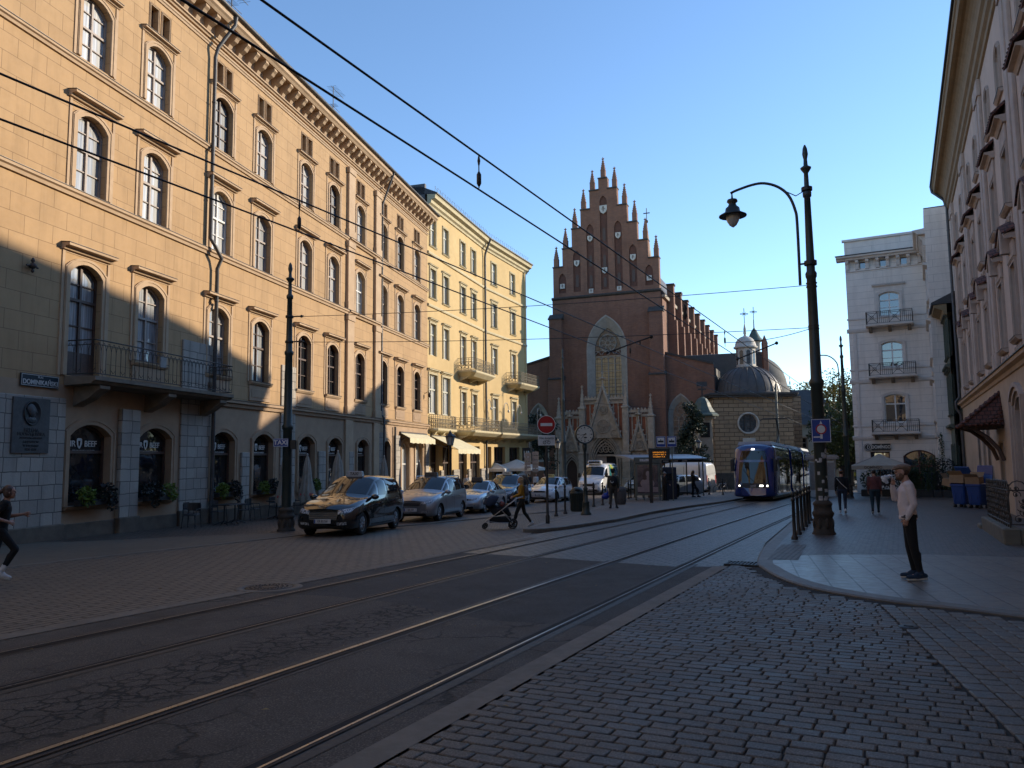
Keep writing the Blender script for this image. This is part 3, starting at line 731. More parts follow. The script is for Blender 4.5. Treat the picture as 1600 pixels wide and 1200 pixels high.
# balcony
bl = MB(); bl.extr([(.01,4.16),(-.95,4.2),(-1.02,4.27),(-1.1,4.3),(-1.1,4.42),(.01,4.44)], -.35, 6.95); bal = F.mk(bl, 'balcony', m_balc)
for u in (.25, 3.45, 6.5):
    s_ = MB(); scroll(s_, 0, .42, 0, .95, .62); q = s_.build('console', m_balc, bal); q.location = (u, 0, 4.17)
s_ = MB(); railing(s_, [(-.3,0),(-.3,-1.04),(6.9,-1.04),(6.9,0)], 4.44, 1.08, .21, .010); s_.build('railing', m_iron, bal)
s_ = MB(); s_.bbox(2.55,2.85,-1.12,-1.06,5.0,5.35,.01); q = s_.build('electric_box', mat('grey_box', (.3,.28,.26), None, .6), bal)
# street sign, plaque, wall lamp: things of their own hanging on the house
def on_left(o, u, y, z): 
    o.location = (PL[0]+aL[0]*u+y*-aL[1], PL[1]+aL[1]*u+y*aL[0], z); o.rotation_euler = (0, 0, R(90-AL)); return o
m_enam = mat('sign_enamel', (.012,.03,.045), None, .3)
sg = on_left(root('street_sign', 'dark street name sign reading Plac Dominikański on the ochre wall above the plaque', 'street sign'), -1.27, -.03, 4.02)
s_ = MB(); s_.bbox(-.68,.68,-.03,.02,0,.36,.008); s_.build('plate', m_enam, sg)
s_ = MB(); s_.band([(-.66,.02),(-.66,.34),(.66,.34),(.66,.02)], [(-.645,.035),(-.645,.325),(.645,.325),(.645,.035)], -.034, -.03, close=True); s_.build('border', m_letw, sg)
text('DOMINIKAŃSKI', .19, m_letw, sg, (0,-.036,.12), sx=.93, bold=.004); text('PLAC', .085, m_letw, sg, (0,-.036,.275))
m_plq = mat('plaque_bronze', (.085,.085,.088), (.06,.06,.062), .5, 6, .2, 40, metal=.3)
m_plq2 = mat('plaque_letter', (.025,.024,.025), None, .5)
pq = on_left(root('memorial_plaque', 'grey memorial plaque with oval portrait relief and dark lettering on the stone pier', 'plaque'), -1.62, -.125, 2.12)
s_ = MB(); s_.bbox(-.64,.64,-.04,.02,0,1.56,.01); s_.build('slab', m_plq, pq)
s_ = MB(); s_.rings([[(.29*k*cos(a), -.04-d, 1.13+.35*k*sin(a)) for a in [2*pi*i/28 for i in range(28)]] for k, d in ((1,0),(1,.03),(.93,.035),(.86,.012),(.001,.01))], True, False, True); s_.build('medallion', m_plq2, pq)
s_ = MB(); s_.ball((.0,-.06,1.17), (.13,.05,.17), 14, 10); s_.ball((-.05,-.055,1.24), (.15,.04,.15), 12, 8); s_.ball((.11,-.07,1.15), (.03,.03,.04)); s_.ball((0,-.05,.93), (.17,.03,.1), 12, 8); s_.build('portrait_relief', m_plq, pq)
for i, (tx, sz) in enumerate((('HELENA', .14), ('MODRZEJEWSKA', .125), ('ZNAKOMITA ARTYSTKA', .07), ('MIESZKAŁA TU', .08), ('W TYM DOMU', .08), ('1861–1869', .09))):
    text(tx, sz, m_plq2, pq, (0, -.046, .64-i*.108), bold=.003)
wl = on_left(root('wall_ornament', 'black iron star-shaped wall fitting on the ochre wall above the street sign', 'wall fitting'), -1.8, 0, 7.46)
s_ = MB(); s_.ball((0,-.12,0), (.09,.12,.09)); s_.lathe([(.02,-.2),(.05,-.15),(.03,-.1),(.03,.1),(.06,.15),(.02,.24)], 8, (0,-.12,0)); s_.tube([(-.2,-.1,-.02),(0,-.14,.02),(.2,-.1,-.02)], .03, 6); s_.build('fitting', m_iron, wl)
cl = on_left(root('corner_lamp', 'small black wall lamp at the far end of the ochre house', 'wall lamp'), 33.2, 0, 6.5)
s_ = MB(); s_.lathe([(.03,-.2),(.11,-.12),(.12,.06),(.03,.16)], 8, (0,-.35,0)); s_.tube([(0,0,.1),(0,-.2,.22),(0,-.35,.16)], .02, 6); s_.build('lantern', m_iron, cl)
# antennas and chimneys on the roof
for u, y, L, lab in ((8.0, .1, 1.6, 'small television antenna above the gutter at the drainpipe'), (18.5, .4, 2.3, 'tall television antenna with two booms in the middle of the roof'), (23.2, 1.0, 1.4, 'short mast antenna by the joint in the eaves')):
    an = on_left(root('roof_antenna', lab, 'antenna', group='antennas on the ochre roof'), u, y, 20.5)
    s_ = MB(); s_.tube([(0,0,-.3),(0,0,L)], .025, 6); s_.build('mast', m_pipe, an)
    for zz, n in ((L-.1, 9), (L*.5, 5)):
        s_ = MB(); s_.tube([(-.3,0,zz),(1.1*n/9,-.1,zz-.08)], .014, 5)
        for i in range(n): s_.tube([(-.25+i*.14*n/9*1.1,-.28,zz),(-.25+i*.14*n/9*1.1,.28,zz)], .008, 4)
        s_.build('boom', m_pipe, an)
ch = on_left(root('roof_chimney', 'low brick chimney with metal cap on the ochre roof', 'chimney'), 17.6, 1.2, 20.6)
s_ = MB(); s_.bbox(-.5,.5,-.3,.3,-.2,.55,.02); s_.build('stack', mat('chimney_brick', (.2,.09,.06), (.14,.06,.045), .9), ch)
s_ = MB(); s_.lathe([(.1,0),(.1,.35)], 10, (0,0,.55)); s_.lathe([(.2,.36),(.02,.46)], 10, (0,0,.55)); s_.build('cap', m_pipe, ch)

# --------------------------------------------------- the yellow corner house
m_yel = mat('yellow_plaster', (.56,.40,.19), (.51,.36,.165), .87, .8, .12, 40, dirt=.22)
m_yeltr = mat('pale_trim', (.56,.48,.31), (.49,.415,.26), .85, 2, .1, 50, dirt=.3)
m_fpale = mat('pale_green_frame', (.50,.49,.40), (.43,.42,.34), .55, 6)
P1 = (PL[0]+33.8*aL[0], PL[1]+33.8*aL[1]); A1, A2 = 17.0, 22.5
YB = root('yellow_corner_house', 'yellow plastered five-storey corner house with iron balconies', 'building', (P1[0], P1[1], 0), R(90-A1))
L1, L2 = 12.8, 10.4; dA = -R(A2-A1)
segs = [(Fac(YB), L1, [1.0, 3.6, 7.45, 10.1]), (Fac(YB, L1, 0, dA), L2, [2.3, 6.85])]
for si, (F, L, us) in enumerate(segs):
    b = MB()
    gfo = [[(a,-1.7),(a,2.9),(c,2.9),(c,-1.7)] for a, c in (((.5,2.2),(2.9,4.8),(6.3,8.2),(9.0,11.4)) if si == 0 else ((.6,1.4),(2.0,4.6),(5.6,8.2)))]
    b.mat = 1; panel(b, 0, L, -1.7, 4.2, gfo, 0, .35); b.mat = 0
    ws = [1.55, 1.55, 1.15, 1.15] if si == 0 else [1.15, 1.15]
    panel(b, 0, L, 4.2, 9.0, [arch(w_, 2.95 if w_ > 1.2 else 2.75, 0, x=u, z=5.2 if w_ > 1.2 else 4.6) for u, w_ in zip(us, ws)], 0, .2)
    for z0, z1, zb, h in ((9.0, 13.2, 9.6, 2.4), (13.2, 17.2, 13.95, 2.25), (17.2, 20.9, 17.95, 2.1)):
        panel(b, 0, L, z0, z1, [arch(1.1, h, 0, x=u, z=zb) for u in us], 0, .2)
    b.box(0, L, .42, .55, -1.7, 20.9)
    if si == 1: b.bbox(L-.45, L+.02, -.06, 6, -1.7, 20.88, .02); b.box(L-.02, L, .01, 12, -1.7, 20.9)
    recalc(F.mk(b, 'wall', [m_yel, m_yel]))
    s_ = MB(); s_.extr([(.003,20.85),(-.1,20.85),(-.14,21.0),(-.3,21.1),(-.34,21.3),(-.62,21.42),(-.66,21.62),(-.72,21.7),(.003,21.74)], -.02, L+.3)
    F.mk(s_, 'cornice', m_yeltr)
    s_ = MB(); s_.extr([(.003,21.76),(-.8,21.72),(-.8,21.82),(.5,22.4),(8,22.9),(8,21.7)], -.02, L+.35); recalc(F.mk(s_, 'roof', m_roof))
    for z in (13.2, 17.2):
        s_ = MB(); s_.extr([(.003,0),(-.1,.02),(-.13,.1),(-.13,.2),(.003,.24)], 0, L+.02); F.mk(s_, 'string_course', m_yeltr, 0, 0, z)
    for u, w_ in zip(us, ws):
        if w_ > 1.2: window(F, u, 5.2, w_, 2.95, 0, m_fpale, g_cur, .2, .09, (.5,), (.62,), (), .16, m_yeltr, hood=(2.1,.22,.22,.16), mh=m_flash)
        else: window(F, u, 4.6, w_, 2.75, 0, m_fpale, g_cur2, .2, .08, (.5,), (.7,), (), .16, m_yeltr, hood=(1.7,.22,.22,.16), mh=m_flash, name='balcony_door')
        window(F, u, 9.6, 1.1, 2.4, 0, m_fpale, g_cur, .2, .07, (.5,), (.66,), (), .15, m_yeltr, hood=(1.6,.2,.2,.14), mh=m_flash)
        window(F, u, 13.95, 1.1, 2.25, 0, m_fpale, g_cur2, .2, .07, (.5,), (.66,), (), .15, m_yeltr, hood=(1.6,.16,.16,.12), sill=(1.45,.12,.1), mh=m_flash)
        window(F, u, 17.95, 1.1, 2.1, 0, m_fpale, g_cur, .2, .07, (.5,), (.66,), (), .13, m_yeltr, sill=(1.4,.12,.1), mh=m_flash)
    for o in gfo:
        w_ = o[2][0]-o[0][0]
        window(F, (o[0][0]+o[2][0])/2, -1.6, w_, 4.5, 0, m_fbrown, g_shop, .35, .09, (.5,) if w_ > 1.6 else (), (.7,), (), 0, name='shop_front')
    for a, c in (((0,.42),(2.3,2.8),(4.9,6.2),(8.3,8.9),(11.5,12.7)) if si == 0 else ((0,.5),(1.5,1.9),(4.7,5.5),(8.3,9.9))): F.mk(MB().bbox(a, c, -.14, .003, -1.7, 1.0, .02), 'stone_pier', m_stone)
F1, F2 = segs[0][0], segs[1][0]
downpipe(F2, [(-.05,-.75,21.7),(.0,-.2,20.4),(.0,-.17,20),(.0,-.17,-1.5)], .10)
s_ = MB(); s_.plan([(0,0.02),(12,.02),(12,.3),(0,.3)], 12.0, 22.6)
o = s_.build('fire_wall', mat('fire_wall_sheet', (.10,.10,.105), (.08,.08,.085), .7, 1), YB); o.rotation_euler = (0,0,R(90)); o.location = (.28,.2,0)
s_ = MB()
for F_, L in ((F1, L1), (F2, L2)):
    q = MB()
    for i in range(int(L/.5)): q.tube([(i*.5,-.6,21.8),(i*.5+.12,-.62,22.35)], .012, 4); q.tube([(i*.5,-.6,22.3),(i*.5+.5,-.6,22.1+.2*(i%2))], .01, 4)
    F_.mk(q, 'snow_guard', m_pipe)
m_rail = mat('weathered_railing', (.20,.17,.12), (.13,.11,.08), .7, 8)
def ybalc(F, a, c, z, d, deep=.45, nb=3):
    s_ = MB(); s_.rings([[(a+e, .0, z+k), (a+e, -d+e+.25, z+k), (a+e+.25, -d+e, z+k), (c-e-.25, -d+e, z+k), (c-e, -d+e+.25, z+k), (c-e, .0, z+k)] for e, k in ((.35,-deep),(.0,-.16),(-.03,-.1),(-.03,0),(.0,.02))])
    bal = F.mk(s_, 'balcony', m_yeltr)
    for i in range(nb):
        s_ = MB(); scroll(s_, 0, .24, 0, d*.85, deep+.25); q = s_.build('console', m_yeltr, bal); q.location = (a+.5+(c-a-1)*i/max(1, nb-1), 0, z-.1)
    s_ = MB(); railing(s_, [(a+.05,0),(a+.05,-d+.28),(a+.28,-d+.05),(c-.28,-d+.05),(c-.05,-d+.28),(c-.05,0)], z+.02, 1.0, style=2, r=.016); s_.build('railing', m_rail, bal)
ybalc(F1, 6.2, 11.6, 9.0, 1.5); ybalc(F1, .3, 4.6, 4.1, .6, .25); ybalc(F1, 5.6, 12.75, 4.1, 1.6, .4, 5); ybalc(F2, 5.0, 10.3, 9.0, 1.5); ybalc(F2, .1, 10.6, 4.1, 1.6, .4, 6)
# awnings, shop sign and lamps on the yellow house
def in_fac(o, P0, A, u, y, z):
    t = hd(A); o.location = (P0[0]+t[0]*u-t[1]*y, P0[1]+t[1]*u+t[0]*y, z); o.rotation_euler = (0,0,R(90-A)); return o
m_awn = mat('cream_canvas', (.66,.60,.42), (.58,.52,.35), .9, 3)
def awning(lab, P0, A, u0, u1, z, d, drop):
    aw = in_fac(root('shop_awning', lab, 'awning', group='awnings over the shops'), P0, A, (u0+u1)/2, 0, z); w_ = u1-u0
    s_ = MB(); n = 12
    s_.extr([(-.05,.02),(-d,-drop),(-d,-drop-.03),(-.05,-.02)], -w_/2, w_/2); s_.build('canvas', m_awn, aw)
    s_ = MB()
    for i in range(n): s_.extr([(-d-.008,-drop),(-d-.012,-drop-.32-.03*(i%2)),(-d+.006,-drop-.32-.03*(i%2)),(-d+.004,-drop)], -w_/2+w_*i/n, -w_/2+w_*(i+1)/n-.012)
    s_.build('valance', m_awn, aw)
    s_ = MB(); s_.tube([(-w_/2,-.04,0),(w_/2,-.04,0)], .09, 8)
    for x in (-w_/2+.1, w_/2-.1): s_.tube([(x,-.05,-.5),(x,-d*.6,-drop*.9),(x,-d+.03,-drop-.02)], .025, 6)
    s_.build('arm', m_pipe, aw)
awning('rolled-in narrow grey and cream awning at the end of the ochre house', PL, AL, 28.0, 33.3, 3.6, .75, .35)
awning('wide pale cream awning sloping out under the yellow house balcony', P1, A1, .5, 5.4, 3.55, 2.2, 1.0)
sgn = in_fac(root('shop_sign', 'black hanging shop sign with white letters LAB under the far balcony', 'shop sign'), (P1[0]+L1*hd(A1)[0], P1[1]+L1*hd(A1)[1]), A2, 7.0, -1.2, 1.6)
s_ = MB(); s_.bbox(-.95,.95,-.06,.06,0,1.25,.02); s_.build('board', mat('black_board', (.012,.012,.012), None, .4), sgn); text('LAB', .85, m_letw, sgn, (-.1,-.07,.6), bold=.02)
P2 = (P1[0]+L1*hd(A1)[0], P1[1]+L1*hd(A1)[1])
for u, P_, A_, lab in ((9.5,P1,A1,'curved white lamp bracket over the lower balcony nearest the ochre house'), (1.2,P2,A2,'curved white lamp bracket over the lower balcony beside the dark drainpipe'), (4.3,P2,A2,'curved white lamp bracket over the lower balcony before the last window'), (9.6,P2,A2,'curved white lamp bracket at the outer corner of the lower balcony')):
    lp = in_fac(root('balcony_lamp', lab, 'lamp', group='lamp brackets on the yellow house'), P_, A_, u, -1.5, 5.1)
    s_ = MB(); s_.tube([(0,.1,0),(0,.1,1.2)] + [(0+.9*(1-cos(a))*.5*1.1, .1, 1.2+.55*sin(a)) for a in [pi*i/10 for i in range(11)]], .035, 6); s_.build('bracket', mat('pale_pole', (.42,.40,.36), None, .5), lp)
    s_ = MB(); s_.ball((.99,.1,1.02), (.1,.1,.14), 10, 8); s_.build('lamp_globe', mat('opal_glass', (.6,.58,.52), None, .25), lp)
# =============================================================== brick church
m_brk = brick('church_brick', (.31,.135,.08), (.18,.085,.058), (.15,.11,.085), .34, .12, .016, .9, .4, dist=.01, var=.5, dirt=.6, dd=.01)
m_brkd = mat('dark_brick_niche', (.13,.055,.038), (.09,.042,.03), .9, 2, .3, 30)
m_pst = mat('portal_stone', (.47,.385,.30), (.34,.28,.215), .85, 2.5, .3, 30, dirt=.5)
m_pstd = mat('weathered_coping', (.07,.06,.052), (.045,.04,.037), .85, 3, .3, 30)
m_gst = mat('grey_surround', (.36,.33,.285), (.28,.26,.225), .8, 2, .2, 30, dirt=.3)
m_red = mat('red_brick_panel', (.33,.115,.06), (.26,.09,.05), .9, 4, .2, 40)
m_shl = mat('shield_stone', (.55,.52,.47), (.44,.41,.37), .7, 6)
m_shlc = mat('shield_charge', (.16,.12,.10), None, .7)
g_lead = glass('leaded_glass', (.045,.05,.055), (.10,.105,.11), .12, .05, 3)
g_refl = NT('painted_reflection_glass')
_v = g_refl.walluv()
_b = g_refl.n('ShaderNodeTexBrick', offset=0.0)
for a, x in {'Vector': _v, 'Color1': (.46,.34,.19,1), 'Color2': (.34,.26,.15,1), 'Mortar': (.02,.02,.02,1), 'Scale': 1.0, 'Mortar Size': .02, 'Brick Width': .42, 'Row Height': .40}.items(): g_refl.set(_b.inputs[a], x)  # golden reflection of the sunlit house is put into the pane colour
g_refl = g_refl.out(Base_Color=_b.outputs[0], Roughness=.3)
AC = 111.7; PC = (10.176, 85.0); gc = gz(*PC)
CH = root('brick_church', 'large red brick gothic church with stepped gable and stone portal', 'church', (PC[0], PC[1], 0), R(90-AC))
F = Fac(CH); ax = .42
# stepped gable
hw = [6.1, 4.95, 3.8, 2.7, 1.6, .52]; zs = [23.6, 25.7, 27.9, 30.0, 32.1, 33.4]
poly = [(ax-6.1, 20.0)]
for i in range(6): poly += [(ax-hw[i], zs[i]), (ax-(hw[i+1] if i < 5 else 0), zs[i])]
right = [(2*ax-x, z) for x, z in poly[::-1]]
poly = poly[:-1] + right[1:]
niches = []
for off, zb, zt in ((0,20.6,31.4),(1.62,20.6,28.3),(-1.62,20.6,28.3),(3.25,20.6,25.4),(-3.25,20.6,25.4),(5.0,20.6,22.9),(-5.0,20.6,22.9)): niches.append(gothic(.86, zt-zb, 5, ax+off, zb))
b = MB(); b.tess([poly]+niches, 0)
for o in niches: b.wallring(o, 0, .16)
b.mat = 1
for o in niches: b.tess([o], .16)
b.mat = 0; b.wallring(poly, 0, .8, False); b.tess([poly], .8, True)
recalc(F.mk(b, 'gable', [m_brk, m_brkd]))
for i in range(6):
    for sg in ((-1, 1) if i < 5 else (1,)):
        a, c = ax+sg*hw[i], ax+sg*(hw[i+1]+.02 if i < 5 else -hw[5])
        b = MB(); b.box(min(a,c)-.05, max(a,c)+.05*(i < 5), -.12, .92, zs[i]+.003, zs[i]+.14); F.mk(b, 'coping', m_pstd)
b = MB(); b.mat = 1; b.extr([(.0,19.8),(-.18,19.9),(-.22,20.05),(.0,20.16)], ax-6.3, ax+6.3)
F.mk(b, 'gable_string', [m_brk, m_pstd])
def pinnacle(h0, h, w_, m, base=0, cr=True, n=4):
    s_ = MB(); w2 = w_*.72
    if base: s_.bbox(-w_/2, w_/2, -w_/2, w_/2, -base, h0, .02)
    else: s_.box(-w_/2, w_/2, -w_/2, w_/2, 0, h0)
    s_.lathe([(w_*.78,h0),(w_*.62,h0+.12),(.05*w_/.5,h0+h)], 4, (0,0,0), False, True, pi/4)
    if cr:
        k = 5
        for i in range(1, k):
            z = h0+.1+(h-.1)*i/k; r_ = w_*.62*(1-i/k)+.05
            for q in range(4):
                a = q*pi/2+pi/4; s_.ball((r_*cos(a)*.85, r_*sin(a)*.85, z), w_*.13, 5, 4)
    s_.ball((0,0,h0+h), w_*.2, 6, 5); s_.box(-w_*.3, w_*.3, -w_*.07, w_*.07, h0+h+.02, h0+h+.02+w_*.16)
    s_.box(-w_*.08, w_*.08, -w_*.08, w_*.08, h0+h-.1, h0+h+w_*.45)
    return s_
pn = pinnacle(.95, 1.35, .52, m_brk); proto = None
for i in range(6):
    for sg in ((-1, 1) if i < 5 else (1,)):
        x = ax+sg*(hw[i]-.3) if i < 5 else ax
        if proto is None:
            proto = pn.build('pinnacle', m_brk); F.put(proto, x, .4, zs[i]+.1)
        else: F.put(copytree(proto), x, .4, zs[i]+.1)
# slit windows and shields
def slit(x, z, h):
    s_ = MB(); s_.tess([arch(.34, h, .15, 4, x, z)], .12); s_.wallring(arch(.34, h, .15, 4, x, z), .12, .17, False); F.mk(s_, 'slit_window', m_fbrown)
def shield(x, z, sz, kind):
    s_ = MB(); p = [(-sz/2,sz*.55),(-sz/2,0),(-sz*.36,-sz*.35),(0,-sz*.6),(sz*.36,-sz*.35),(sz/2,0),(sz/2,sz*.55)] if kind else [(-sz/2,sz/2),(-sz/2,-sz/2),(sz/2,-sz/2),(sz/2,sz/2)]
    s_.tess([p[::-1] if False else p], -.05, True); s_.wallring(p, -.05, .16, True)
    s_.mat = 1; s_.box(-sz*.06, sz*.06, -.07, -.052, -sz*.3, sz*.3); s_.box(-sz*.25, sz*.25, -.069, -.053, 0, sz*.1); s_.ball((0,-.06,sz*.28), (sz*.13,.02,sz*.13), 8, 6)
    o = F.mk(s_, 'shield', [m_shl, m_shlc], ax+x, .0, z); recalc(o)
for z, h in ((26.2,1.5),(23.2,1.4),(20.9,1.1)): slit(ax, z, h)
for sg in (-1, 1):
    slit(ax+sg*1.62, 23.4, 1.3); slit(ax+sg*1.62, 21.0, 1.4); slit(ax+sg*3.25, 21.2, 1.4)
    shield(sg*1.62, 26.6, .6, 1); shield(sg*1.62, 20.55+.0, .5, 0); shield(sg*3.25, 23.9, .62, 1); shield(sg*5.0, 21.4, .55, 0)
shield(0, 29.8, .85, 1); shield(0, 22.75, .6, 1)
# front wall with the great window
wo = gothic(4.3, 11.4, 8, ax, 6.1, .95); wi = gothic(3.0, 10.0, 8, ax, 6.3, .95)
b = MB(); x0, x1 = ax-6.25, ax+6.2
b.tess([[(x0,gc-.4),(x1,gc-.4),(x1,19.82),(x0,19.82)], wo], 0)
b.box(x0, x1, .9, 1.0, gc-.4, 19.8)
recalc(F.mk(b, 'front_wall', m_brk))
b = MB(); n = len(wo)
b.add([(x,0,z) for x,z in wo]+[(x,.55,z) for x,z in wi], [(i,i+1,n+i+1,n+i) for i in range(n-1)]+[(n-1,0,n,2*n-1)])
b.band(gothic(4.6, 11.65, 8, ax, 6.05, .95), wo, -.05, .004)
b.wallring(wi, .55, .75); mw = F.mk(b, 'great_window', m_gst); recalc(mw)
b = MB(); lo = [p for p in wi]; b.tess([[(ax-1.49,6.3),(ax-1.49,13.2),(ax+1.49,13.2),(ax+1.49,6.3)]], .70); b.mat = 1
b.tess([[(p[0],max(p[1],13.21)) for p in wi[1:-1]]], .70)
o = b.build('pane', [g_refl, g_lead], mw); b = MB()
for k in range(1, 4): b.box(ax-1.5+k*.75-.05, ax-1.5+k*.75+.05, .58, .69, 6.3, 13.0)
for z in [6.3+.85*i for i in range(1, 9)]: b.box(ax-1.48, ax+1.48, .62, .69, z-.03, z+.03)
def arc(cx, cz, r_, a0, a1, w_=.05, n=12, y=.63):
    b.tube([(cx+r_*cos(a0+(a1-a0)*i/n), y, cz+r_*sin(a0+(a1-a0)*i/n)) for i in range(n+1)], w_, 6)
for k in range(4): arc(ax-1.125+k*.75, 12.6, .40, 0, pi)
for k in range(5): arc(ax-1.5+k*.75, 13.0, .75, pi*.12, pi*.88, .045)
arc(ax, 14.6, .98, 0, 2*pi, .06, 24); arc(ax, 14.6, .25, 0, 2*pi)
for k in range(8):
    a = k*pi/4; arc(ax+.6*cos(a), 14.6+.6*sin(a), .33, 0, 2*pi, .035); b.tube([(ax+.25*cos(a),.63,14.6+.25*sin(a)),(ax+.95*cos(a+pi/8),.63,14.6+.95*sin(a+pi/8))], .035, 5)
b.build('tracery', m_gst, mw)
# buttresses at the corners
for a, c in ((ax-6.6, ax-4.9), (ax+4.85, ax+6.55)):
    s_ = MB(); s_.bbox(a, c, -1.0, .004, gc-.4, 10.6, .03); s_.bbox(a+.1, c-.1, -.7, .003, 10.6, 17.6, .03)
    s_.mat = 1; s_.extr([(.003,18.2),(-.78,17.6),(-.8,17.5),(.003,17.5)], a, c); s_.extr([(.003,11.1),(-1.08,10.7),(-1.08,10.58),(.003,10.58)], a-.06, c+.06)
    F.mk(s_, 'buttress', [m_brk, m_pstd])
# aisles left and right of the nave front
def gwin(x, z, w_, h, y, par='aisle_window'):
    o_, i_ = gothic(w_, h, 6, 0, 0), gothic(w_*.72, h*.86, 6, 0, .25)
    s_ = MB(); n = len(o_); s_.add([(p,-.05,q) for p,q in o_]+[(p,.3,q) for p,q in i_], [(i,i+1,n+i+1,n+i) for i in range(n-1)]+[(n-1,0,n,2*n-1)])
    s_.band(gothic(w_+.3, h+.2, 6, 0, -.02), o_, -.06, .01); w0 = F.mk(s_, par, m_gst, x, y, z); recalc(w0)
    s_ = MB(); s_.tess([i_], .29); s_.build('pane', g_lead, w0)
    s_ = MB(); ww = w_*.72
    for k in (1, 2): s_.box(-ww/2+ww*k/3-.04, -ww/2+ww*k/3+.04, .2, .28, .25, h*.62)
    for k in range(1, 7): s_.box(-ww/2, ww/2, .23, .28, h*.1*k-.02, h*.1*k+.02)
    for k in range(3): s_.tube([(-ww/2+ww*(k+.5)/3+ww/6*cos(a), .24, h*.6+ww/6*sin(a)*1.6) for a in [pi*i/8 for i in range(9)]], .035, 5)
    s_.tube([(ww*.26*cos(a), .24, h*.76+ww*.26*sin(a)) for a in [2*pi*i/14 for i in range(15)]], .04, 5)
    s_.build('tracery', m_gst, w0)
def aisle(a, c, za, zc, y, wins):
    b = MB(); hole = [gothic(w_, h, 6, x, z) for x, z, w_, h in wins]
    b.tess([[(a,gc-.4),(c,gc-.4),(c,zc),(a,za)]]+hole, y); b.box(a, c, y+.6, y+.7, gc-.4, min(za,zc)-.3)
    b.mat = 1; b.rings([[(a,y-.12,za),(a,y+.5,za),(a,y+.5,za+.22),(a,y-.12,za+.22)],[(c,y-.12,zc),(c,y+.5,zc),(c,y+.5,zc+.22),(c,y-.12,zc+.22)]])
    recalc(F.mk(b, 'aisle_wall', [m_brk, m_pstd]))
    for x, z, w_, h in wins: gwin(x, z, w_, h, y)
aisle(ax+6.2, ax+11.5, 13.0, 11.5, .3, [(8.35, 1.6, 2.5, 6.8)]); aisle(ax-13.5, ax-6.25, 11.6, 13.4, .3, [(-7.8, 1.4, 2.2, 6.6)])
# nave side, lit by the sun, with its row of stepped buttresses
b = MB(); xs_ = ax+6.2
b.box(xs_-.8, xs_, .8, 48, gc-.4, 19.4); recalc(F.mk(b, 'nave_side_wall', m_brk))
for k in range(9):
    y = 4.2+k*5.0; s_ = MB(); s_.box(xs_+.003, xs_+.75, y-.4, y+.4, 11, 21.2); s_.box(xs_+.751, xs_+1.0, y-.36, y+.36, 11, 17.2)
    s_.mat = 1; s_.box(xs_-.05, xs_+.85, y-.47, y+.47, 21.2, 21.4); recalc(F.mk(s_, 'side_buttress', [m_brk, m_pstd]))
    s_ = MB(); s_.tess([gothic(1.3, 4.8, 5, 0, 0)], 0, True); o = F.mk(s_, 'nave_window', g_lead, xs_+.012, y+2.5, 13.6); o.rotation_euler = (0,0,R(90))
b = MB(); b.extr([(.003,19.2),(-.2,19.2),(-.3,19.45),(.003,19.45)], 0, 1); F.mk(MB().prism([(xs_-.05,19.3),(xs_+.3,19.3),(xs_+.35,19.6),(xs_-.05,19.62)], .82, 48), 'nave_cornice', m_pst)
F.mk(MB().prism([(ax-6.4,19.45),(xs_+.35,19.62),(ax,29.2)], .82, 48), 'nave_roof', m_roof)
F.mk(MB().prism([(xs_+.004,13.2),(xs_+5.4,11.2),(xs_+5.4,gc),(xs_+.004,gc)], 1.0, 40), 'aisle_roof', m_roof)
F.mk(MB().prism([(ax-6.3,13.2),(ax-14,11.2),(ax-14,gc),(ax-6.3,gc)], 1.0, 40), 'aisle_roof', m_roof)
tr = F.mk(MB().lathe([(.62,0),(.62,4.2),(.8,4.3),(.5,5.6),(.09,9.4),(.05,10.2)], 8, smooth=False), 'ridge_turret', m_roof, ax+2.9, 10, 20.6)
s_ = MB(); s_.ball((0,0,10.3), .2, 8, 6); s_.box(-.04,.04,-.04,.04,10.3,12.0); s_.box(-.4,.4,-.03,.03,11.3,11.42); s_.build('cross', m_iron, tr)
# ------------------------------------------------------------- stone portal
yp = -1.9
po = F.mk(MB().box(ax-5.3, ax+5.3, yp+.7, -.01, gc-.3, 6.4), 'portal', m_pst)
FP = lambda s_, n, m: s_.build(n, m, po)
def offs(o): o.location = (ax, yp, 0); return o
# note: portal sub-parts live in a frame with its origin on the axis
def PB(s_, n, m, x=0, y=0, z=0):
    o = s_.build(n, m, po); o.location = (ax+x, yp+y, z); return o
s_ = MB(); dr = gothic(3.0, 5.9, 8, 0, gc-.3); s_.tess([[(-2.1,gc-.3),(2.1,gc-.3),(2.1,8.0),(-2.1,8.0)], dr], .35)
for k, w_ in enumerate((3.3, 3.0, 2.7, 2.4)):
    h_ = 6.3-k*.35; s_.band(gothic(w_+.22, h_+.15, 8, 0, gc-.3), gothic(w_, h_, 8, 0, gc-.3), -.05+k*.13, .12+k*.13)
recalc(PB(s_, 'portal_front', m_pst))
s_ = MB()
for a, c in ((-2.1,2.1),):                                   # red panels with stone ribs on the upper storey
    s_.box(a, c, .3, .34, 4.0, 7.7)
PB(s_, 'brick_panel', m_red)
s_ = MB()
for i in range(9): s_.box(-2.1+i*.525-.06, -2.1+i*.525+.06, .2, .297, 4.2, 7.7)
s_.box(-2.2, 2.2, .12, .6, 7.6, 7.9); s_.box(-2.3, 2.3, .02, .7, 8.05, 8.25)
for i in range(12): s_.add([(-2.2+i*.37,.1,8.25),(-2.2+i*.37+.3,.1,8.25),(-2.2+i*.37+.15,.1,8.55),(-2.2+i*.37,.4,8.25),(-2.2+i*.37+.3,.4,8.25),(-2.2+i*.37+.15,.4,8.55)], [(0,1,2),(3,5,4),(0,2,5,3),(1,4,5,2)])
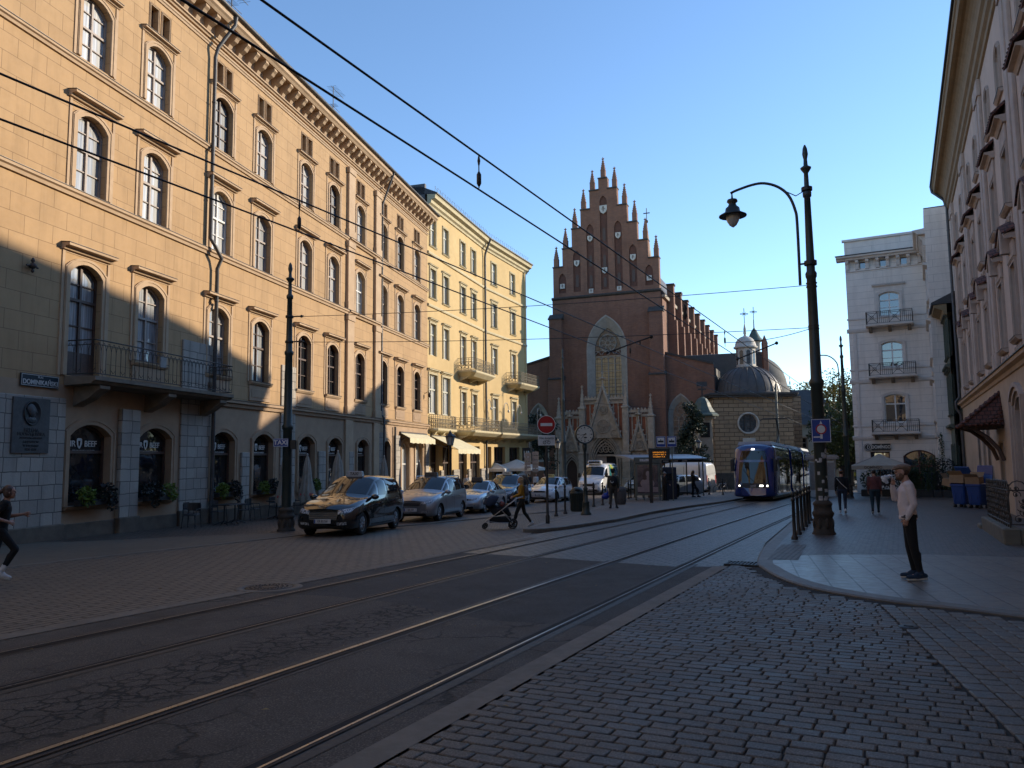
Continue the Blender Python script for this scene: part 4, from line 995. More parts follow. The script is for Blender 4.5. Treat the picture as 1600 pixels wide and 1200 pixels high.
for i in range(16): s_.tube([(-2.15+i*.28+.12*cos(a), .08, 7.72+.12*sin(a)+.13) for a in [pi*k/5 for k in range(6)]], .03, 4)
PB(s_, 'parapet', m_pst)
def gable(w_, zb, zt, d, crk, open_w, open_z):
    """tall crocketed gable: two raking bars, tracery between them"""
    s_ = MB(); t = .2
    for sg in (-1, 1):
        s_.rings([[(sg*w_/2,-d,zb),(sg*(w_/2-t*1.6),-d,zb),(sg*(w_/2-t*1.6),.1,zb),(sg*w_/2,.1,zb)],[(sg*.04,-d,zt),(0,-d,zt-t*3),(0,.1,zt-t*3),(sg*.04,.1,zt)]])
        s_.tube([(sg*(w_/2-.09),-d-.03,zb),(sg*.02,-d-.03,zt-.2)], .05, 5)
        for i in range(1, crk):
            q = i/crk; s_.ball((sg*(w_/2*(1-q)+.07), -d*.5, zb+(zt-zb)*q), (.11,.11,.12), 6, 5); s_.ball((sg*(w_/2*(1-q)+.16), -d*.5, zb+(zt-zb)*q+.08), .06, 5, 4)
    h = zt-zb
    for cz, r_ in ((zb+h*.22, w_*.18), (zb+h*.52, w_*.11)):
        s_.tube([(r_*cos(a), -d*.5, cz+r_*sin(a)) for a in [2*pi*i/20 for i in range(21)]], .05, 5)
        for k in range(6):
            a = k*pi/3; s_.tube([(0,-d*.5,cz),(r_*cos(a),-d*.5,cz+r_*sin(a))], .035, 4)
            s_.tube([(r_*.62*cos(a)+r_*.3*cos(e), -d*.5, cz+r_*.62*sin(a)+r_*.3*sin(e)) for e in [2*pi*i/8 for i in range(9)]], .025, 4)
    for sg in (-1, 1):
        for zz, r_ in ((.08,.11),(.1,.09)):
            s_.tube([(sg*w_*.3+w_*r_*cos(e), -d*.5, zb+h*zz+w_*r_*sin(e)) for e in [2*pi*i/10 for i in range(11)]], .035, 4)
    s_.tess([[(-w_/2+.1,zb),(w_/2-.1,zb),(0,zt-.5)]], .0)
    s_.lathe([(.1,0),(.16,.25),(.09,.3),(.09,.75),(.28,.85),(.3,.95),(.1,1.02),(.08,1.35),(.2,1.42),(.05,1.6)], 6, (0,-d*.4,zt-.25), False)
    s_.box(-.36,.36,-d*.4-.06,-d*.4+.06, zt+.62, zt+.78)
    return s_
recalc(PB(gable(4.0, 3.9, 9.7, .3, 9, 1, 1), 'portal_gable', m_pst, 0, -.1, 0))
for sg in (-1, 1):
    s_ = MB(); dd = gothic(1.5, 4.0, 6, 0, gc-.3); s_.tess([[(-1.35,gc-.3),(1.35,gc-.3),(1.35,6.4),(-1.35,6.4)], dd], .35)
    for k, w_ in enumerate((1.8, 1.5, 1.2)): s_.band(gothic(w_+.18, 4.3-k*.3, 6, 0, gc-.3), gothic(w_, 4.15-k*.3, 6, 0, gc-.3), .1+k*.1, .3+k*.1)
    recalc(PB(s_, 'side_bay', m_pst, sg*3.8))
    s_ = MB(); s_.box(-1.25,1.25,.3,.34,2.6,6.1); PB(s_, 'brick_panel', m_red, sg*3.8)
    s_ = MB()
    for i in range(6): s_.box(-1.25+i*.5-.06, -1.25+i*.5+.06, .2, .297, 2.6, 6.1)
    s_.box(-1.35,1.35,.15,.6,6.1,6.35); s_.box(-1.4,1.4,.05,.7,6.6,6.8)
    for i in range(7): s_.add([(-1.35+i*.38,.1,6.8),(-1.35+i*.38+.3,.1,6.8),(-1.35+i*.38+.15,.1,7.1),(-1.35+i*.38,.4,6.8),(-1.35+i*.38+.3,.4,6.8),(-1.35+i*.38+.15,.4,7.1)], [(0,1,2),(3,5,4),(0,2,5,3),(1,4,5,2)])
    for i in range(9): s_.tube([(-1.3+i*.3+.12*cos(a), .08, 6.38+.12*sin(a)+.1) for a in [pi*k/5 for k in range(6)]], .03, 4)
    PB(s_, 'parapet', m_pst, sg*3.8)
    recalc(PB(gable(2.2, 2.5, 5.7, .22, 6, 1, 1), 'portal_gable', m_pst, sg*3.8, 0, 0))
    for x, zt, ht in ((2.4, 7.9, 2.2), (5.1, 6.9, 2.0)):
        s_ = MB(); s_.bbox(-.42,.42,-.35,.6,gc-.3,2.2,.04); s_.bbox(-.5,.5,-.42,.65,gc-.3,-.4,.05); s_.bbox(-.48,.48,-.4,.62,2.2,2.4,.04); s_.bbox(-.34,.34,-.27,.5,2.4,zt-.8,.06)
        s_.bbox(-.2,.2,-.33,-.26,3.0,zt-1.4,.03); s_.bbox(-.42,.42,-.34,.55,zt-.8,zt-.6,.05)
        PB(s_, 'pier', m_pst, sg*x); PB(pinnacle(zt-.6, ht, .5, m_pst, .01-.0), 'pinnacle', m_pst, sg*x, .1, 0)
s_ = MB(); s_.box(-1.2,0.05,.66,.72,gc-.3,2.0); PB(s_, 'door_leaf', m_fgrey, -.02)
s_ = MB(); s_.box(-1.25,1.25,.6,.7,2.0,2.2); s_.box(-1.3,1.3,.69,.695,gc-.3,4.4); PB(s_, 'door_void', m_groove)
s_ = MB(); s_.box(-1.3,1.3,.5,.62,1.95,2.15)
for cx, cz, r_ in ((-.55,2.7,.32),(.0,2.7,.32),(.55,2.7,.32),(-.3,3.3,.32),(.3,3.3,.32),(0,3.9,.28)):
    s_.tube([(cx+r_*cos(e), .58, cz+r_*sin(e)) for e in [2*pi*i/12 for i in range(13)]], .05, 5)
    for k in range(4): s_.tube([(cx,.58,cz),(cx+r_*cos(k*pi/2+.4),.58,cz+r_*sin(k*pi/2+.4))], .035, 4)
PB(s_, 'tympanum_tracery', m_pst)
for sg in (-1, 1): PB(MB().box(-.7,.7,.66,.7,gc-.3,2.4), 'side_door', m_fbrown, sg*3.8)

# ------------------------------------------------------------- domed chapel
m_rust_st = brick('rusticated_stone', (.38,.27,.165), (.26,.18,.115), (.07,.05,.036), 1.0, .42, .03, .9, .9, dist=.01, var=.5, dirt=.5, dd=.05)
m_dome = mat('dome_sheet', (.075,.062,.054), (.05,.043,.04), .5, 2.5, .1, 20)
m_lan = mat('lantern_stone', (.52,.47,.41), (.42,.38,.33), .75, 3, .1, 30, dirt=.3)
m_gdome = mat('grey_dome_stone', (.13,.125,.115), (.10,.097,.09), .85, 2, .3, 15, dirt=.4)
m_cop = mat('green_copper', (.075,.105,.085), (.055,.075,.065), .6, 3, .1, 30)
X0, X1, Yc = 20.45, 28.45, 78.0; gch = gz(0, Yc)
DC = root('domed_chapel', 'square rusticated stone chapel with ribbed dark dome and white lantern', 'chapel', (X0, Yc, 0))
W = X1-X0; F = Fac(DC)
b = MB(); b.tess([[(0,gch-.3),(W,gch-.3),(W,7.2),(0,7.2)], circ(.95, 28, 3.45, 5.1)], 0); b.wallring(circ(.95, 28, 3.45, 5.1)[::-1], 0, .4); b.box(0, W, .5, .6, gch, 7.2); b.box(-.02, 0, .003, W, gch-.3, 7.2); b.box(W, W+.02, .003, W, gch-.3, 7.2)
recalc(F.mk(b, 'wall', m_rust_st))
F.mk(MB().bbox(-.06, W+.06, -.1, -.002, gch-.3, gch+1.6, .03), 'plinth', m_pstd)
s_ = MB(); s_.box(-.03, W+.03, -.03, W, 7.2, 7.75); s_.mat = 1; s_.bbox(-.4, W+.4, -.4, W+.4, 7.75, 7.95, .04); s_.bbox(-.5, W+.5, -.5, W+.5, 7.95, 8.2, .06); F.mk(s_, 'cornice', [m_rust_st, m_pstd])
rw = F.mk(MB().rings([[(3.45+r_*cos(a),y,5.1+r_*sin(a)) for a in [2*pi*i/28 for i in range(28)]] for r_, y in ((1.12,.003),(1.12,-.08),(1.0,-.1),(.94,.0),(.9,.3))], True, False, True), 'round_window', m_lan)
s_ = MB(); s_.tess([circ(.93, 28, 3.45, 5.1)[::-1]], .3); s_.build('pane', g_lead, rw)
s_ = MB()
for k in (-.3, .3): s_.box(3.45+k-.04, 3.45+k+.04, .22, .29, 4.25, 5.95); s_.box(2.6, 4.3, .24, .285, 5.1+k-.03, 5.1+k+.03)
s_.build('glazing_bar', m_iron, rw)
F.mk(MB().bbox(2.8, 4.1, -.08, -.002, 2.9, 3.6, .05), 'tablet', m_lan)
cx, cy = 4.7, W/2
prof = [(3.45*cos(a)+.05, 8.25+3.1*sin(a)) for a in [pi/2*i/14*.93 for i in range(15)]]
s_ = MB(); s_.lathe([(3.7,8.1),(3.7,8.35)]+prof, 48, (cx,cy,0)); dm = F.mk(s_, 'dome', m_dome)
s_ = MB()
for k in range(24):
    a = 2*pi*k/24; s_.tube([(cx+(r_+.02)*cos(a), cy+(r_+.02)*sin(a), z) for r_, z in prof], .045, 5)
s_.build('rib', m_dome, dm)
s_ = MB(); s_.lathe([(1.15,11.1),(1.2,11.3),(1.02,11.35),(1.02,13.3)], 8, (cx,cy,0), False, True, pi/8); s_.lathe([(1.2,13.3),(1.28,13.45),(1.15,13.5),(1.08,13.7)], 16, (cx,cy,0)); s_.lathe([(1.08*cos(a), 13.6+1.05*sin(a)) for a in [pi/2*i/8*.97 for i in range(9)]], 20, (cx,cy,0)); s_.lathe([(.2,14.6),(.12,14.8),(.2,15),(.1,15.2),(.16,15.35),(.03,16.1)], 8, (cx,cy,0)); ln = F.mk(s_, 'lantern', m_lan)
for k in range(8):
    a = k*pi/4; s_ = MB(); s_.tess([arch(.42, 1.5, .2, 5)], 0); o = s_.build('lantern_window', g_lead, ln); rr_ = 1.02*cos(pi/8)+.015; o.location = (cx+rr_*sin(a), cy-rr_*cos(a), 11.55); o.rotation_euler = (0,0,a)
def cross(b, x, y, z, h, sun_=False):
    b.box(x-.03,x+.03,y-.03,y+.03,z,z+h); b.box(x-h*.26,x+h*.26,y-.03,y+.03,z+h*.6,z+h*.66)
    for k in range(4):
        a = k*pi/2+pi/4; b.tube([(x,y,z+h*.63),(x+h*.2*cos(a),y,z+h*.63+h*.2*sin(a))], .018, 4)
s_ = MB(); cross(s_, cx, cy, 16.0, 1.7); s_.build('cross', m_iron, ln)
s_ = MB(); s_.prism([(-1.5,8.0),(-1.5,13.2),(8.2,13.6),(8.2,8.0)], 9.0, 9.6); s_.rings([[(-1.5,9.0,13.2),(8.0,9.0,13.6),(8.0,14,10),(-1.5,14,10)],[(-1.5,9.6,13.3),(8.0,9.6,13.7),(8.0,14.6,10),(-1.5,14.6,10)]]); recalc(F.mk(s_, 'rear_roof', m_roof))
s_ = MB(); s_.bbox(-.28,.28,-.28,.28,9.5,14.4,.04); s_.lathe([(.42,14.4),(.05,15.4)], 4, (0,0,0), False, True, pi/4); o = F.mk(s_, 'brick_pinnacle', m_brk, 8.2, 8.3, 0)
# the second, grey dome behind
GD = root('grey_domed_chapel', 'grey stone dome with small green-topped lantern rising behind the dark dome', 'chapel', (29.35, 92.0, 0)); F = Fac(GD)
F.mk(MB().box(-3.8,3.8,-3.8,3.8,gz(0,92),8.6), 'wall', m_rust_st); F.mk(MB().lathe([(3.75,8.6),(3.75,9.8),(3.55,9.85)]+[(3.5*cos(a), 9.85+3.9*sin(a)) for a in [pi/2*i/10*.95 for i in range(11)]], 32), 'dome', m_gdome)
gl_ = F.mk(MB().lathe([(.8,13.6),(.7,13.8),(.66,15.4),(.95,15.6)], 10), 'lantern', m_lan)
F.mk(MB().lathe([(1.15,15.55),(.75,16.0),(.35,16.8),(.08,17.2),(.06,18.2)], 10), 'lantern_roof', m_cop)
s_ = MB(); cross(s_, 0, 0, 18.1, 1.7); F.mk(s_, 'cross', m_iron)
# wayside shrine with the green bell roof
sx, sy = 18.2, 73.5; g0 = gz(sx, sy)
SH = root('wayside_shrine', 'tall shrine column under a green bell-shaped copper roof and cross', 'shrine', (sx, sy, g0)); F = Fac(SH); z0 = -g0
F.mk(MB().bbox(-.9,.9,-.9,.9,0,1.2,.05).bbox(-.7,.7,-.7,.7,1.2,z0+5.6,.04).bbox(-.95,.95,-.95,.95,z0+5.35,z0+5.6,.05), 'column', mat('shrine_plaster', (.36,.31,.25), (.28,.24,.19), .85, 2, .1, 30))
F.mk(MB().bbox(-.45,.45,-.74,-.705,z0+3.6,z0+5.0,.02), 'niche', m_groove)
F.mk(MB().lathe([(1.5,5.6),(1.52,5.72),(1.15,6.0),(.85,6.5),(.7,6.9),(.45,7.3),(.1,7.5)], 8, (0,0,z0), False, True, pi/8), 'bell_roof', m_cop)
s_ = MB(); s_.box(-.06,.06,-.06,.06,z0+7.4,z0+8.8); s_.box(-.4,.4,-.05,.05,z0+8.15,z0+8.28); s_.extr([(-.08,z0+8.5),(0,z0+8.95),(.08,z0+8.5)], -.5, .5); F.mk(s_, 'cross', m_iron)
# house beyond, behind the tram
HB = root('cream_house', 'pale cream house with dark hipped roof far down the street', 'house', (37.6, 106, gz(0,106))); F = Fac(HB, 0, 0, 0)
m_cream = mat('cream_plaster', (.50,.46,.37), (.43,.40,.32), .9, 1)
b = MB(); hs = [arch(1.2, 2.0, 0, x=x, z=z) for x in (2.2,5.0) for z in (4.2,)]; b.tess([[(0,0),(7,0),(7,8),(0,8)]]+hs, 0); b.box(0,7,.4,10,0,8); F.mk(b, 'wall', m_cream)
for x in (2.2,5.0): window(F, x, 4.2, 1.2, 2.0, 0, m_fgrey, g_dark, .2, .07, (.5,), (.33,.66), (), .14, m_trim)
F.mk(MB().rings([[(-.5,-.5,8),(7.5,-.5,8),(7.5,10.5,8),(-.5,10.5,8)],[(.3,4.6,13.2),(6.6,4.6,13.2),(6.6,5.4,13.2),(.3,5.4,13.2)]]), 'roof', m_roof)
F.mk(MB().tube([(-.2,-.15,7.8),(-.2,-.15,.2)], .09, 8), 'downpipe', m_pipe)
# ======================================================== right side of street
m_pink = mat('pink_plaster', (.60,.46,.365), (.53,.405,.32), .9, .9, .15, 40, dirt=.25)
m_pinkt = mat('pink_trim', (.50,.395,.325), (.42,.325,.265), .88, 1.5, .2, 40, dirt=.4)
m_peach = mat('peach_plaster', (.52,.375,.255), (.455,.325,.22), .9, 1, .15, 40, dirt=.35)
m_cove = mat('ochre_cove', (.27,.185,.10), (.22,.15,.08), .85, 2)
m_tile = brick('roof_tiles', (.17,.06,.038), (.11,.042,.03), (.03,.015,.012), .2, .16, .02, .8, .9, dist=.01, dd=.04)
m_whi = brick('white_rustication', (.74,.665,.59), (.71,.635,.56), (.44,.39,.35), 4.0, .52, .012, .88, .35, dist=0, var=.3, dirt=.18)
m_whit = mat('white_trim', (.64,.58,.525), (.55,.495,.445), .85, 2, .1, 40, dirt=.35)
m_grn = mat('green_plaster', (.13,.145,.11), (.105,.118,.09), .85, 1.5, .15, 40, dirt=.35)
m_grnt = mat('green_trim', (.10,.115,.088), (.075,.085,.065), .8, 3)
g_greyw = glass('grey_reflecting_glass', (.10,.105,.11), (.16,.165,.17), .05)
g_sky = glass('clear_reflecting_glass', (.02,.03,.045), None, .015, .006, ior=2.3)
p = sn(55.5, 3.8)
PB_ = root('pink_palace', 'long pink plastered palace with deep ochre eaves, pilasters and tile-capped window hoods', 'building', (p[0], p[1], 0), -R(90+26.5))
F = Fac(PB_); L = 62.0
prs = [(55.5-s) for s in (49.2, 40.55, 31.9, 23.25, 14.6, 5.95)]
us = [c+d for c in prs for d in (-1.76, 1.76)]
b = MB()
panel(b, 0, L, 4.9, 9.6, [arch(1.15, 2.5, 0, x=u, z=5.6) for u in us], 0, .3)
panel(b, 0, L, 9.6, 13.6, [arch(1.15, 2.0, 0, x=u, z=10.0) for u in us], 0, .3)
panel(b, 0, L, 13.6, 17.6, [arch(.95, 1.7, .3, x=u, z=14.0) for u in us], 0, .3)
gfo = [arch(1.0, 2.6, 0, x=u, z=.6) for u in (9.5, 12.0, 14.2)] + [arch(2.2, 4.6, .3, x=24.5, z=-.9), arch(1.3, 3.2, 0, x=18.9, z=-1.0)] + [arch(1.3, 2.6, .3, x=u, z=.8) for u in (33, 38, 43, 48)]
b.mat = 1; panel(b, 0, L, -1.6, 4.9, gfo, -.06, .4)
b.mat = 0; b.box(0, L, .5, .62, -1.6, 17.6); b.box(-.02, 0, 0, 14, -1.6, 17.6)
recalc(F.mk(b, 'wall', [m_pink, m_peach]))
s_ = MB(); s_.extr([(.0,4.55),(-.12,4.6),(-.16,4.72),(-.3,4.8),(-.32,4.92),(.0,5.02)], 0, L); s_.mat = 1; s_.extr([(.003,5.03),(-.36,4.925),(-.36,4.96),(.003,5.08)], 0, L); F.mk(s_, 'ledge', [m_peach, m_flash])
s_ = MB(); s_.extr([(.003,17.0),(-.08,17.05),(-.1,17.25),(-.2,17.35),(-.22,17.6),(-.32,17.7)] + [(-.32-.42*(1-cos(a)), 17.7+.75*sin(a)) for a in [pi/2*i/6 for i in range(1,7)]] + [(-.86,18.5),(-.9,18.75),(-.96,18.8),(-.96,19.0),(.003,19.05)], -.12, L); F.mk(s_, 'cornice', m_cove)
s_ = MB(); s_.extr([(.3,19.06),(-1.05,19.02),(-1.05,19.16),(6.5,23.4),(13,19.06)], -.2, L); recalc(F.mk(s_, 'roof', m_roof))
cs = [(a+c)/2 for a, c in zip(prs, prs[1:])]
cs = [prs[0]-4.32] + cs + [prs[-1]+4.32]
for c in cs:
    for d in (-.48, .48):
        s_ = MB(); s_.bbox(max(.02, c+d-.3), c+d+.3, -.12, .003, 5.1, 16.9, .02); s_.bbox(max(.01, c+d-.36), c+d+.36, -.17, .002, 16.3, 16.98, .03); s_.bbox(max(.01, c+d-.34), c+d+.34, -.15, .002, 5.1, 5.8, .03); F.mk(s_, 'pilaster', m_pinkt)
def orn(u, z, w_):                                     # carved apron under a sill
    s_ = MB(); s_.bbox(-w_/2, w_/2, -.04, .003, -.55, 0, .01)
    for i in range(7):
        x = -w_*.36+w_*.72*i/6; s_.ball((x, -.06, -.26+.12*cos(i*2.2)), (.075,.05,.1), 8, 6)
    return F.mk(s_, 'carved_apron', m_pinkt, u, 0, z)
ap = None
for u in us:
    w1 = window(F, u, 5.6, 1.15, 2.5, 0, m_fgrey, g_greyw, .3, .06, (.5,), (.62,), (.3,), .16, m_pinkt, sill=(1.5,.2,.14), mh=m_flash, name='tall_window')
    w2 = window(F, u, 10.0, 1.15, 2.0, 0, m_fgrey, g_greyw, .3, .06, (.5,), (.62,), (), .15, m_pinkt, sill=(1.5,.2,.14), mh=m_flash)
    window(F, u, 14.0, .95, 1.7, .3, m_fgrey, g_greyw, .3, .05, (.5,), (.6,), (), .15, m_pinkt, sill=(1.35,.14,.12), mh=m_flash, name='attic_window')
    if ap is None:
        o1 = orn(u, 5.4, 1.25)
        s_ = MB(); n = 10
        for y0, y1, k in ((-.42,.003,0),):
            A_ = [(-.95+1.9*i/n, .0+.42*sin(pi*i/n)) for i in range(n+1)]
            s_.rings([[(x,y,z) for x, z in A_]+[(x,y,z-.16) for x, z in A_[::-1]] for y in (-.34,.003)])
            s_.mat = 1; s_.rings([[(x*1.06,y,z+.01+e) for x, z in A_]+[(x*1.06,y,z+.07+e) for x, z in A_[::-1]] for y, e in ((-.4,-.05),(-.2,.04),(.003,.12))])
        s_.mat = 0; s_.bbox(-.8,.8,-.1,.003,-.72,-.16,.02); s_.bbox(-.14,.14,-.36,.002,-.5,.4,.03)
        h1 = F.mk(s_, 'arched_hood', [m_pinkt, m_tile], u, 0, 8.95)
        s_ = MB(); s_.extr([(.003,0),(-.12,0),(-.2,.12),(-.34,.16),(-.34,.24),(.003,.26)], -.85, .85); s_.bbox(-.72,.72,-.08,.003,-.6,0,.02); s_.mat = 1
        s_.rings([[(-.92,-.42,.24),(.92,-.42,.24),(.92,.003,.62),(-.92,.003,.62)],[(-.92,-.42,.29),(.92,-.42,.29),(.92,.003,.68),(-.92,.003,.68)]])
        for i in range(8): s_.tube([(-.86+i*.245,-.43,.29),(-.86+i*.245,.0,.68)], .05, 6)
        h2 = F.mk(s_, 'tiled_hood', [m_pinkt, m_tile], u, 0, 12.75); ap = o1
    else:
        F.put(copytree(o1), u, 0, 5.4); F.put(copytree(h1), u, 0, 8.95); F.put(copytree(h2), u, 0, 12.75)
    F.put(copytree(o1), u, 0, 9.8)
for u in (9.5, 12.0, 14.2): window(F, u, .6, 1.0, 2.6, 0, m_fgrey, g_greyw, .34, .06, (.5,), (.6,), (), .18, m_pinkt, sill=(1.4,.12,.12), name='ground_window', y=0)
for u in (33, 38, 43, 48): window(F, u, .8, 1.3, 2.6, .3, m_fgrey, g_greyw, .34, .06, (.5,), (.6,), (), .18, m_pinkt, name='ground_window')
window(F, 18.9, -1.0, 1.3, 3.2, 0, m_fbrown, g_dark, .3, .08, (), (.72,), (), .15, m_pinkt, name='side_door')
s_ = MB()
for k, w_ in enumerate((3.0, 2.7, 2.4)): s_.band(arch(w_, 5.1-k*.15, .5, x=24.5, z=-.9), arch(w_-.3, 4.95-k*.15, .45, x=24.5, z=-.9), -.2+k*.07, -.05+k*.07)
s_.mat = 1; s_.tess([arch(2.2, 4.6, .3, x=24.5, z=-.9)], .3); s_.mat = 0; s_.box(24.45, 24.55, .2, .29, -.9, 3.6); F.mk(s_, 'portal', [m_pinkt, m_fgrey])
downpipe(F, [(.15,-1.0,19.0),(.2,-.95,18.6),(.5,-.35,17.9),(.5,-.2,17.4),(.5,-.2,5.3),(.5,-.42,5.0),(.5,-.42,4.6),(.5,-.2,4.2),(.5,-.2,-.9)], .085)
# tiled canopy on curved brackets
s_ = MB(); s_.add([(-1.5,-1.4,-.55),(1.5,-1.4,-.55),(1.5,.0,-.55),(-1.5,.0,-.55),(-.6,0,.72),(.6,0,.72)], [(0,1,5,4),(1,2,5),(3,0,4),(3,2,1,0)])
for i in range(13):
    x = -1.44+i*.24; s_.tube([(x,-1.44,-.56),(x*.44,0,.74)], .07, 6)
for sg in (-1, 1):
    for i in range(1, 7): t_ = i/7; s_.tube([(sg*1.53,-1.4*t_,-.56),(sg*(1.53-.9*(1-t_)),-.02-.0*t_,-.52+1.2*(1-t_))], .065, 6)
    for i in range(9): s_.ball((sg*(1.5-.9*i/8), -1.42+1.4*i/8, -.5+1.24*i/8), .085, 6, 5)
cn = F.mk(s_, 'tiled_canopy', m_tile, 18.9, -.06, 3.45)
for sg in (-1, 1):
    s_ = MB(); s_.tube([(0,-1.25,-.62),(0,-.95,-.72),(0,-.55,-1.05),(0,-.2,-1.5),(0,-.05,-1.95)], [.07,.08,.09,.09,.08], 6); s_.box(-.08,.08,-1.35,0,-.68,-.56); q = s_.build('bracket', m_fbrown, cn); q.location = (sg*1.1,0,0)
# ---- white corner house with balconies, and the house fronts between
PW = (26.72, 60.3); gw = gz(*PW)
WB = root('white_corner_house', 'white rusticated four-storey corner house with three iron balconies and a restaurant', 'building', (PW[0], PW[1], 0), R(90-118.2))
F = Fac(WB); W = 5.65
fl = [(12.6,1.85,11.62),(8.55,1.9,7.62),(4.3,2.1,3.3)]
b = MB()
panel(b, 0, W, 3.1, 7.5, [arch(1.5,2.2,.2,x=3.0,z=4.2)], 0, .22); panel(b, 0, W, 7.5, 11.55, [arch(1.5,2.0,.2,x=3.0,z=8.5)], 0, .22); panel(b, 0, W, 11.55, 16.2, [arch(1.45,1.9,.2,x=3.0,z=12.5)], 0, .22)
panel(b, 0, W, 16.2, 17.2, [[(x-.25,16.45),(x-.25,17.0),(x+.25,17.0),(x+.25,16.45)] for x in (1.3,2.75,4.2)], 0, .3)
panel(b, 0, W, gw-.4, 3.1, [arch(1.35,2.6,.0,x=1.75,z=-.6), arch(2.15,3.2,.45,x=4.4,z=-1.1)], 0, .3)
b.box(0.3, W, .5, .6, gw-.4, 17.2); b.tess([[(0,17.2),(W,17.2),(W,18.7),(0,18.7)]], 0)
ply = [(W,0),(W,-6.4),(17,-6.4),(17,9.6),(7.2,9.6),(0.0,0.0)]
for (xa,ya),(xb,yb) in zip(ply, ply[1:]): b.add([(xa,ya,gw-.4),(xb,yb,gw-.4),(xb,yb,18.7),(xa,ya,18.7)], [(0,1,2,3)])
recalc(F.mk(b, 'wall', m_whi))
s_ = MB(); s_.plan([(0,0.02),(W,0.02),(W,-6.3),(17,-6.3),(17,9.6),(7.2,9.6)], 18.62, 18.8); s_.mat = 1; s_.extr([(.02,18.7),(-.12,18.72),(-.12,18.9),(.3,18.9)], -.15, W+.0); F.mk(s_, 'roof', [m_roof, m_whit])
s_ = MB(); s_.extr([(.003,17.1),(-.5,17.12),(-.56,17.24),(-.75,17.3),(-.78,17.42),(.003,17.5)], -.6, W); s_.mat = 1; s_.extr([(.003,17.52),(-.82,17.43),(-.82,17.5),(.003,17.6)], -.65, W)
s_.mat = 0; x = .15
while x < W: s_.extr([(-.002,17.1),(-.42,17.1),(-.4,16.95),(-.2,16.8),(-.12,16.4),(-.002,16.35)], x-.12, x+.12); x += .725
s_.extr([(.002,16.22),(-.08,16.25),(-.08,16.34),(.002,16.36)], 0, W)
F.mk(s_, 'cornice', [m_whit, m_roof])
wc = MB(); wc.extr([(.003,17.1),(-.5,17.12),(-.56,17.24),(-.75,17.3),(-.78,17.42),(.003,17.5)], 0, 5.9)
x = .3
while x < 5.8: wc.extr([(-.002,17.1),(-.42,17.1),(-.4,16.95),(-.2,16.8),(-.12,16.4),(-.002,16.35)], x-.12, x+.12); x += .725
FW = Fac(WB, W, -.0, -R(90)); FW.mk(wc, 'cornice', m_whit)
for z in (3.1, 7.5, 11.55):
    for F_, a, c in ((F, -.12, W), (FW, .12, 6.4)):
        s_ = MB(); s_.extr([(.003,-.2),(-.08,-.16),(-.12,-.02),(-.12,.1),(.003,.14)], a, c); s_.extr([(.003,.82),(-.07,.84),(-.07,.95),(.003,.97)], a+.05, c); F_.mk(s_, 'string_course', m_whit, 0, 0, z)
F.mk(MB().bbox(.28,.55,-.05,.003,gw,11.3,.02), 'corner_strip', m_whit)
for k, (z, h, w_) in enumerate(((12.5,1.9,1.45),(8.5,2.0,1.5),(4.2,2.2,1.5))):
    window(F, 3.0, z, w_, h, .2, m_fwhite, (g_sky if k < 2 else g_sky), .22, .08, (.5,), (.66,), (.36,) if k < 2 else (), .2, m_whit, hood=(2.3,.45,.2,.13) if k == 0 else None, mh=m_flash, name='balcony_door')
    zb = (11.62, 7.62, 3.28)[k]
    s_ = MB(); s_.extr([(.003,zb-.02),(-.95,zb),(-1.02,zb+.06),(-1.02,zb+.16),(.003,zb+.18)], 1.3, 4.6); bal = F.mk(s_, 'balcony', m_whit)
    for x in (1.6, 2.95, 4.3):
        s_ = MB(); scroll(s_, 0, .24, 0, .8, .36); q = s_.build('console', m_balc, bal); q.location = (x,0,zb-.02)
    s_ = MB(); railing(s_, [(1.36,0),(1.36,-.97),(4.54,-.97),(4.54,0)], zb+.18, .95, style=1, r=.014); s_.build('railing', m_iron, bal)
for x in (1.3,2.75,4.2): window(F, x, 16.45, .5, .55, 0, m_fgrey, g_sky, .3, .04, (), (), (), 0, name='attic_window')
window(F, 1.75, -.6, 1.35, 2.6, 0, m_fbrown, g_sky, .3, .1, (), (.58,), (), 0, name='restaurant_window'); window(F, 4.4, -1.1, 2.15, 3.2, .45, mat('red_frame', (.13,.03,.022), None, .5), g_sky, .3, .1, (.5,), (.62,), (), 0, name='restaurant_door')
for k in range(3):                                     # windows of the wing that turns the corner
    for z, h in ((12.5,1.9),(8.5,2.0),(4.2,2.2)):
        s_ = MB(); s_.band(arch(1.4,h+.3,.3), arch(1.05,h,.2), -.1, .003); s_.extr([(.003,h+.42),(-.26,h+.5),(-.26,h+.6),(.003,h+.66)], -.9, .9); s_.extr([(.003,-.2),(-.16,-.14),(-.16,-.02),(.003,.0)], -.85, .85); s_.mat = 1; s_.tess([arch(1.05,h,.2)], .0-.012)
        FW.mk(s_, 'wing_window', [m_whit, g_greyw], 1.3+k*1.9, 0, z)
sg = F.put(root('restaurant_sign', 'dark sign board with white wavy DOMINGO lettering and round emblem', 'shop sign'), 1.55, -.05, 2.1); sg.parent = None
a_ = R(90-118.2); sg.location = (PW[0]+1.55*cos(a_)+.08*sin(a_), PW[1]+1.55*sin(a_)-.08*cos(a_), 2.12); sg.rotation_euler = (0,0,a_)
m_bk = mat('black_sign', (.012,.011,.011), None, .4)
s_ = MB(); s_.bbox(-.35,.95,-.06,.03,0,.5,.02); s_.build('board', m_bk, sg); text('DOMÍNGO', .32, m_letw, sg, (.30,-.07,.24), bold=.012, sx=.85)
s_ = MB(); s_.rings([[(-.62+.29*k*cos(a), y, .24+.29*k*sin(a)) for a in [2*pi*i/20 for i in range(20)]] for k, y in ((1,.03),(1,-.07),(.9,-.075))]); s_.build('emblem_disc', m_bk, sg)
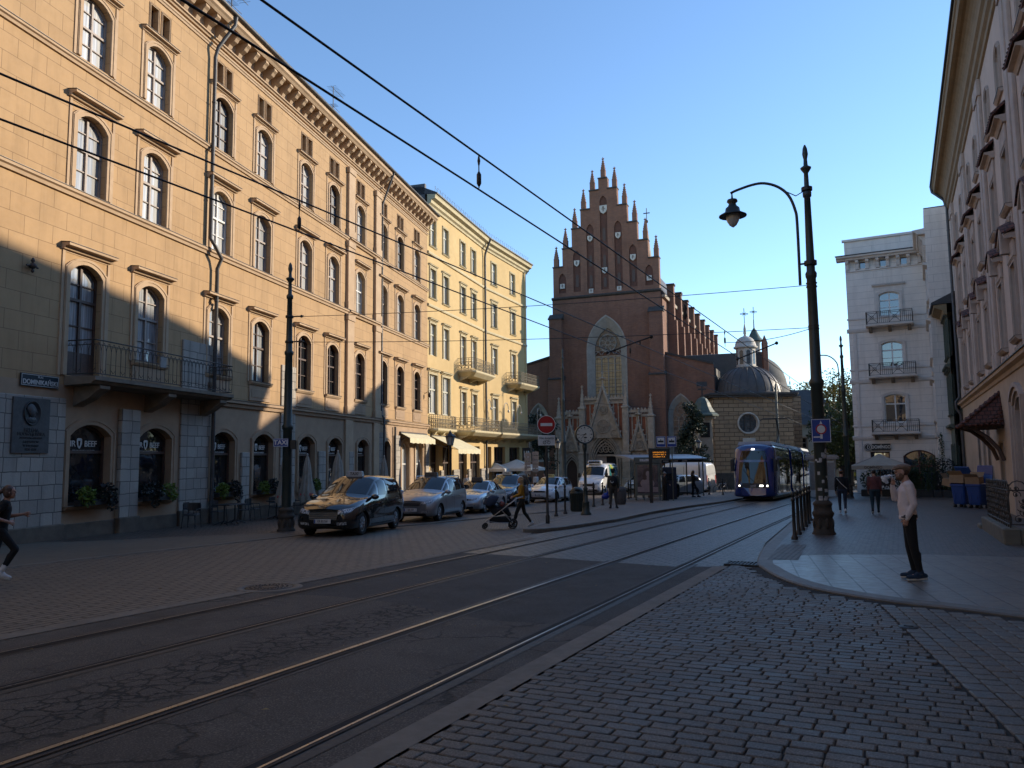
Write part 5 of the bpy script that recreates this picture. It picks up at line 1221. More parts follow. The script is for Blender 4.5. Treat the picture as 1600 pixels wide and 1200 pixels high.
s_ = MB(); s_.rings([[(-.62+r_*cos(a), -.08, .24+r_*sin(a)) for a in [2*pi*i/20 for i in range(20)]] for r_ in (.26,.22)], True, False); s_.box(-.67,-.63,-.085,-.078,.1,.38); s_.tube([(-.63,-.08,.38),(-.52,-.08,.33),(-.5,-.08,.2),(-.6,-.08,.1)], .02, 5); s_.build('emblem', m_letw, sg)
# narrow green house squeezed between
p = sn(59.5, 3.25)
GB = root('green_house', 'narrow dark green house front with tall windows between the pink and white houses', 'building', (p[0], p[1], 0), -R(90+26.5)); F = Fac(GB); g0 = gz(*p)
b = MB(); gu = (.8, 2.0, 3.2)
for z0, z1, zb, h in ((3.6,7.4,4.3,2.5),(7.4,11.0,8.0,2.3)): panel(b, 0, 4.0, z0, z1, [arch(.75,h,.0,x=u,z=zb) for u in gu], 0, .2)
panel(b, 0, 4.0, g0-.4, 3.6, [arch(1.1,3.4,0,x=1.0,z=-1.1), arch(1.3,2.6,0,x=2.8,z=-.3)], 0, .25); b.box(0,4,.4,8,g0-.4,11); recalc(F.mk(b, 'wall', m_grn))
for u in gu:
    window(F, u, 4.3, .75, 2.5, 0, m_fgrey, g_greyw, .2, .05, (.5,), (.65,), (), .12, m_grnt, hood=(1.1,.2,.2,.12), sill=(1.05,.14,.1), mh=m_flash); window(F, u, 8.0, .75, 2.3, 0, m_fgrey, g_greyw, .2, .05, (.5,), (.65,), (), .12, m_grnt, hood=(1.1,.2,.2,.12), sill=(1.05,.14,.1), mh=m_flash)
window(F, 1.0, -1.1, 1.1, 3.4, 0, m_fbrown, g_dark, .25, .08, (.5,), (.7,), (), .12, m_grnt, name='house_door'); window(F, 2.8, -.3, 1.3, 2.6, 0, m_fgrey, g_greyw, .25, .07, (), (.7,), (), .12, m_grnt, name='shop_window')
for z in (3.5, 7.3): 
    s_ = MB(); s_.extr([(.003,-.14),(-.14,-.06),(-.3,0),(-.3,.12),(.003,.18)], -.05, 4.0); F.mk(s_, 'string_course', m_grnt, 0, 0, z)
s_ = MB(); s_.extr([(.003,10.6),(-.15,10.65),(-.25,10.9),(-.7,11.1),(-.72,11.25),(.003,11.3)], -.1, 4.0); F.mk(s_, 'cornice', mat('ochre_eave', (.27,.20,.11), None, .8))
s_ = MB(); s_.extr([(.003,11.32),(-.85,11.28),(-.85,11.42),(5,14.2),(5,11.3)], -.15, 4.05); recalc(F.mk(s_, 'roof', m_roof))
F.mk(MB().tube([(-.05,-.15,11),(-.05,-.15,g0)], .06, 8), 'downpipe', m_fwhite)
F.mk(MB().bbox(.3,3.6,-1.2,-.02,g0-.1,g0+.18,.02), 'doorstep', m_conc)
# railed stone cellar entry in front of the palace
def tf(s, n): x, y = sn(s, n); return (x, y, gz(x, y))
q = tf(21.0, 2.05)
RL = root('cellar_railing', 'ornate black wrought iron railing on a low stone kerb before the pink palace', 'railing', q, TR)
s_ = MB(); s_.bbox(0,.36,0,5.2,-.1,.42,.03); s_.bbox(.363,1.75,0,.34,-.1,.42,.03); s_.bbox(-.05,.4,5.205,6.0,-.2,.18,.03)
for v in range(len(s_.v)): s_.v[v] = (s_.v[v][0], s_.v[v][1], s_.v[v][2]-SL*.895*s_.v[v][1])
s_.build('stone_kerb', mat('cellar_stone', (.18,.165,.13), (.13,.12,.095), .9, 2.5, .5, 25, dirt=.6), RL)
s_ = MB(); rr = random.Random(5)
def curl(x0, y0, x1, y1, h):
    L = math.hypot(x1-x0, y1-y0); n = max(1, int(L/.34)); dx, dy = (x1-x0)/L, (y1-y0)/L
    for z in (.5, 1.28): s_.tube([(x0,y0,z),(x1,y1,z-SL*.9*(y1-y0))], .018, 6)
    for i in range(n+1):
        a = L*i/n; px, py = x0+dx*a, y0+dy*a; zz = -SL*.9*(py)
        s_.tube([(px+dx*.03*sin(k*1.1+i), py+dy*.03*sin(k*1.1+i), .42+zz+(h-.42)*k/8) for k in range(9)], .014, 5)
        if i < n:
            for k in range(6):
                r_ = rr.uniform(.07,.13); c_ = a+L/n*rr.uniform(.25,.75); z = .62+.14*k+zz; t0 = rr.uniform(0,6)
                s_.tube([(x0+dx*(c_+r_*(1-j*.07)*cos(t0+j*.6)), y0+dy*(c_+r_*(1-j*.07)*cos(t0+j*.6)), z+r_*(1-j*.07)*sin(t0+j*.6)) for j in range(12)], .010, 4)
                s_.ball((x0+dx*c_, y0+dy*c_, z), (.03,.03,.05), 5, 4)
            s_.tube([(px+dx*L/n*(.5-.5*cos(k*pi/6)), py+dy*L/n*(.5-.5*cos(k*pi/6)), 1.28+zz+.22*sin(k*pi/6)) for k in range(7)], .013, 4)
curl(.17, .15, .17, 5.1, 1.42); curl(.17, .15, 1.7, .15, 1.42); s_.build('ironwork', m_iron, RL)
q = tf(24.6, 3.25)
cb = root('round_topped_board', 'dark green round-topped stone slab behind the iron railing', 'slab', q, TR)
s_ = MB(); s_.prism(arch(.72, 2.15, .34, 12), -.09, .09); s_.prism(arch(.9, .3, .0, 8), -.16, .16); recalc(s_.build('slab', mat('green_stone', (.05,.06,.05), (.035,.042,.036), .6, 4), cb)); cb.rotation_euler = (0,0,TR+R(70))
# blue waste containers
m_bin = paint('blue_bin_plastic', (.012,.055,.22), .45, .15)
m_binl = paint('blue_bin_lid', (.015,.06,.235), .4, .15)
m_blk = mat('black_rubber', (.015,.015,.015), (.022,.022,.022), .75, 8)
m_card = mat('cardboard', (.30,.20,.115), (.25,.165,.095), .9, 4, .1, 20)
def bigbin(lab, s, n, rz, lid):
    bn = root('waste_container', lab, 'waste bin', tf(s, n), rz, 'blue waste containers by the palace wall')
    s_ = MB(); rs = []
    for z, w_, d in ((.2,.25,.28),(.3,.27,.31),(1.0,.31,.38),(1.02,.34,.41),(1.1,.34,.41)): rs.append([(-w_+.05,-d,z),(w_-.05,-d,z),(w_,-d+.05,z),(w_,d-.05,z),(w_-.05,d,z),(-w_+.05,d,z),(-w_,d-.05,z),(-w_,-d+.05,z)])
    s_.rings(rs)
    for x in (-.14,.14): s_.box(x-.02,x+.02,-.36,-.295,.4,.96)
    s_.build('body', m_bin, bn)
    for x in (-.22,.22):
        for y in (-.24,.24):
            s_ = MB(); s_.tube([(x-.03,y,.1),(x+.03,y,.1)], .1, 12); s_.box(x-.05,x+.05,y-.03,y+.03,.1,.24); s_.build('wheel', m_blk, bn)
    s_ = MB(); s_.rings([[(-.35,-.02,0),(.35,-.02,0),(.35,-.02,.05),(-.35,-.02,.05)],[(-.35,-.4,.06),(.35,-.4,.06),(.35,-.4,.11),(-.35,-.4,.11)],[(-.33,-.82,.02),(.33,-.82,.02),(.33,-.84,.05),(-.33,-.84,.05)]])
    o = s_.build('lid', m_binl, bn); recalc(o); o.location = (0,.41,1.11); o.rotation_euler = (R(-lid),0,0)
    s_ = MB(); s_.tube([(-.3,.44,1.04),(.3,.44,1.04)], .022, 6); s_.build('handle', m_iron, bn)
bigbin('blue waste container nearer the railing with lid standing open', 39.7, 3.05, TR+R(-35), 105)
bigbin('blue waste container farther from the railing with cardboard heaped on it', 40.5, 2.5, TR+R(-35), 62)
def cbox(lab, s, n, z, sx, sy, h, rz, tilt=0):
    x, y, g = tf(s, n); bx = root('cardboard_box', lab, 'box', (x, y, g+z), rz, 'cardboard boxes heaped on the containers'); bx.rotation_euler = (tilt, 0, rz)
    s_ = MB(); s_.box(-sx/2,sx/2,-sy/2,sy/2,0,h); s_.build('carton', m_card, bx)
    for sg in (-1, 1): s_ = MB(); s_.rings([[(-sx/2,sg*sy/2,h+.002),(sx/2,sg*sy/2,h+.002),(sx/2,sg*sy/2,h+.012),(-sx/2,sg*sy/2,h+.012)],[(-sx/2,sg*sy*.85,h+.16),(sx/2,sg*sy*.85,h+.16),(sx/2,sg*sy*.85,h+.17),(-sx/2,sg*sy*.85,h+.17)]]); s_.build('flap', m_card, bx)
cbox('brown cardboard box leaning on top of the nearer blue container', 39.8, 2.95, 1.12, .6, .42, .3, TR+R(-30), .1)
cbox('wide flat cardboard box on the farther blue container', 40.5, 2.45, 1.12, .75, .5, .36, TR+R(-45), -.1)
cbox('cardboard box hanging over the street edge of the farther container', 41.0, 2.0, 1.0, .5, .4, .34, TR+R(60), .25)
# restaurant parasol and planters
m_canv = mat('beige_canvas', (.36,.32,.26), (.31,.275,.22), .9, 2)
m_canvw = mat('white_canvas', (.72,.69,.62), (.65,.62,.55), .9, 2)
def parasol(lab, x, y, z0, w_, hc, ht, m, rz=0, txt=None, cat='parasol', group=None):
    pr_ = root('open_parasol', lab, cat, (x, y, z0), rz, group); s_ = MB(); n = 4
    c4 = [(-w_,-w_),(w_,-w_),(w_,w_),(-w_,w_)]
    rs = [[(a*.03,b_*.03,ht) for a, b_ in c4]] + [[(a*k,b_*k,ht-(ht-hc)*k-.05*sin(pi*k)) for a, b_ in c4] for k in (.3,.65,1.0)]
    s_.rings(rs, True, True); s_.build('canopy', m, pr_)
    s_ = MB(); s_.rings([[(a*1.003,b_*1.003,hc) for a, b_ in c4],[(a*1.003,b_*1.003,hc-.24) for a, b_ in c4]], True, False); s_.build('valance', m, pr_)
    s_ = MB(); s_.tube([(0,0,0),(0,0,ht)], .04, 10); s_.bbox(-.4,.4,-.4,.4,0,.08,.02)
    for a, b_ in c4: s_.tube([(0,0,ht-.55),(a*.55,b_*.55,ht-(ht-hc)*.55-.06)], .015, 5); s_.tube([(0,0,ht-.05),(a*.98,b_*.98,hc-.0)], .015, 5)
    s_.build('pole', m_fgrey, pr_)
    if txt: text(txt, .2, m_fbrown, pr_, (-w_*.25,-w_*1.003-.008,hc-.12), bold=.004); text('DOMÍNGO', .2, m_fbrown, pr_, (-w_*1.003-.008,0,hc-.12), (R(90),0,R(-90)))
x, y = 22.75, 48.0
parasol('square beige parasol with DOMINGO on its valance before the white house', x, y, gz(x, y), 1.6, 2.05, 2.75, m_canv, R(-24), 'DOMÍNGO')
# kiosk by the far kerb
x, y = 20.8, 52.0
KI_ = root('white_kiosk', 'white panelled kiosk with flat dark roof behind the right-hand lamp post', 'kiosk', (x, y, gz(x, y)), R(-26)); F = Fac(KI_)
F.mk(MB().bbox(-.8,.8,-.8,.8,0,2.5,.03), 'body', m_fwhite); F.mk(MB().bbox(-1.0,1.0,-1.0,1.0,2.5,2.72,.03).bbox(-.9,.9,-.9,.9,2.72,2.8,.02), 'roof', m_fgrey)
for k in (-.42,.42):
    F.mk(MB().bbox(k-.33,k+.33,-.83,-.802,.5,2.3,.01), 'panel', m_fgrey)

# unseen houses added behind the photographer to bounce warm light and block blue sky
m_ngh = mat('warm_plaster', (.56,.42,.27), (.48,.36,.23), .9, 1, .1, 30, dirt=.2)
for nm, lab, x, y, ang, L, h in (('unseen_neighbour_house', 'warm plastered house continuing the ochre row out of the frame, added to bounce light', PL[0]-aL[0]*46, PL[1]-aL[1]*46, R(90-AL), 36.5, 19), ('unseen_street_house', 'warm plastered house added behind the photographer to bounce light', 24.0, -22.0, R(180), 44.0, 18)):
    o = root(nm, lab, 'building', (x, y, 0), ang); F = Fac(o); b = MB(); us = [1.8+3.2*i for i in range(int((L-2)/3.2))]
    for z0, z1, zb, hh in ((-.6,4.4,.3,2.8),(4.4,9.0,5.2,2.6),(9.0,13.6,10.0,2.4),(13.6,h,14.4,2.1)): panel(b, 0, L, z0, z1, [arch(1.3, hh, 0, x=u, z=zb) for u in us], 0, .22)
    b.box(0, L, .4, 10, -.6, h); F.mk(b, 'wall', m_ngh)
    for u in us:
        for zb, hh in ((.3,2.8),(5.2,2.6),(10.0,2.4),(14.4,2.1)): window(F, u, zb, 1.3, hh, 0, m_fgrey, g_greyw, .22, .07, (.5,), (.62,), (), .15, m_trim)
    F.mk(MB().box(-.3, L+.3, -.5, 10.2, h, h+.4), 'roof', m_roof)
# ============================================================ street furniture
m_pole = mat('green_pole_paint', (.022,.032,.028), (.03,.04,.035), .42, 5, .05, 30, dirt=.3)
m_polel = mat('grey_green_pole', (.10,.11,.095), (.075,.085,.072), .5, 5)
m_base = mat('cast_base', (.075,.06,.045), (.045,.037,.03), .85, 4, .6, 18, dirt=.5)
m_lampb = mat('lamp_black', (.018,.018,.018), None, .45)
m_lampg = glass('lamp_glass', (.45,.45,.42), None, .1)
m_blue = mat('sign_blue', (.012,.055,.30), None, .35)
m_white = mat('sign_white', (.75,.75,.73), None, .4)
m_redp = mat('sign_red', (.42,.015,.018), None, .4)
m_stk = mat('sticker', (.6,.58,.55), (.3,.3,.32), .6, 9)
POLE = [(.30,0),(.31,.08),(.27,.14),(.24,.5),(.27,.56),(.29,.62),(.24,.68),(.23,.80),(.25,.84),(.25,.88),(.165,.96),(.155,4.0),(.19,4.05),(.20,4.16),(.15,4.24),(.125,7.0),(.15,7.05),(.155,7.15),(.115,7.22),(.085,9.3),(.115,9.33),(.12,9.45),(.07,9.52),(.06,10.0),(.14,10.12),(.15,10.16),(.06,10.22),(.05,10.4),(.08,10.55),(.06,10.72),(.02,10.82)]
def pole(name, lab, x, y, h, cat='lamp post', thick=1.0, group=None, mats=None):
    r_ = root(name, lab, cat, (x, y, gz(x, y)+.0), 0, group); k = h/10.82
    s_ = MB(); s_.lathe([(p*thick, z*k) for p, z in POLE[10:]], 16); s_.build('pole', mats or m_pole, r_)
    s_ = MB(); s_.lathe([(p*thick, z*k) for p, z in POLE[:11]], 16)
    for i in range(8):
        a = i*pi/4; s_.ball((.24*thick*cos(a), .24*thick*sin(a), .34*k), (.06*thick,.06*thick,.16), 6, 5)
    s_.build('base', m_base, r_); return r_
def bell_lamp(r_, cx, cy, z):
    s_ = MB(); s_.lathe([(.02,.62),(.03,.5),(.14,.46),(.16,.4),(.1,.34),(.13,.26),(.2,.2),(.22,.08),(.40,-.02),(.40,-.05),(.2,.0)], 18, (cx,cy,z), True, False); q = s_.build('lamp_hood', m_lampb, r_)
    s_ = MB(); s_.lathe([(.19,.0),(.2,-.08),(.17,-.2),(.1,-.32),(.02,-.38)], 16, (cx,cy,z)); s_.build('lamp_globe', m_lampg, r_)
px, py = 8.46, 21.28
RP = pole('tram_lamp_post', 'tall dark green cast iron lamp post with arched arm at the right kerb', px, py, 11.05); g0 = gz(px, py)
dx, dy = -TN[0], -TN[1]
arm = [(.30, 7.0),(.30,8.75),(.34,9.2),(.5,9.65),(.78,9.95),(1.15,10.12),(1.5,10.13),(1.95,10.04),(2.12,9.98)]
s_ = MB(); s_.tube([(dx*a, dy*a, z) for a, z in smooth_line(arm)], .04, 8); s_.tube([(0,0,7.6),(dx*.3,dy*.3,7.6)], .03, 6); s_.tube([(0,0,9.75),(dx*.3,dy*.3,9.6),(dx*.75,dy*.75,9.9)], .016, 5); s_.tube([(dx*2.08,dy*2.08,10.0),(dx*2.08,dy*2.08,9.85)], .02, 6); s_.lathe([(.17,-.06),(.17,.06)], 14, (0,0,7.6)); s_.lathe([(.15,-.05),(.15,.05)], 14, (0,0,9.75)); s_.build('arm', m_lampb, RP)
bell_lamp(RP, dx*2.08, dy*2.08, 9.32)
s_ = MB()
for z in (6.92, 7.02, 5.72, 5.8): s_.lathe([(.15,-.015),(.15,.015)], 14, (0,0,z))
s_.build('clamp', m_lampb, RP)
rr = random.Random(3)
for i in range(22):
    a = R(rr.uniform(195, 330)); z = rr.uniform(.95, 2.35); w_, h_ = rr.uniform(.02,.06), rr.uniform(.02,.06); r0 = .168
    s_ = MB(); s_.add([(r0*cos(a+t*w_/r0), r0*sin(a+t*w_/r0), z+e*h_) for e in (-1,1) for t in (-1,0,1)], [(0,1,4,3),(1,2,5,4)]); s_.build('sticker', m_stk, RP)
def sgn(b, w_, h, mats, x=0, z=0, y=0, r=.03):
    b.prism(arch(w_, h, 0, x=x, z=z), y, y+.02)
bs = root('road_sign', 'blue square sign with red ringed white disc and arrow on the right-hand lamp post', 'road sign', (px-.02, py-.2, g0+2.55), R(-18))
s_ = MB(); s_.bbox(-.245,.245,-.02,.02,0,.64,.006); s_.build('plate', m_blue, bs)
s_ = MB(); s_.band([(-.24,.005),(-.24,.635),(.24,.635),(.24,.005)], [(-.225,.02),(-.225,.62),(.225,.62),(.225,.02)], -.0235, -.021, close=True); s_.tess([[(-.03,.1),(.03,.1),(.03,.48),(-.03,.48)]], -.0225); s_.tess([[(-.045,.48),(.045,.48),(0,.6)]], -.0225); s_.tess([[(-.2,.13),(-.031,.13),(-.031,.165),(-.2,.165)]], -.0225); s_.tess([circ(.105, 24, 0, .36)[::-1]], -.0265); s_.build('marking', m_white, bs)
s_ = MB(); s_.band(circ(.14, 24, 0, .36), circ(.106, 24, 0, .36), -.0275, -.021, close=True); recalc(s_.build('red_ring', m_redp, bs))
px2, py2 = -7.42, 25.41
LP = pole('tram_pole', 'tall dark green cast iron pole with finial by the café on the left', px2, py2, 8.95, 'pole', .95); s_ = MB()
for z in (7.1, 6.25): s_.lathe([(.13,-.04),(.14,0),(.13,.04)], 12, (0,0,z)); s_.tube([(0,0,z),(.5,-.1,z)], .025, 5); s_.ball((.42,-.08,z), .05, 6, 5)
s_.build('clamp', m_lampb, LP)
tx = root('taxi_sign', 'small blue taxi sign with white letters on the left-hand pole', 'sign', (px2-.16, py2-.19, gz(px2,py2)+2.76), R(4))
s_ = MB(); s_.bbox(-.24,.24,-.02,.02,0,.27,.01); s_.build('plate', m_blue, tx); s_ = MB(); s_.band([(-.23,.01),(-.23,.26),(.23,.26),(.23,.01)], [(-.215,.025),(-.215,.245),(.215,.245),(.215,.025)], -.0235, -.021, close=True); s_.build('border', m_white, tx); text('TAXI', .2, m_white, tx, (0,-.026,.135), bold=.005)
b_ = root('notice_box', 'small black notice box on the left-hand pole beside the taxi sign', 'box', (px2+.22, py2-.1, gz(px2,py2)+2.68), R(4)); s_ = MB(); s_.bbox(-.1,.1,-.05,.05,0,.3,.02); s_.build('box', m_lampb, b_)
p = (3.35, 50.6); TP = pole('tram_pole', 'tall grey-green tram pole standing beyond the clock at the church square', *p, 10.0, 'pole', .8, mats=m_polel)
p = (21.0, 48.6); FP_ = pole('tram_lamp_post', 'distant dark lamp post with curved arm beside the white house', *p, 10.3, thick=.95)
s_ = MB(); s_.tube([(-.25-a*.9, a*.4, z) for a, z in smooth_line([(0,6.0),(0,8.0),(.1,8.6),(.5,9.0),(1.0,9.1),(1.6,9.0)])], .04, 6); s_.tube([(0,0,7.0),(-.25,0,7.0)], .03, 5); s_.tube([(-a*.9, a*.4, z) for a, z in smooth_line([(.1,4.2),(.3,4.75),(.7,4.9),(.95,4.75)])], .025, 5); s_.build('arm', m_lampb, FP_); s_ = MB(); s_.lathe([(.05,.2),(.18,.1),(.2,-.02)], 10, (-.85,.38,4.6)); s_.build('lamp_hood', m_lampb, FP_)
p = (24.6, 71.5)
CP_ = root('catenary_pole', 'slim grey catenary pole with brackets in front of the chapel', 'pole', (p[0], p[1], gz(*p))); s_ = MB(); s_.lathe([(.2,0),(.15,.1),(.13,4),(.10,9.7),(.03,9.9)], 12); s_.tube([(0,0,7.9),(.55,-.1,8.6)], .03, 5); s_.tube([(0,0,9.0),(-.2,0,9.6)], .03, 5); s_.build('shaft', m_polel, CP_)
p = (34.0, 95.0); CP2 = root('catenary_pole', 'slim pale catenary pole in front of the cream house', 'pole', (p[0], p[1], gz(*p))); s_ = MB(); s_.lathe([(.16,0),(.13,.1),(.09,8.2),(.03,8.3)], 10); s_.build('shaft', m_polel, CP2)
# bollards
def bollard_mesh():
    s_ = MB(); s_.lathe([(.085,0),(.085,.06),(.06,.09),(.055,.12),(.045,.14),(.04,.95),(.055,.97),(.055,1.0),(.035,1.02),(.03,1.06),(.05,1.1),(.045,1.15),(.015,1.19)], 12); return s_.mesh('bollard', m_lampb)
bm_ = bollard_mesh()
def bollards(pts, group, zt, labs):
    for (x, y), lab in zip(pts, labs):
        o = bpy.data.objects.new('bollard', bm_); C.objects.link(o); o.location = (x, y, gz(x, y)+zt); tag(o, lab, 'bollard', group)
isl = [(1.66,30.2),(2.12,31.9),(3.95,38.2),(4.55,39.6),(5.1,41.0),(7.3,49.2),(7.6,50.2),(8.0,51.2)]
bollards(isl, 'bollards along the platform edge', .13, ['slim black bollard on the platform edge, first behind the no-entry sign','slim black bollard between the first bollard and the green litter bin','slim black bollard just right of the clock post','slim black bollard left of the man with the hat','slim black bollard at the left side of the blue bag','slim black bollard, first left of the tram shelter beyond the grey bin','slim black bollard, second left of the tram shelter beyond the grey bin','slim black bollard closest to the tram shelter poster'])
far = [(14.1,55.9),(14.85,55.0),(16.4,57.0),(17.0,56.0)]
bollards(far, 'bollards in front of the chapel', .13, ['slim black bollard right of the white van in front of the chapel','slim black bollard beside the parked bicycle','slim black bollard nearest the tram front on the left','slim black bollard between the bicycle and the tram'])
rb = [sn(20.55+k*1.55, -2.42-.075*k) for k in range(6)]
bollards(rb, 'bollards along the right kerb', .08, ['black ball-topped bollard nearest the camera beside the right lamp post','second black bollard in the row at the right lamp post','third black bollard in the row at the right lamp post','fourth black bollard, partly behind the right lamp post','fifth black bollard, behind the right lamp post','last black bollard in the row behind the right lamp post'])
p = (16.0, 62.8); o = MB().lathe([(.42,0),(.42,.8),(.36,1.05),(.2,1.2),(.02,1.25)], 14).build('stone_bollard', m_pst, None, (p[0],p[1],gz(*p))); tag(o, 'thick rounded stone bollard behind the white van', 'bollard')
# no-entry sign, clock, bins
x, y = 1.14, 26.05; z0 = gz(x, y)+.13
NE = root('no_entry_sign', 'round red no-entry sign with small plate on a black post at the platform tip', 'road sign', (x, y, z0), R(3))
s_ = MB(); s_.lathe([(.07,0),(.07,.25),(.045,.3),(.045,3.5)], 12); s_.build('post', m_lampb, NE)
s_ = MB(); s_.rings([[(.31*k*cos(a), yy, 3.3+.31*k*sin(a)) for a in [2*pi*i/32 for i in range(32)]] for k, yy in ((1,-.05),(1,-.075),(.98,-.08))]); recalc(s_.build('disc', m_redp, NE))
s_ = MB(); s_.bbox(-.2,.2,-.088,-.081,3.25,3.35,.002); s_.band([(.31*cos(a), 3.3+.31*sin(a)) for a in [2*pi*i/32 for i in range(32)]], [(.29*cos(a), 3.3+.29*sin(a)) for a in [2*pi*i/32 for i in range(32)]], -.084, close=True); recalc(s_.build('bar', m_white, NE))
s_ = MB(); s_.bbox(-.29,.29,-.075,-.05,2.6,2.94,.01); s_.build('plate', m_white, NE); text('Nie dotyczy', .1, m_lampb, NE, (0,-.08,2.84)); s_ = MB()
for cx in (-.07,.07): s_.tube([(cx+.05*cos(a), -.08, 2.70+.05*sin(a)) for a in [2*pi*i/14 for i in range(15)]], .008, 4)
s_.tube([(-.07,-.08,2.70),(-.02,-.08,2.77),(.05,-.08,2.77),(.07,-.08,2.70)], .008, 4); s_.build('bicycle_symbol', m_lampb, NE)
x, y = 2.89, 31.03; z0 = gz(x, y)+.13
CK = root('street_clock', 'round-faced street clock on a dark green fluted post', 'clock', (x, y, z0), R(4))
s_ = MB(); s_.lathe([(.22,0),(.22,.06),(.16,.12),(.14,.45),(.16,.5),(.1,.56),(.085,1.0),(.1,1.04),(.06,1.1),(.05,2.5),(.08,2.6),(.1,2.75),(.06,2.8),(.06,2.9)], 14); s_.build('post', m_pole, CK)
s_ = MB(); s_.rings([[(r_*cos(a), yy, 3.2+r_*sin(a)) for a in [2*pi*i/36 for i in range(36)]] for r_, yy in ((.33,-.10),(.37,-.12),(.385,-.09),(.385,.09),(.37,.12),(.33,.10))]); s_.tube([(0,0,2.75),(0,0,2.85)], .09, 10); recalc(s_.build('case', m_pole, CK))
s_ = MB(); s_.rings([[(r_*cos(a), -.104, 3.2+r_*sin(a)) for a in [2*pi*i/36 for i in range(36)]] for r_ in (.33,.001)], True, False); recalc(s_.build('dial', mat('clock_dial', (.62,.60,.52), (.55,.53,.46), .4, 2), CK))
s_ = MB()
for k in range(12):
    a = k*pi/6; r0, r1 = .25, .305; w_ = .013 if k % 3 else .02; ca, sa = cos(a), sin(a)
    s_.add([(r_*ca+q*w_*-sa, -.1065, 3.2+r_*sa+q*w_*ca) for r_, q in ((r0,-1),(r0,1),(r1,1),(r1,-1))], [(0,1,2,3)])
def hand(a, L, w_, yy):
    d = (sin(a), cos(a)); n_ = (d[1], -d[0])
    s_.add([(d[0]*r_+n_[0]*q*w_, yy, 3.2+d[1]*r_+n_[1]*q*w_) for r_, q in ((-.07,-1),(-.07,1),(L,.4),(L,-.4))], [(0,1,2,3)])
hand(R(259), .19, .016, -.110); hand(R(222), .27, .012, -.113); s_.ball((0,-.112,3.2), (.022,.008,.022), 10, 6); s_.ball((.02,-.108,3.07), (.07,.004,.03), 10, 6); s_.build('hand', m_lampb, CK)
for k, t_ in ((0,'12'),(3,'3'),(6,'6'),(9,'9')): a = R(90-k*30); text(t_, .07, m_lampb, CK, (.215*cos(a), -.1068, 3.2+.215*sin(a)), depth=.001)
x, y = 2.78, 33.9; LB = root('litter_bin', 'dark green round-topped litter bin behind the street clock', 'litter bin', (x, y, gz(x,y)+.13))
s_ = MB(); s_.lathe([(.27,0),(.28,.04),(.28,.74),(.30,.76),(.30,.80),(.28,.83)], 22); 
for k in range(22): a = 2*pi*k/22; s_.tube([(.285*cos(a),.285*sin(a),.06),(.285*cos(a),.285*sin(a),.73)], .012, 4)
s_.build('body', m_pole, LB); s_ = MB(); s_.lathe([(.28,.83),(.275,.9),(.21,1.0),(.1,1.05),(.01,1.06)], 22); s_.build('hood', m_pole, LB); s_ = MB(); s_.ball((0,-.25,.93), (.12,.05,.05), 10, 6); s_.build('opening', m_groove, LB)
m_cbin = mat('concrete_bin', (.085,.08,.078), (.065,.06,.06), .8, 3, .2, 40)
for lab, x, y in (('squat grey barrel-shaped litter bin to the right of the man with the hat', 5.62, 40.8), ('grey barrel-shaped litter bin inside the tram shelter', 10.75, 51.6)):
    gb = root('litter_bin', lab, 'litter bin', (x,y,gz(x,y)+.13)); s_ = MB(); s_.lathe([(.25,0),(.29,.1),(.32,.4),(.31,.75),(.27,.86),(.2,.9)], 18); s_.build('body', m_cbin, gb); s_ = MB(); s_.lathe([(.2,.9),(.16,.87),(.01,.86)], 14, cap=False); s_.ball((-.05,-.3,.7), (.04,.02,.03), 6, 5); s_.build('opening', m_groove, gb)
# lanterns
def lantern(lab, x, y, h, zt=0, name='street_lantern', k=1.0):
    ln = root(name, lab, 'street lamp', (x,y,gz(x,y)+zt)); s_ = MB(); s_.lathe([(.16,0),(.16,.1),(.1,.2),(.08,.7),(.1,.75),(.055,.85),(.045,h-.75),(.07,h-.7),(.03,h-.62)], 12); s_.build('post', m_lampb, ln)
    s_ = MB(); s_.lathe([(.12*k,h-.62),(.2*k,h-.2)], 6, (0,0,0), False); s_.build('lamp_glass', m_lampg, ln)
    s_ = MB(); s_.lathe([(.25*k,h-.2),(.25*k,h-.17),(.12*k,h-.04),(.07*k,h),(.05*k,h+.06),(.02,h+.14)], 6, (0,0,0), False)
    for i in range(6): a = i*pi/3; s_.tube([(.12*k*cos(a),.12*k*sin(a),h-.63),(.2*k*cos(a),.2*k*sin(a),h-.19)], .014, 4)
    s_.lathe([(.13*k,h-.65),(.13*k,h-.6)], 6, (0,0,0), False); s_.build('lamp_frame', m_lampb, ln)
lantern('black pedestal lantern in front of the cream awning', -3.2, 39.5, 3.9, k=1.15); lantern('pale-glazed lantern beside the tall grey-green pole', 3.6, 62.0, 4.4, .0, k=1.3); lantern('dark lantern post in front of the conifer by the chapel', 14.9, 62.0, 4.3, k=1.3)
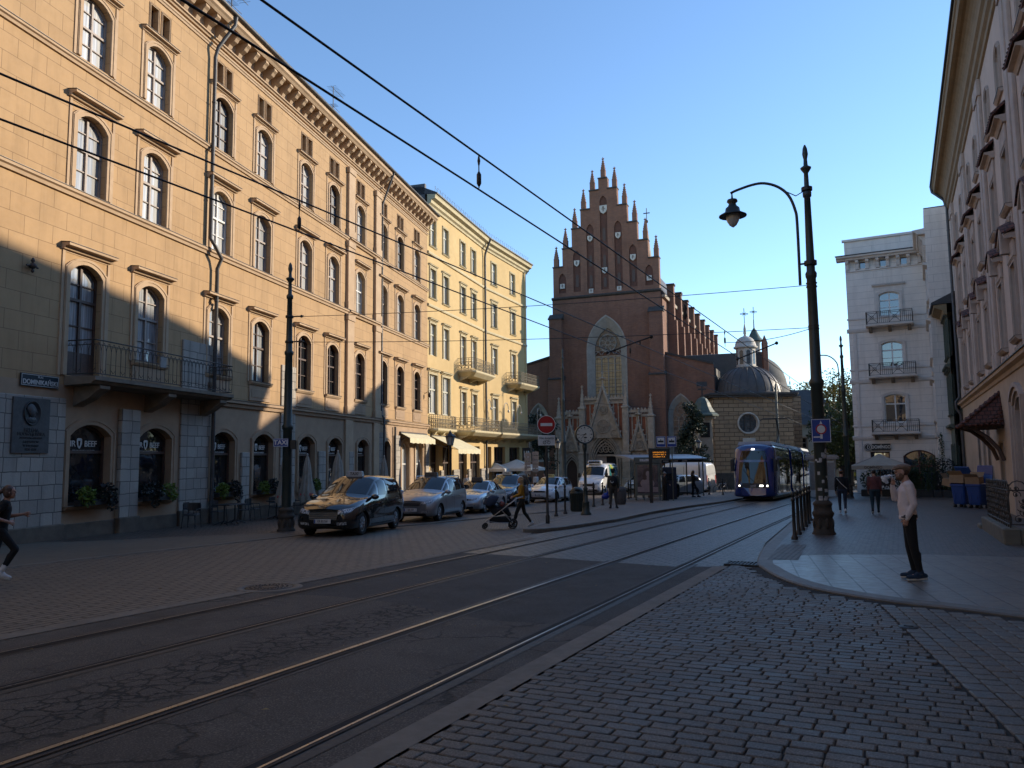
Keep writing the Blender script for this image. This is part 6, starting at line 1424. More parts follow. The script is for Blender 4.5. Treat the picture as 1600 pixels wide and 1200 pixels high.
# stop signs, information display, shelter
def stop_sign(lab, x, y, z1):
    st = root('tram_stop_sign', lab, 'stop sign', (x,y,gz(x,y)+.13), R(-8), 'stop signs above the shelter'); h = z1-gz(x,y)-.13
    s_ = MB(); s_.tube([(0,0,0),(0,0,h)], .03, 8); s_.build('post', m_polel, st); s_ = MB(); s_.bbox(-.27,.27,-.05,-.02,h-.62,h,.03); s_.build('plate', m_blue, st)
    s_ = MB(); s_.bbox(-.2,.2,-.058,-.051,h-.45,h-.08,.002); s_.band([(-.265,h-.615),(-.265,h-.005),(.265,h-.005),(.265,h-.615)], [(-.25,h-.6),(-.25,h-.02),(.25,h-.02),(.25,h-.6)], -.053, close=True); s_.build('panel', m_white, st)
    s_ = MB(); s_.bbox(-.16,.16,-.064,-.059,h-.36,h-.25,.002); s_.box(-.02,.02,-.064,-.059,h-.25,h-.17); s_.build('tram_symbol', m_lampb, st)
stop_sign('blue and white tram stop sign nearer the poster', 8.6, 44.8, 3.0); stop_sign('blue and white tram stop sign behind the display board', 9.25, 44.9, 3.0)
x, y = 7.53, 42.11; z0 = gz(x,y)+.13
DB = root('information_display', 'tall black post with departure board of amber text', 'display', (x,y,z0), R(-12)); m_amb = emis('amber_leds', (1,.35,.03), .4)
s_ = MB(); s_.bbox(-.13,.05,-.06,.12,0,2.95,.02); s_.build('post', m_lampb, DB); s_ = MB(); s_.bbox(.06,1.0,-.1,.12,2.32,2.9,.02); s_.build('board', m_lampb, DB); s_ = MB(); s_.bbox(.04,1.02,-.12,.14,2.9,2.96,.01); s_.bbox(.06,1.0,-.11,-.1,2.32,2.37,.005); s_.build('frame', m_polel, DB)
for i, t_ in enumerate(('8 BRONOWICE  3', '13 NOWY BIEŻ. 6', '18 CZERW. M. 8')): text(t_, .09, m_amb, DB, (.1,-.106,2.72-i*.12), align='LEFT', depth=.001)
SH0 = (7.35, 46.6); SA = R(-20); z0 = gz(*SH0)+.13
ST = root('tram_shelter', 'glass and steel tram shelter with flat roof and poster panel', 'shelter', (SH0[0], SH0[1], z0), R(38)); g_cl = glass('shelter_glass', (.05,.055,.06), (.08,.085,.09), .05)
tr_ = NT('clear_shelter_pane'); tr_.set(tr_.b.inputs['Transmission Weight'], 1.0); tr_.set(tr_.b.inputs['Roughness'], .02); tr_.set(tr_.b.inputs['IOR'], 1.02); tr_.set(tr_.b.inputs['Base Color'], (.75,.8,.8)); g_clear = tr_.m
LS = 6.4
s_ = MB(); s_.rings([[(x_, yy, zz) for yy, zz in ((-.15,2.45),(.6,2.62),(1.5,2.72),(1.55,2.66),(.6,2.5),(-.15,2.38))] for x_ in (-.25, LS+.3)]); recalc(s_.build('roof', mat('shelter_roof', (.34,.36,.38), (.28,.30,.32), .35, 3, metal=.4), ST))
for x_, yy in ((0,0),(0,1.35),(LS*.33,1.35),(LS*.66,1.35),(LS,1.35),(LS,0),(LS*.5,0)): s_ = MB(); s_.tube([(x_,yy,0),(x_,yy,2.5)], .045, 8); s_.build('post', m_polel, ST)
for k in range(3): s_ = MB(); s_.box(LS*k/3+.08, LS*(k+1)/3-.08, 1.34, 1.36, .3, 2.3); s_.build('pane', g_clear, ST)
s_ = MB(); s_.box(.1, LS-.1, -.02, .02, 2.2, 2.42); s_.build('fascia', m_lampb, ST)
for k in range(4): s_ = MB(); s_.bbox(1.6+k*.9,2.1+k*.9,-.045,-.022,2.24,2.38,.005); s_.build('route_number', m_stk, ST)
s_ = MB(); s_.bbox(2.2,5.0,.9,1.25,.42,.47,.01); s_.box(2.4,2.45,.95,1.2,0,.42); s_.box(4.75,4.8,.95,1.2,0,.42); s_.build('bench', m_fbrown, ST)
# poster case across the near end of the shelter
PO = root('poster_case', 'free-standing poster case with portrait poster at the shelter end', 'poster case', (7.28, 46.2, gz(7.28,46.2)+.13), R(-14)); s_ = MB(); s_.bbox(-.02,1.5,-.12,.12,.28,2.2,.04); 
for x_ in (.05,.5,1.0,1.43): s_.box(x_-.03,x_+.03,-.06,.06,0,.3)
s_.bbox(-.05,1.55,-.14,.14,2.2,2.55,.03); s_.build('case', m_polel, PO)
pt = NT('poster_print'); o_ = pt.tc.outputs['Object']; c_ = pt.mix(pt.ramp(pt.noise(2.4, 4, .6, dist=.8), .4, .62), (.13,.09,.10), (.05,.04,.045)); po_m = pt.out(Base_Color=c_, Roughness=.15, **{'Coat Weight': 1.0})
s_ = MB(); s_.bbox(.14,1.34,-.13,-.121,.42,2.08,.003); s_.build('poster', po_m, PO); m_ps = mat('poster_pale', (.32,.24,.24), (.24,.18,.18), .3, 3); s_ = MB()
s_.ball((.76,-.135,1.56), (.13,.004,.18), 14, 10); s_.ball((.72,-.133,1.0), (.42,.004,.30), 14, 8); s_.ball((.76,-.134,1.33), (.09,.004,.14), 10, 6); s_.build('printed_portrait', m_ps, PO); s_ = MB(); s_.ball((.74,-.1325,1.58), (.25,.004,.33), 14, 10); s_.ball((.6,-.1328,1.3), (.14,.003,.3), 10, 8); s_.build('printed_hair', m_fbrown, PO)
s_ = MB(); s_.bbox(.14,1.34,-.134,-.1311,.5,.8,.002); s_.build('printed_band', m_ps, PO); s_ = MB(); s_.bbox(.3,.9,-.15,-.141,2.3,2.44,.003); s_.build('header_plate', m_stk, PO)
tm = root('ticket_machine', 'dark blue ticket machine inside the tram shelter', 'ticket machine', (9.6, 47.6, gz(9.6,47.6)+.13), R(-10)); s_ = MB(); s_.bbox(-.42,.42,-.35,.35,0,1.95,.04); s_.build('cabinet', mat('dark_blue_paint', (.012,.018,.04), None, .4), tm); s_ = MB(); s_.bbox(-.25,.25,-.37,-.352,1.15,1.6,.01); s_.build('screen', g_dark, tm)
# direction signs beyond
dsn = root('direction_signs', 'stack of grey direction boards behind the no-entry sign', 'signpost', (1.6, 70.0, gz(1.6,70))); s_ = MB(); s_.tube([(-.4,0,0),(-.4,0,3.8)], .05, 6); s_.tube([(.45,0,0),(.45,0,3.8)], .05, 6); s_.build('post', m_polel, dsn)
for k in range(5): s_ = MB(); s_.bbox(-.55,.0,-.08,-.05,1.7+k*.4,2.05+k*.4,.01); s_.build('board', m_fgrey, dsn); s_ = MB(); s_.bbox(.15,.7,-.08,-.05,1.9+k*.38,2.22+k*.38,.01); s_.build('board', m_fgrey, dsn)
# ---------------------------------------------------------- overhead wires
m_wire = mat('wire_dark', (.015,.015,.016), None, .5)
def wire(lab, pts, r, name='overhead_wire', group='overhead tram wires', cat='wire'):
    s_ = MB(); s_.tube(pts, r, 6); return tag(s_.build(name, m_wire), lab, cat, group)
def tw(n, z, s): x, y = sn(s, n); return (x, y, z)
for n, a, c in ((-4.6, 'right-hand', 5.24), (-7.8, 'left-hand', 5.22)):
    wire('upper carrier wire of the %s tram track' % a, [tw(n, 5.68-.0*k, -8+k*4.0) for k in range(28)], .0125)
    wire('lower contact wire of the %s tram track' % a, [tw(n, c-.016*max(0, k*4.0-14)*.5, -8+k*4.0) for k in range(28)], .012)
    for s in ((8.35, 24, 40) if n > -5 else (8.6, 24.5, 41)):
        s_ = MB(); s_.tube([tw(n, 5.68, s), tw(n, c-.02*max(0,s-14)*.4, s)], .008, 5); x, y, z = tw(n, c+.12, s); s_.lathe([(.01,-.1),(.03,-.06),(.03,.06),(.01,.1)], 8, (x,y,z)); x, y, z = tw(n, 5.6, s); s_.lathe([(.01,-.06),(.02,0),(.01,.06)], 8, (x,y,z)); tag(s_.build('wire_hanger', m_wire), 'short hanger joining both wires of the %s track, %s' % (('right' if n > -5 else 'left'), {8.35:'nearest the camera',8.6:'in front of the ochre facade',24:'in front of the great window',24.5:'beside the church portal',40:'near the chapel dome',41:'above the tram'}[s]), 'hanger', 'wire hangers')
def span(lab, a, c, sag=.12):
    a, c = Vector(a), Vector(c); return wire(lab, [a+(c-a)*(i/14)-Vector((0,0,sag*4*(i/14)*(1-i/14))) for i in range(15)], .010, 'span_wire', 'span wires across the street')
A0 = (px2, py2, gz(px2,py2)+7.1); A1_ = (px2, py2, gz(px2,py2)+6.25); B0 = (px, py, g0+6.97); B1 = (px, py, g0+5.76)
span('upper span wire between the left pole and the right lamp post', A0, B0); span('lower span wire between the left pole and the right lamp post', A1_, B1)
for (a, c, lab) in ((B1, tw(-4.6, 5.3, 24.0), 'oblique stay wire from the right lamp post to the contact wire'), ((21.0,48.6,4.0), (3.35,50.6,5.6), 'far span wire from the distant lamp post to the grey-green pole'), ((21.0,48.6,3.2), (24.6,71.5,5.2), 'short span wire between the distant lamp post and the chapel pole'), ((21.0,48.6,5.6), (34.0,95.0,5.6), 'thin far span wire toward the cream house')): span(lab, a, c)
def pullarm(lab, a, c):  # registration arm that steadies the contact wire
    s_ = MB(); s_.tube([a, c], .022, 6); s_.ball(a, .05, 6, 5); s_.ball(c, .06, 6, 5); m = (Vector(a)*.25+Vector(c)*.75); s_.tube([m, m+Vector((0,0,-.12))], .02, 5); tag(s_.build('registration_arm', m_wire), lab, 'wire arm', 'wire arms')
x, y, z = tw(-7.8, 5.0, 22.2); pullarm('dark steel arm steadying the wire in front of the great church window', (x,y,z), (x+1.25,y-.6,z+.38))
x, y, z = tw(-4.6, 5.0, 26.0); pullarm('dark steel arm steadying the wire in front of the chapel lantern', (x,y,z), (x+1.15,y-.5,z+.45))
x, y = sn(19.0, -4.6); s_ = MB(); s_.lathe([(.02,-.22),(.06,-.12),(.03,-.02),(.06,.06),(.02,.16)], 8, (x, y, 5.45)); tag(s_.build('insulator', m_wire), 'dark insulator hanging between the wires above the street', 'insulator')
# ================================================================= vehicles
def cr(p0, p1, p2, p3, t):
    return tuple(.5*((2*b)+(-a+c)*t+(2*a-5*b+4*c-d)*t*t+(-a+3*b-3*c+d)*t**3) for a, b, c, d in zip(p0, p1, p2, p3))
def grid(tab, ns=5, np_=4):
    """tab[station][point] -> fine half grid, smooth both ways"""
    ext = lambda l, i: l[max(0, min(len(l)-1, i))]
    rows = []
    for i in range(len(tab)-1):
        for k in range(ns):
            t = k/ns; rows.append([cr(ext(tab,i-1)[j], tab[i][j], tab[i+1][j], ext(tab,i+2)[j], t) for j in range(len(tab[0]))])
    rows.append(tab[-1]); out = []
    for r_ in rows:
        o = []
        for j in range(len(r_)-1):
            a = (r_[j+1][0], -r_[j+1][1], r_[j+1][2]) if j == 0 else r_[j-1]
            d = (r_[j][0], -r_[j][1], r_[j][2]) if j == len(r_)-2 else r_[j+2]
            for k in range(np_): o.append(cr(a, r_[j], r_[j+1], d, k/np_))
        o.append(r_[-1]); o = [(x, max(0, y), z) for x, y, z in o]; o[0] = (o[0][0], 0, o[0][2]); o[-1] = (o[-1][0], 0, o[-1][2]); out.append(o)
    return out
def body_mesh(g, name, m, parent):
    b = MB(); n = len(g[0]); rs = []
    for o in g: rs.append(o + [(x, -y, z) for x, y, z in o[1:-1][::-1]])
    b.rings(rs, True, True, True); o = b.build(name, m, parent)
    bm = bmesh.new(); bm.from_mesh(o.data); bmesh.ops.remove_doubles(bm, verts=bm.verts, dist=.0008); bmesh.ops.recalc_face_normals(bm, faces=bm.faces); bm.to_mesh(o.data); bm.free(); return o
def patch(g, s0, s1, q0, q1, ns, np_, off, name, m, parent, mirror=True, both=False, rows=None):
    """a glass panel lifted off the body surface; s in stations, q in section points (floats allowed)"""
    i0, i1, j0, j1 = round(s0*ns), round(s1*ns), round(q0*np_), round(q1*np_); outs = []
    for sg in ((1, -1) if not both else (0,)):
        vs, fs = [], []; cols = [(j, 1) for j in range(j0, j1+1)]
        if both: cols = [(j, 1) for j in range(j0, j1+1)] + [(j, -1) for j in range(j1-1, j0-1, -1)]
        for i in range(i0, i1+1):
            for j, sd in cols:
                p = Vector(g[i][j]); a = Vector(g[min(i+1,len(g)-1)][j])-Vector(g[max(i-1,0)][j]); c = Vector(g[i][min(j+1,len(g[0])-1)])-Vector(g[i][max(j-1,0)])
                n_ = a.cross(c); n_ = n_.normalized() if n_.length > 1e-6 else Vector((0,0,1))
                if n_.y*p.y + n_.z*(p.z-.9) + n_.x*p.x*.3 < 0: n_ = -n_
                p = p + n_*off; s_ = sd*(sg or 1); vs.append((p.x, p.y*s_, p.z))
        w_ = len(cols); h_ = i1-i0+1
        for i in range(h_-1):
            for j in range(w_-1): fs.append((i*w_+j, i*w_+j+1, (i+1)*w_+j+1, (i+1)*w_+j))
        b = MB(); b.add(vs, fs, True); o = b.build(name, m, parent); recalc(o); outs.append(o)
        if both: break
    return outs
def decal(bvh, poly, org, dr, name, m, parent, off=.008, mirror=True, nu=6, nv=4):
    """shape of four corners thrown on the body along dr"""
    for sg in ((1, -1) if mirror else (1,)):
        vs, ok = [], True
        for i in range(nu+1):
            for j in range(nv+1):
                u, v = i/nu, j/nv; A_ = [Vector(p) for p in poly]
                p = (A_[0]*(1-u)+A_[1]*u)*(1-v)+(A_[3]*(1-u)+A_[2]*u)*v
                o_ = p + Vector(org); hit = bvh.ray_cast(o_, Vector(dr).normalized())
                q = hit[0] if hit[0] is not None else p
                q = q - Vector(dr).normalized()*off; vs.append((q.x, q.y*sg, q.z))
        b = MB(); b.add(vs, [(i*(nv+1)+j, (i+1)*(nv+1)+j, (i+1)*(nv+1)+j+1, i*(nv+1)+j+1) for i in range(nu) for j in range(nv)], True); o = b.build(name, m, parent)
def wheel(parent, x, y, r_, side, w_=.2, spokes=10):
    wh = root('wheel', None, None); wh.parent = parent; wh.location = (x, y, r_)
    b = MB(); pr = [(r_*.66,-.5),(r_*.9,-.5),(r_,-.36),(r_,.36),(r_*.9,.5),(r_*.66,.46)]
    b.rings([[(p*cos(a), q*w_, p*sin(a)) for a in [2*pi*i/28 for i in range(28)]] for p, q in pr], True, False, True); o = b.build('tyre', m_blk, wh); recalc(o)
    b = MB(); d = side*w_*.36
    b.rings([[(p*cos(a), q, p*sin(a)) for a in [2*pi*i/28 for i in range(28)]] for p, q in ((r_*.68,d),(r_*.62,d+side*.012),(r_*.58,d-side*.03))], True, False, True)
    for k in range(spokes):
        a = 2*pi*k/spokes
        for e in (-.06, .06): b.tube([(r_*.14*cos(a),d,r_*.14*sin(a)),(r_*.6*cos(a+e*2),d+side*.004,r_*.6*sin(a+e*2))], r_*.035, 5)
    b.rings([[(p*cos(a), q, p*sin(a)) for a in [2*pi*i/16 for i in range(16)]] for p, q in ((r_*.17,d-side*.02),(r_*.16,d+side*.015),(.002,d+side*.018))], True, False, True); o = b.build('rim', m_alloy, wh); recalc(o)
    b = MB(); b.rings([[(p*cos(a), side*w_*.12, p*sin(a)) for a in [2*pi*i/20 for i in range(20)]] for p in (r_*.64,.001)], True, False); o = b.build('brake', m_groove, wh)
m_alloy = mat('alloy_rim', (.42,.42,.43), (.34,.34,.35), .3, 8, metal=.85)
m_chrome = mat('chrome', (.32,.31,.31), None, .2, 5, metal=1)
m_trimb = mat('black_plastic', (.016,.016,.017), (.022,.022,.023), .5, 6)
g_car = glass('car_glass', (.012,.014,.016), None, .015, .004)
m_hl = NT('headlight_lens'); _p = m_hl.ramp(m_hl.noise(22, 2, .5), .42, .6, (.16,.17,.19), (.62,.64,.66)); m_hl = m_hl.out(Base_Color=_p, Roughness=.08, **{'Coat Weight': 1.0})
m_tail = mat('tail_lens', (.35,.012,.01), (.2,.008,.008), .15, 12)
m_plate = mat('number_plate', (.68,.68,.66), None, .4)
p_black = paint('black_paint', (.006,.006,.008), .12); p_silver = paint('silver_paint', (.33,.34,.36), .30, 1, .55); p_silver2 = paint('light_silver_paint', (.42,.44,.46), .28, 1, .5); p_dark = paint('dark_blue_grey_paint', (.02,.024,.032), .15); p_white = paint('white_paint', (.70,.71,.72), .25)
# section points: floor centre, sill, widest, belt, roof rail (or bonnet edge), centre line
MPV = [[(2.30,0,.34),(2.22,.55,.30),(2.28,.66,.52),(2.22,.62,.74),(2.22,.40,.80),(2.30,0,.82)],
 [(2.12,0,.24),(2.08,.76,.22),(2.10,.88,.50),(1.98,.82,.84),(1.95,.58,.93),(2.06,0,.95)],
 [(1.55,0,.2),(1.55,.84,.2),(1.55,.95,.55),(1.48,.90,.97),(1.42,.66,1.06),(1.52,0,1.10)],
 [(.95,0,.2),(.95,.86,.2),(.95,.955,.6),(.90,.90,1.06),(.98,.74,1.11),(1.18,0,1.17)],
 [(.2,0,.2),(.2,.87,.2),(.2,.96,.62),(.2,.92,1.08),(-.02,.66,1.63),(.14,0,1.70)],
 [(-.5,0,.2),(-.5,.87,.2),(-.5,.96,.62),(-.5,.93,1.09),(-.52,.69,1.70),(-.45,0,1.76)],
 [(-1.3,0,.2),(-1.3,.87,.2),(-1.3,.95,.64),(-1.3,.92,1.12),(-1.34,.67,1.69),(-1.3,0,1.75)],
 [(-1.95,0,.22),(-1.95,.84,.24),(-2.0,.93,.66),(-2.02,.88,1.15),(-1.98,.63,1.63),(-2.02,0,1.68)],
 [(-2.28,0,.28),(-2.28,.74,.28),(-2.34,.84,.62),(-2.32,.80,1.05),(-2.3,.58,1.12),(-2.36,0,1.12)],
 [(-2.36,0,.36),(-2.36,.6,.36),(-2.4,.72,.6),(-2.36,.66,.84),(-2.36,.48,.88),(-2.40,0,.9)]]
SED = [[(2.40,0,.34),(2.32,.55,.28),(2.38,.64,.46),(2.32,.60,.64),(2.32,.40,.69),(2.40,0,.71)],
 [(2.2,0,.22),(2.15,.74,.2),(2.2,.86,.44),(2.05,.80,.74),(2.02,.58,.82),(2.14,0,.85)],
 [(1.5,0,.18),(1.5,.82,.18),(1.5,.92,.5),(1.45,.87,.86),(1.40,.66,.93),(1.48,0,.98)],
 [(.85,0,.18),(.85,.84,.18),(.85,.925,.52),(.80,.87,.92),(.85,.72,.96),(1.02,0,1.03)],
 [(.1,0,.18),(.1,.85,.18),(.1,.93,.54),(.1,.88,.95),(-.05,.60,1.38),(.08,0,1.42)],
 [(-.5,0,.18),(-.5,.85,.18),(-.5,.93,.54),(-.5,.88,.96),(-.5,.62,1.42),(-.5,0,1.46)],
 [(-1.1,0,.18),(-1.1,.85,.18),(-1.1,.92,.56),(-1.1,.86,.97),(-.98,.60,1.38),(-.98,0,1.42)],
 [(-1.8,0,.2),(-1.8,.82,.2),(-1.8,.9,.56),(-1.8,.84,.97),(-1.72,.64,1.03),(-1.78,0,1.07)],
 [(-2.25,0,.26),(-2.25,.74,.26),(-2.32,.84,.54),(-2.3,.78,.92),(-2.26,.6,.98),(-2.3,0,1.0)],
 [(-2.40,0,.36),(-2.40,.58,.36),(-2.44,.70,.54),(-2.40,.64,.76),(-2.40,.46,.8),(-2.44,0,.82)]]
def scale_tab(t, sx, sy, sz, f=None): return [[(x*sx, y*sy, (z if not f else f(x, z))*sz) for x, y, z in r_] for r_ in t]
def car(lab, tab, loc, hdg, pm, wx, wr, tr, plate=None, group=None, taxi=None, grille=1, rails=False, name='parked_car', pillars=(4.95, 5.95), cat='car', hlh=(.62,.86), wseg=(4, 7), doors=True, mirrorc=None, signtop=None):
    a = math.atan2(hdg[1], hdg[0]); x, y = loc; r_ = root(name, lab, cat, (x, y, gz(x, y)+.02), a, group); r_.rotation_euler = (0, R(1.09)*hdg[1]*1.0, a)
    ns, np_ = 5, 4; g = grid(tab, ns, np_); body = body_mesh(g, 'body', [pm, m_trimb], r_); bvh = BVHTree.FromPolygons([v.co.copy() for v in body.data.vertices], [tuple(p.vertices) for p in body.data.polygons])
    for q in wx:
        for sg in (-1, 1):
            c = MB(); c.mat = 1; c.rings([[(q+(wr+.05)*cos(t), sg*yy, wr+(wr+.05)*sin(t)) for t in [2*pi*i/28 for i in range(28)]] for yy in (tr-.24, tr+.4)]); c.mi = [0]*len(c.mi); cut = c.build('cutter', m_trimb, r_); recalc(cut)
            md = body.modifiers.new('b', 'BOOLEAN'); md.operation = 'DIFFERENCE'; md.solver = 'EXACT'; md.object = cut; md.material_mode = 'TRANSFER'
            bake(body); cm = cut.data; bpy.data.objects.remove(cut); bpy.data.meshes.remove(cm)
            wheel(r_, q, sg*tr, wr, sg)
    body.data.polygons.foreach_set('use_smooth', [True]*len(body.data.polygons))
    try:
        body.data.set_sharp_from_angle(angle=R(38))
    except Exception: pass
    patch(g, 3.1, 3.98, 4.12, 5, ns, np_, .006, 'windscreen', g_car, r_, both=True)
    cuts = [3.4] + [p for pp in pillars for p in (pp-.05, pp+.05)] + [6.75]
    for s0, s1 in ((3.4, 3.9), (4.0, pillars[0]-.1), (pillars[0]+.1, pillars[1]-.1), (pillars[1]+.1, wseg[1]-.2)):
        patch(g, s0, s1, 3.12, 3.9, 10, 8, .006, 'side_window', g_car, r_) if False else None
    g2 = grid(tab, 10, 8)
    for s0, s1 in ((3.2, 3.8), (4.0, pillars[0]-.1), (pillars[0]+.1, pillars[1]-.1), (pillars[1]+.1, wseg[1]-.2)): patch(g2, s0, s1, 3.13, 3.88, 10, 8, .006, 'side_window', g_car, r_)
    patch(g, wseg[1]+.2, wseg[1]+.85, 4.2, 5, ns, np_, .006, 'rear_window', g_car, r_, both=True)
    L = tab[0][0][0]; z0, z1 = hlh
    decal(bvh, [(L+.4,.42,z0+.02),(L+.2,.86,z0+.1),(L+.05,.92,z1),(L+.35,.52,z1-.08)], (0,0,0), (-1,-.12,0), 'headlight', m_hl, r_, nu=8)
    decal(bvh, [(L+.4,.48,.34),(L+.3,.76,.36),(L+.3,.76,.44),(L+.4,.48,.42)], (0,0,0), (-1,-.1,0), 'fog_light', m_hl, r_)
    decal(bvh, ([(L+.4,-.42,z0-.12),(L+.4,.42,z0-.12),(L+.4,.46,z0+.10),(L+.4,-.46,z0+.10)] if grille == 2 else [(L+.4,-.34,z0+.0),(L+.4,.34,z0+.0),(L+.4,.38,z0+.10),(L+.4,-.38,z0+.10)]), (0,0,0), (-1,0,0), 'grille', m_chrome if grille == 2 else m_trimb, r_, mirror=False, nu=12)
    if grille == 2:
        for k in range(4): decal(bvh, [(L+.4,-.42,z0-.10+k*.055),(L+.4,.42,z0-.10+k*.055),(L+.4,.42,z0-.07+k*.055),(L+.4,-.42,z0-.07+k*.055)], (0,0,0), (-1,0,0), 'grille_slat', m_trimb, r_, mirror=False, nu=12, nv=1, off=.014)
    decal(bvh, [(L+.4,-.6,.24),(L+.4,.6,.24),(L+.4,.58,.33),(L+.4,-.58,.33)], (0,0,0), (-1,0,0), 'lower_intake', m_trimb, r_, mirror=False, nu=12)
    decal(bvh, [(-L-.4,.5,.9),(-L-.2,.82,.86),(-L-.1,.82,1.1),(-L-.3,.6,1.1)], (0,0,0), (1,-.15,0), 'tail_light', m_tail, r_)
    if doors:
        for xx in (wx[0]-.52, wx[0]-1.55): decal(bvh, [(xx-.01,1.3,.32),(xx+.01,1.3,.32),(xx+.01-.08,1.3,1.0),(xx-.01-.08,1.3,1.0)], (0,0,0), (0,-1,0), 'door_gap', m_trimb, r_, nu=1, nv=8, off=.004)
        for xx in (wx[0]-1.38, wx[0]-2.3):
            for sg in (1,-1): b = MB(); h_ = bvh.ray_cast(Vector((xx,1.5,.93*(tab[3][3][2]/1.06))), Vector((0,-1,0))); b.bbox(xx-.09,xx+.09,sg*(h_[0].y+.02)-.012 if h_[0] else 0,sg*(h_[0].y+.02)+.012 if h_[0] else .1,.91*(tab[3][3][2]/1.06),.95*(tab[3][3][2]/1.06),.008); b.build('door_handle', pm, r_)
        decal(bvh, [(wx[1]+.55,1.3,.24),(wx[0]-.55,1.3,.24),(wx[0]-.55,1.3,.30),(wx[1]+.55,1.3,.30)], (0,0,0), (0,-1,0), 'sill_trim', m_chrome if grille == 2 else m_trimb, r_, nu=10, nv=1, off=.012)
    for sg in (1,-1):
        mz = tab[3][3][2]+.06; mx, my = tab[3][3][0]-.12, tab[3][3][1]+.12; b = MB(); b.ball((mx,sg*my,mz), (.10,.13,.085), 12, 8); b.tube([(mx-.02,sg*(my-.2),mz-.06),(mx,sg*(my-.05),mz-.02)], .03, 6); o = b.build('mirror', mirrorc or pm, r_)
    b = MB(); b.tube([(L-.62,-.55,tab[3][5][2]+.05),(L-.9,.1,tab[3][5][2]+.0)], .012, 5); 
    fx = bvh.ray_cast(Vector((L+1,0,.46)), Vector((-1,0,0)))[0]
    if plate is not None:
        b = MB(); b.bbox(-.012,.012,-.26,.26,-.06,.06,.004); pl = b.build('number_plate', m_plate, r_); pl.location = (fx.x+.02,0,.46); b = MB(); b.bbox(-.013,.0135,-.255,-.215,-.055,.055,.002); b.build('plate_band', m_blue, pl) if True else None
        if plate: text(plate, .105, m_trimb, pl, (.014,.022,0), (R(90),0,R(90)), depth=.001, bold=.002, sx=.72)
    zt = max(p[2] for q in tab for p in q)
    if taxi:
        b = MB(); b.rings([[(x_*k,y_*k2,z_) for x_, y_ in ((-.09,-.27),(.09,-.27),(.09,.27),(-.09,.27))] for z_, k, k2 in ((zt-.03,1,1),(zt+.0,1.05,1.03),(zt+.14,.75,.92),(zt+.16,.55,.85))]); o = b.build('taxi_light', mat('taxi_light_'+str(taxi[0])[:3].replace('.','')+taxi[2], taxi[0], None, .35), r_); o.location = (taxi[1],0,0); text('TAXI', .13, m_trimb, o, (.083,0,zt+.07), (R(80),0,R(90)), bold=.003)
    if rails:
        for sg in (1,-1): b = MB(); yy = tab[5][4][1]-.02; b.tube([(.0,sg*(yy-.03),zt-.12),(-.12,sg*yy,zt+.0),(-1.6,sg*yy,zt+.01),(-1.75,sg*(yy-.03),zt-.08)], .02, 6); b.build('roof_rail', m_alloy, r_)
    return r_, g, bvh
TG = 'taxis waiting along the kerb'
h1 = (-.20,-.98); car('glossy black people carrier taxi at the head of the rank', MPV, (-5.12,24.95), h1, p_black, (1.42,-1.42), .345, .80, 'KR 8UG61', TG, ((.35,.36,.37), -.05, 'a'), 2, pillars=(5.0,6.05))
sv = scale_tab(MPV, .965, .97, .985, lambda x, z: z if z < 1.2 else z-.02); car('silver grey people carrier taxi second in the rank with roof bars', sv, (-3.35,31.4), (-.24,-.97), p_silver, (1.36,-1.42), .33, .78, 'KR 2W', TG, ((.05,.05,.05), -.1, 'b'), 1, True, pillars=(5.0,6.05))
car('light silver saloon taxi third in the rank behind the pram', SED, (-1.75,37.2), (-.27,-.96), p_silver2, (1.42,-1.42), .32, .78, 'KR', TG, ((.05,.05,.05), -.05, 'c'), 1, pillars=(4.9,5.8), hlh=(.56,.74), wseg=(4,6.9))
su = scale_tab(MPV, .97, .99, 1.0, lambda x, z: z*.985); car('dark sport utility taxi with pale roof sign behind the walking woman', su, (-.35,43.9), (-.27,-.96), p_dark, (1.38,-1.4), .36, .80, 'KR', TG, ((.66,.62,.5), -.05, 'd'), 2, True, pillars=(5.0,6.05))
ht = scale_tab(MPV, .95, .93, .88); car('white hatchback taxi facing the no-entry sign', ht, (2.35,49.2), (-.36,-.93), p_white, (1.32,-1.32), .31, .74, 'KR', TG, ((.62,.52,.2), -.05, 'e'), 1, pillars=(5.0,6.05), mirrorc=p_white)
car('silver hatchback parked behind the tram shelter', ht, (11.9,57.6), (-.88,-.47), p_silver2, (1.32,-1.32), .31, .74, '', None, None, 1, pillars=(5.0,6.05)); car('small white car half hidden behind the poster case', ht, (11.6,70.5), (-.5,-.86), p_white, (1.32,-1.32), .31, .74, '', None, None, 1, pillars=(5.0,6.05))
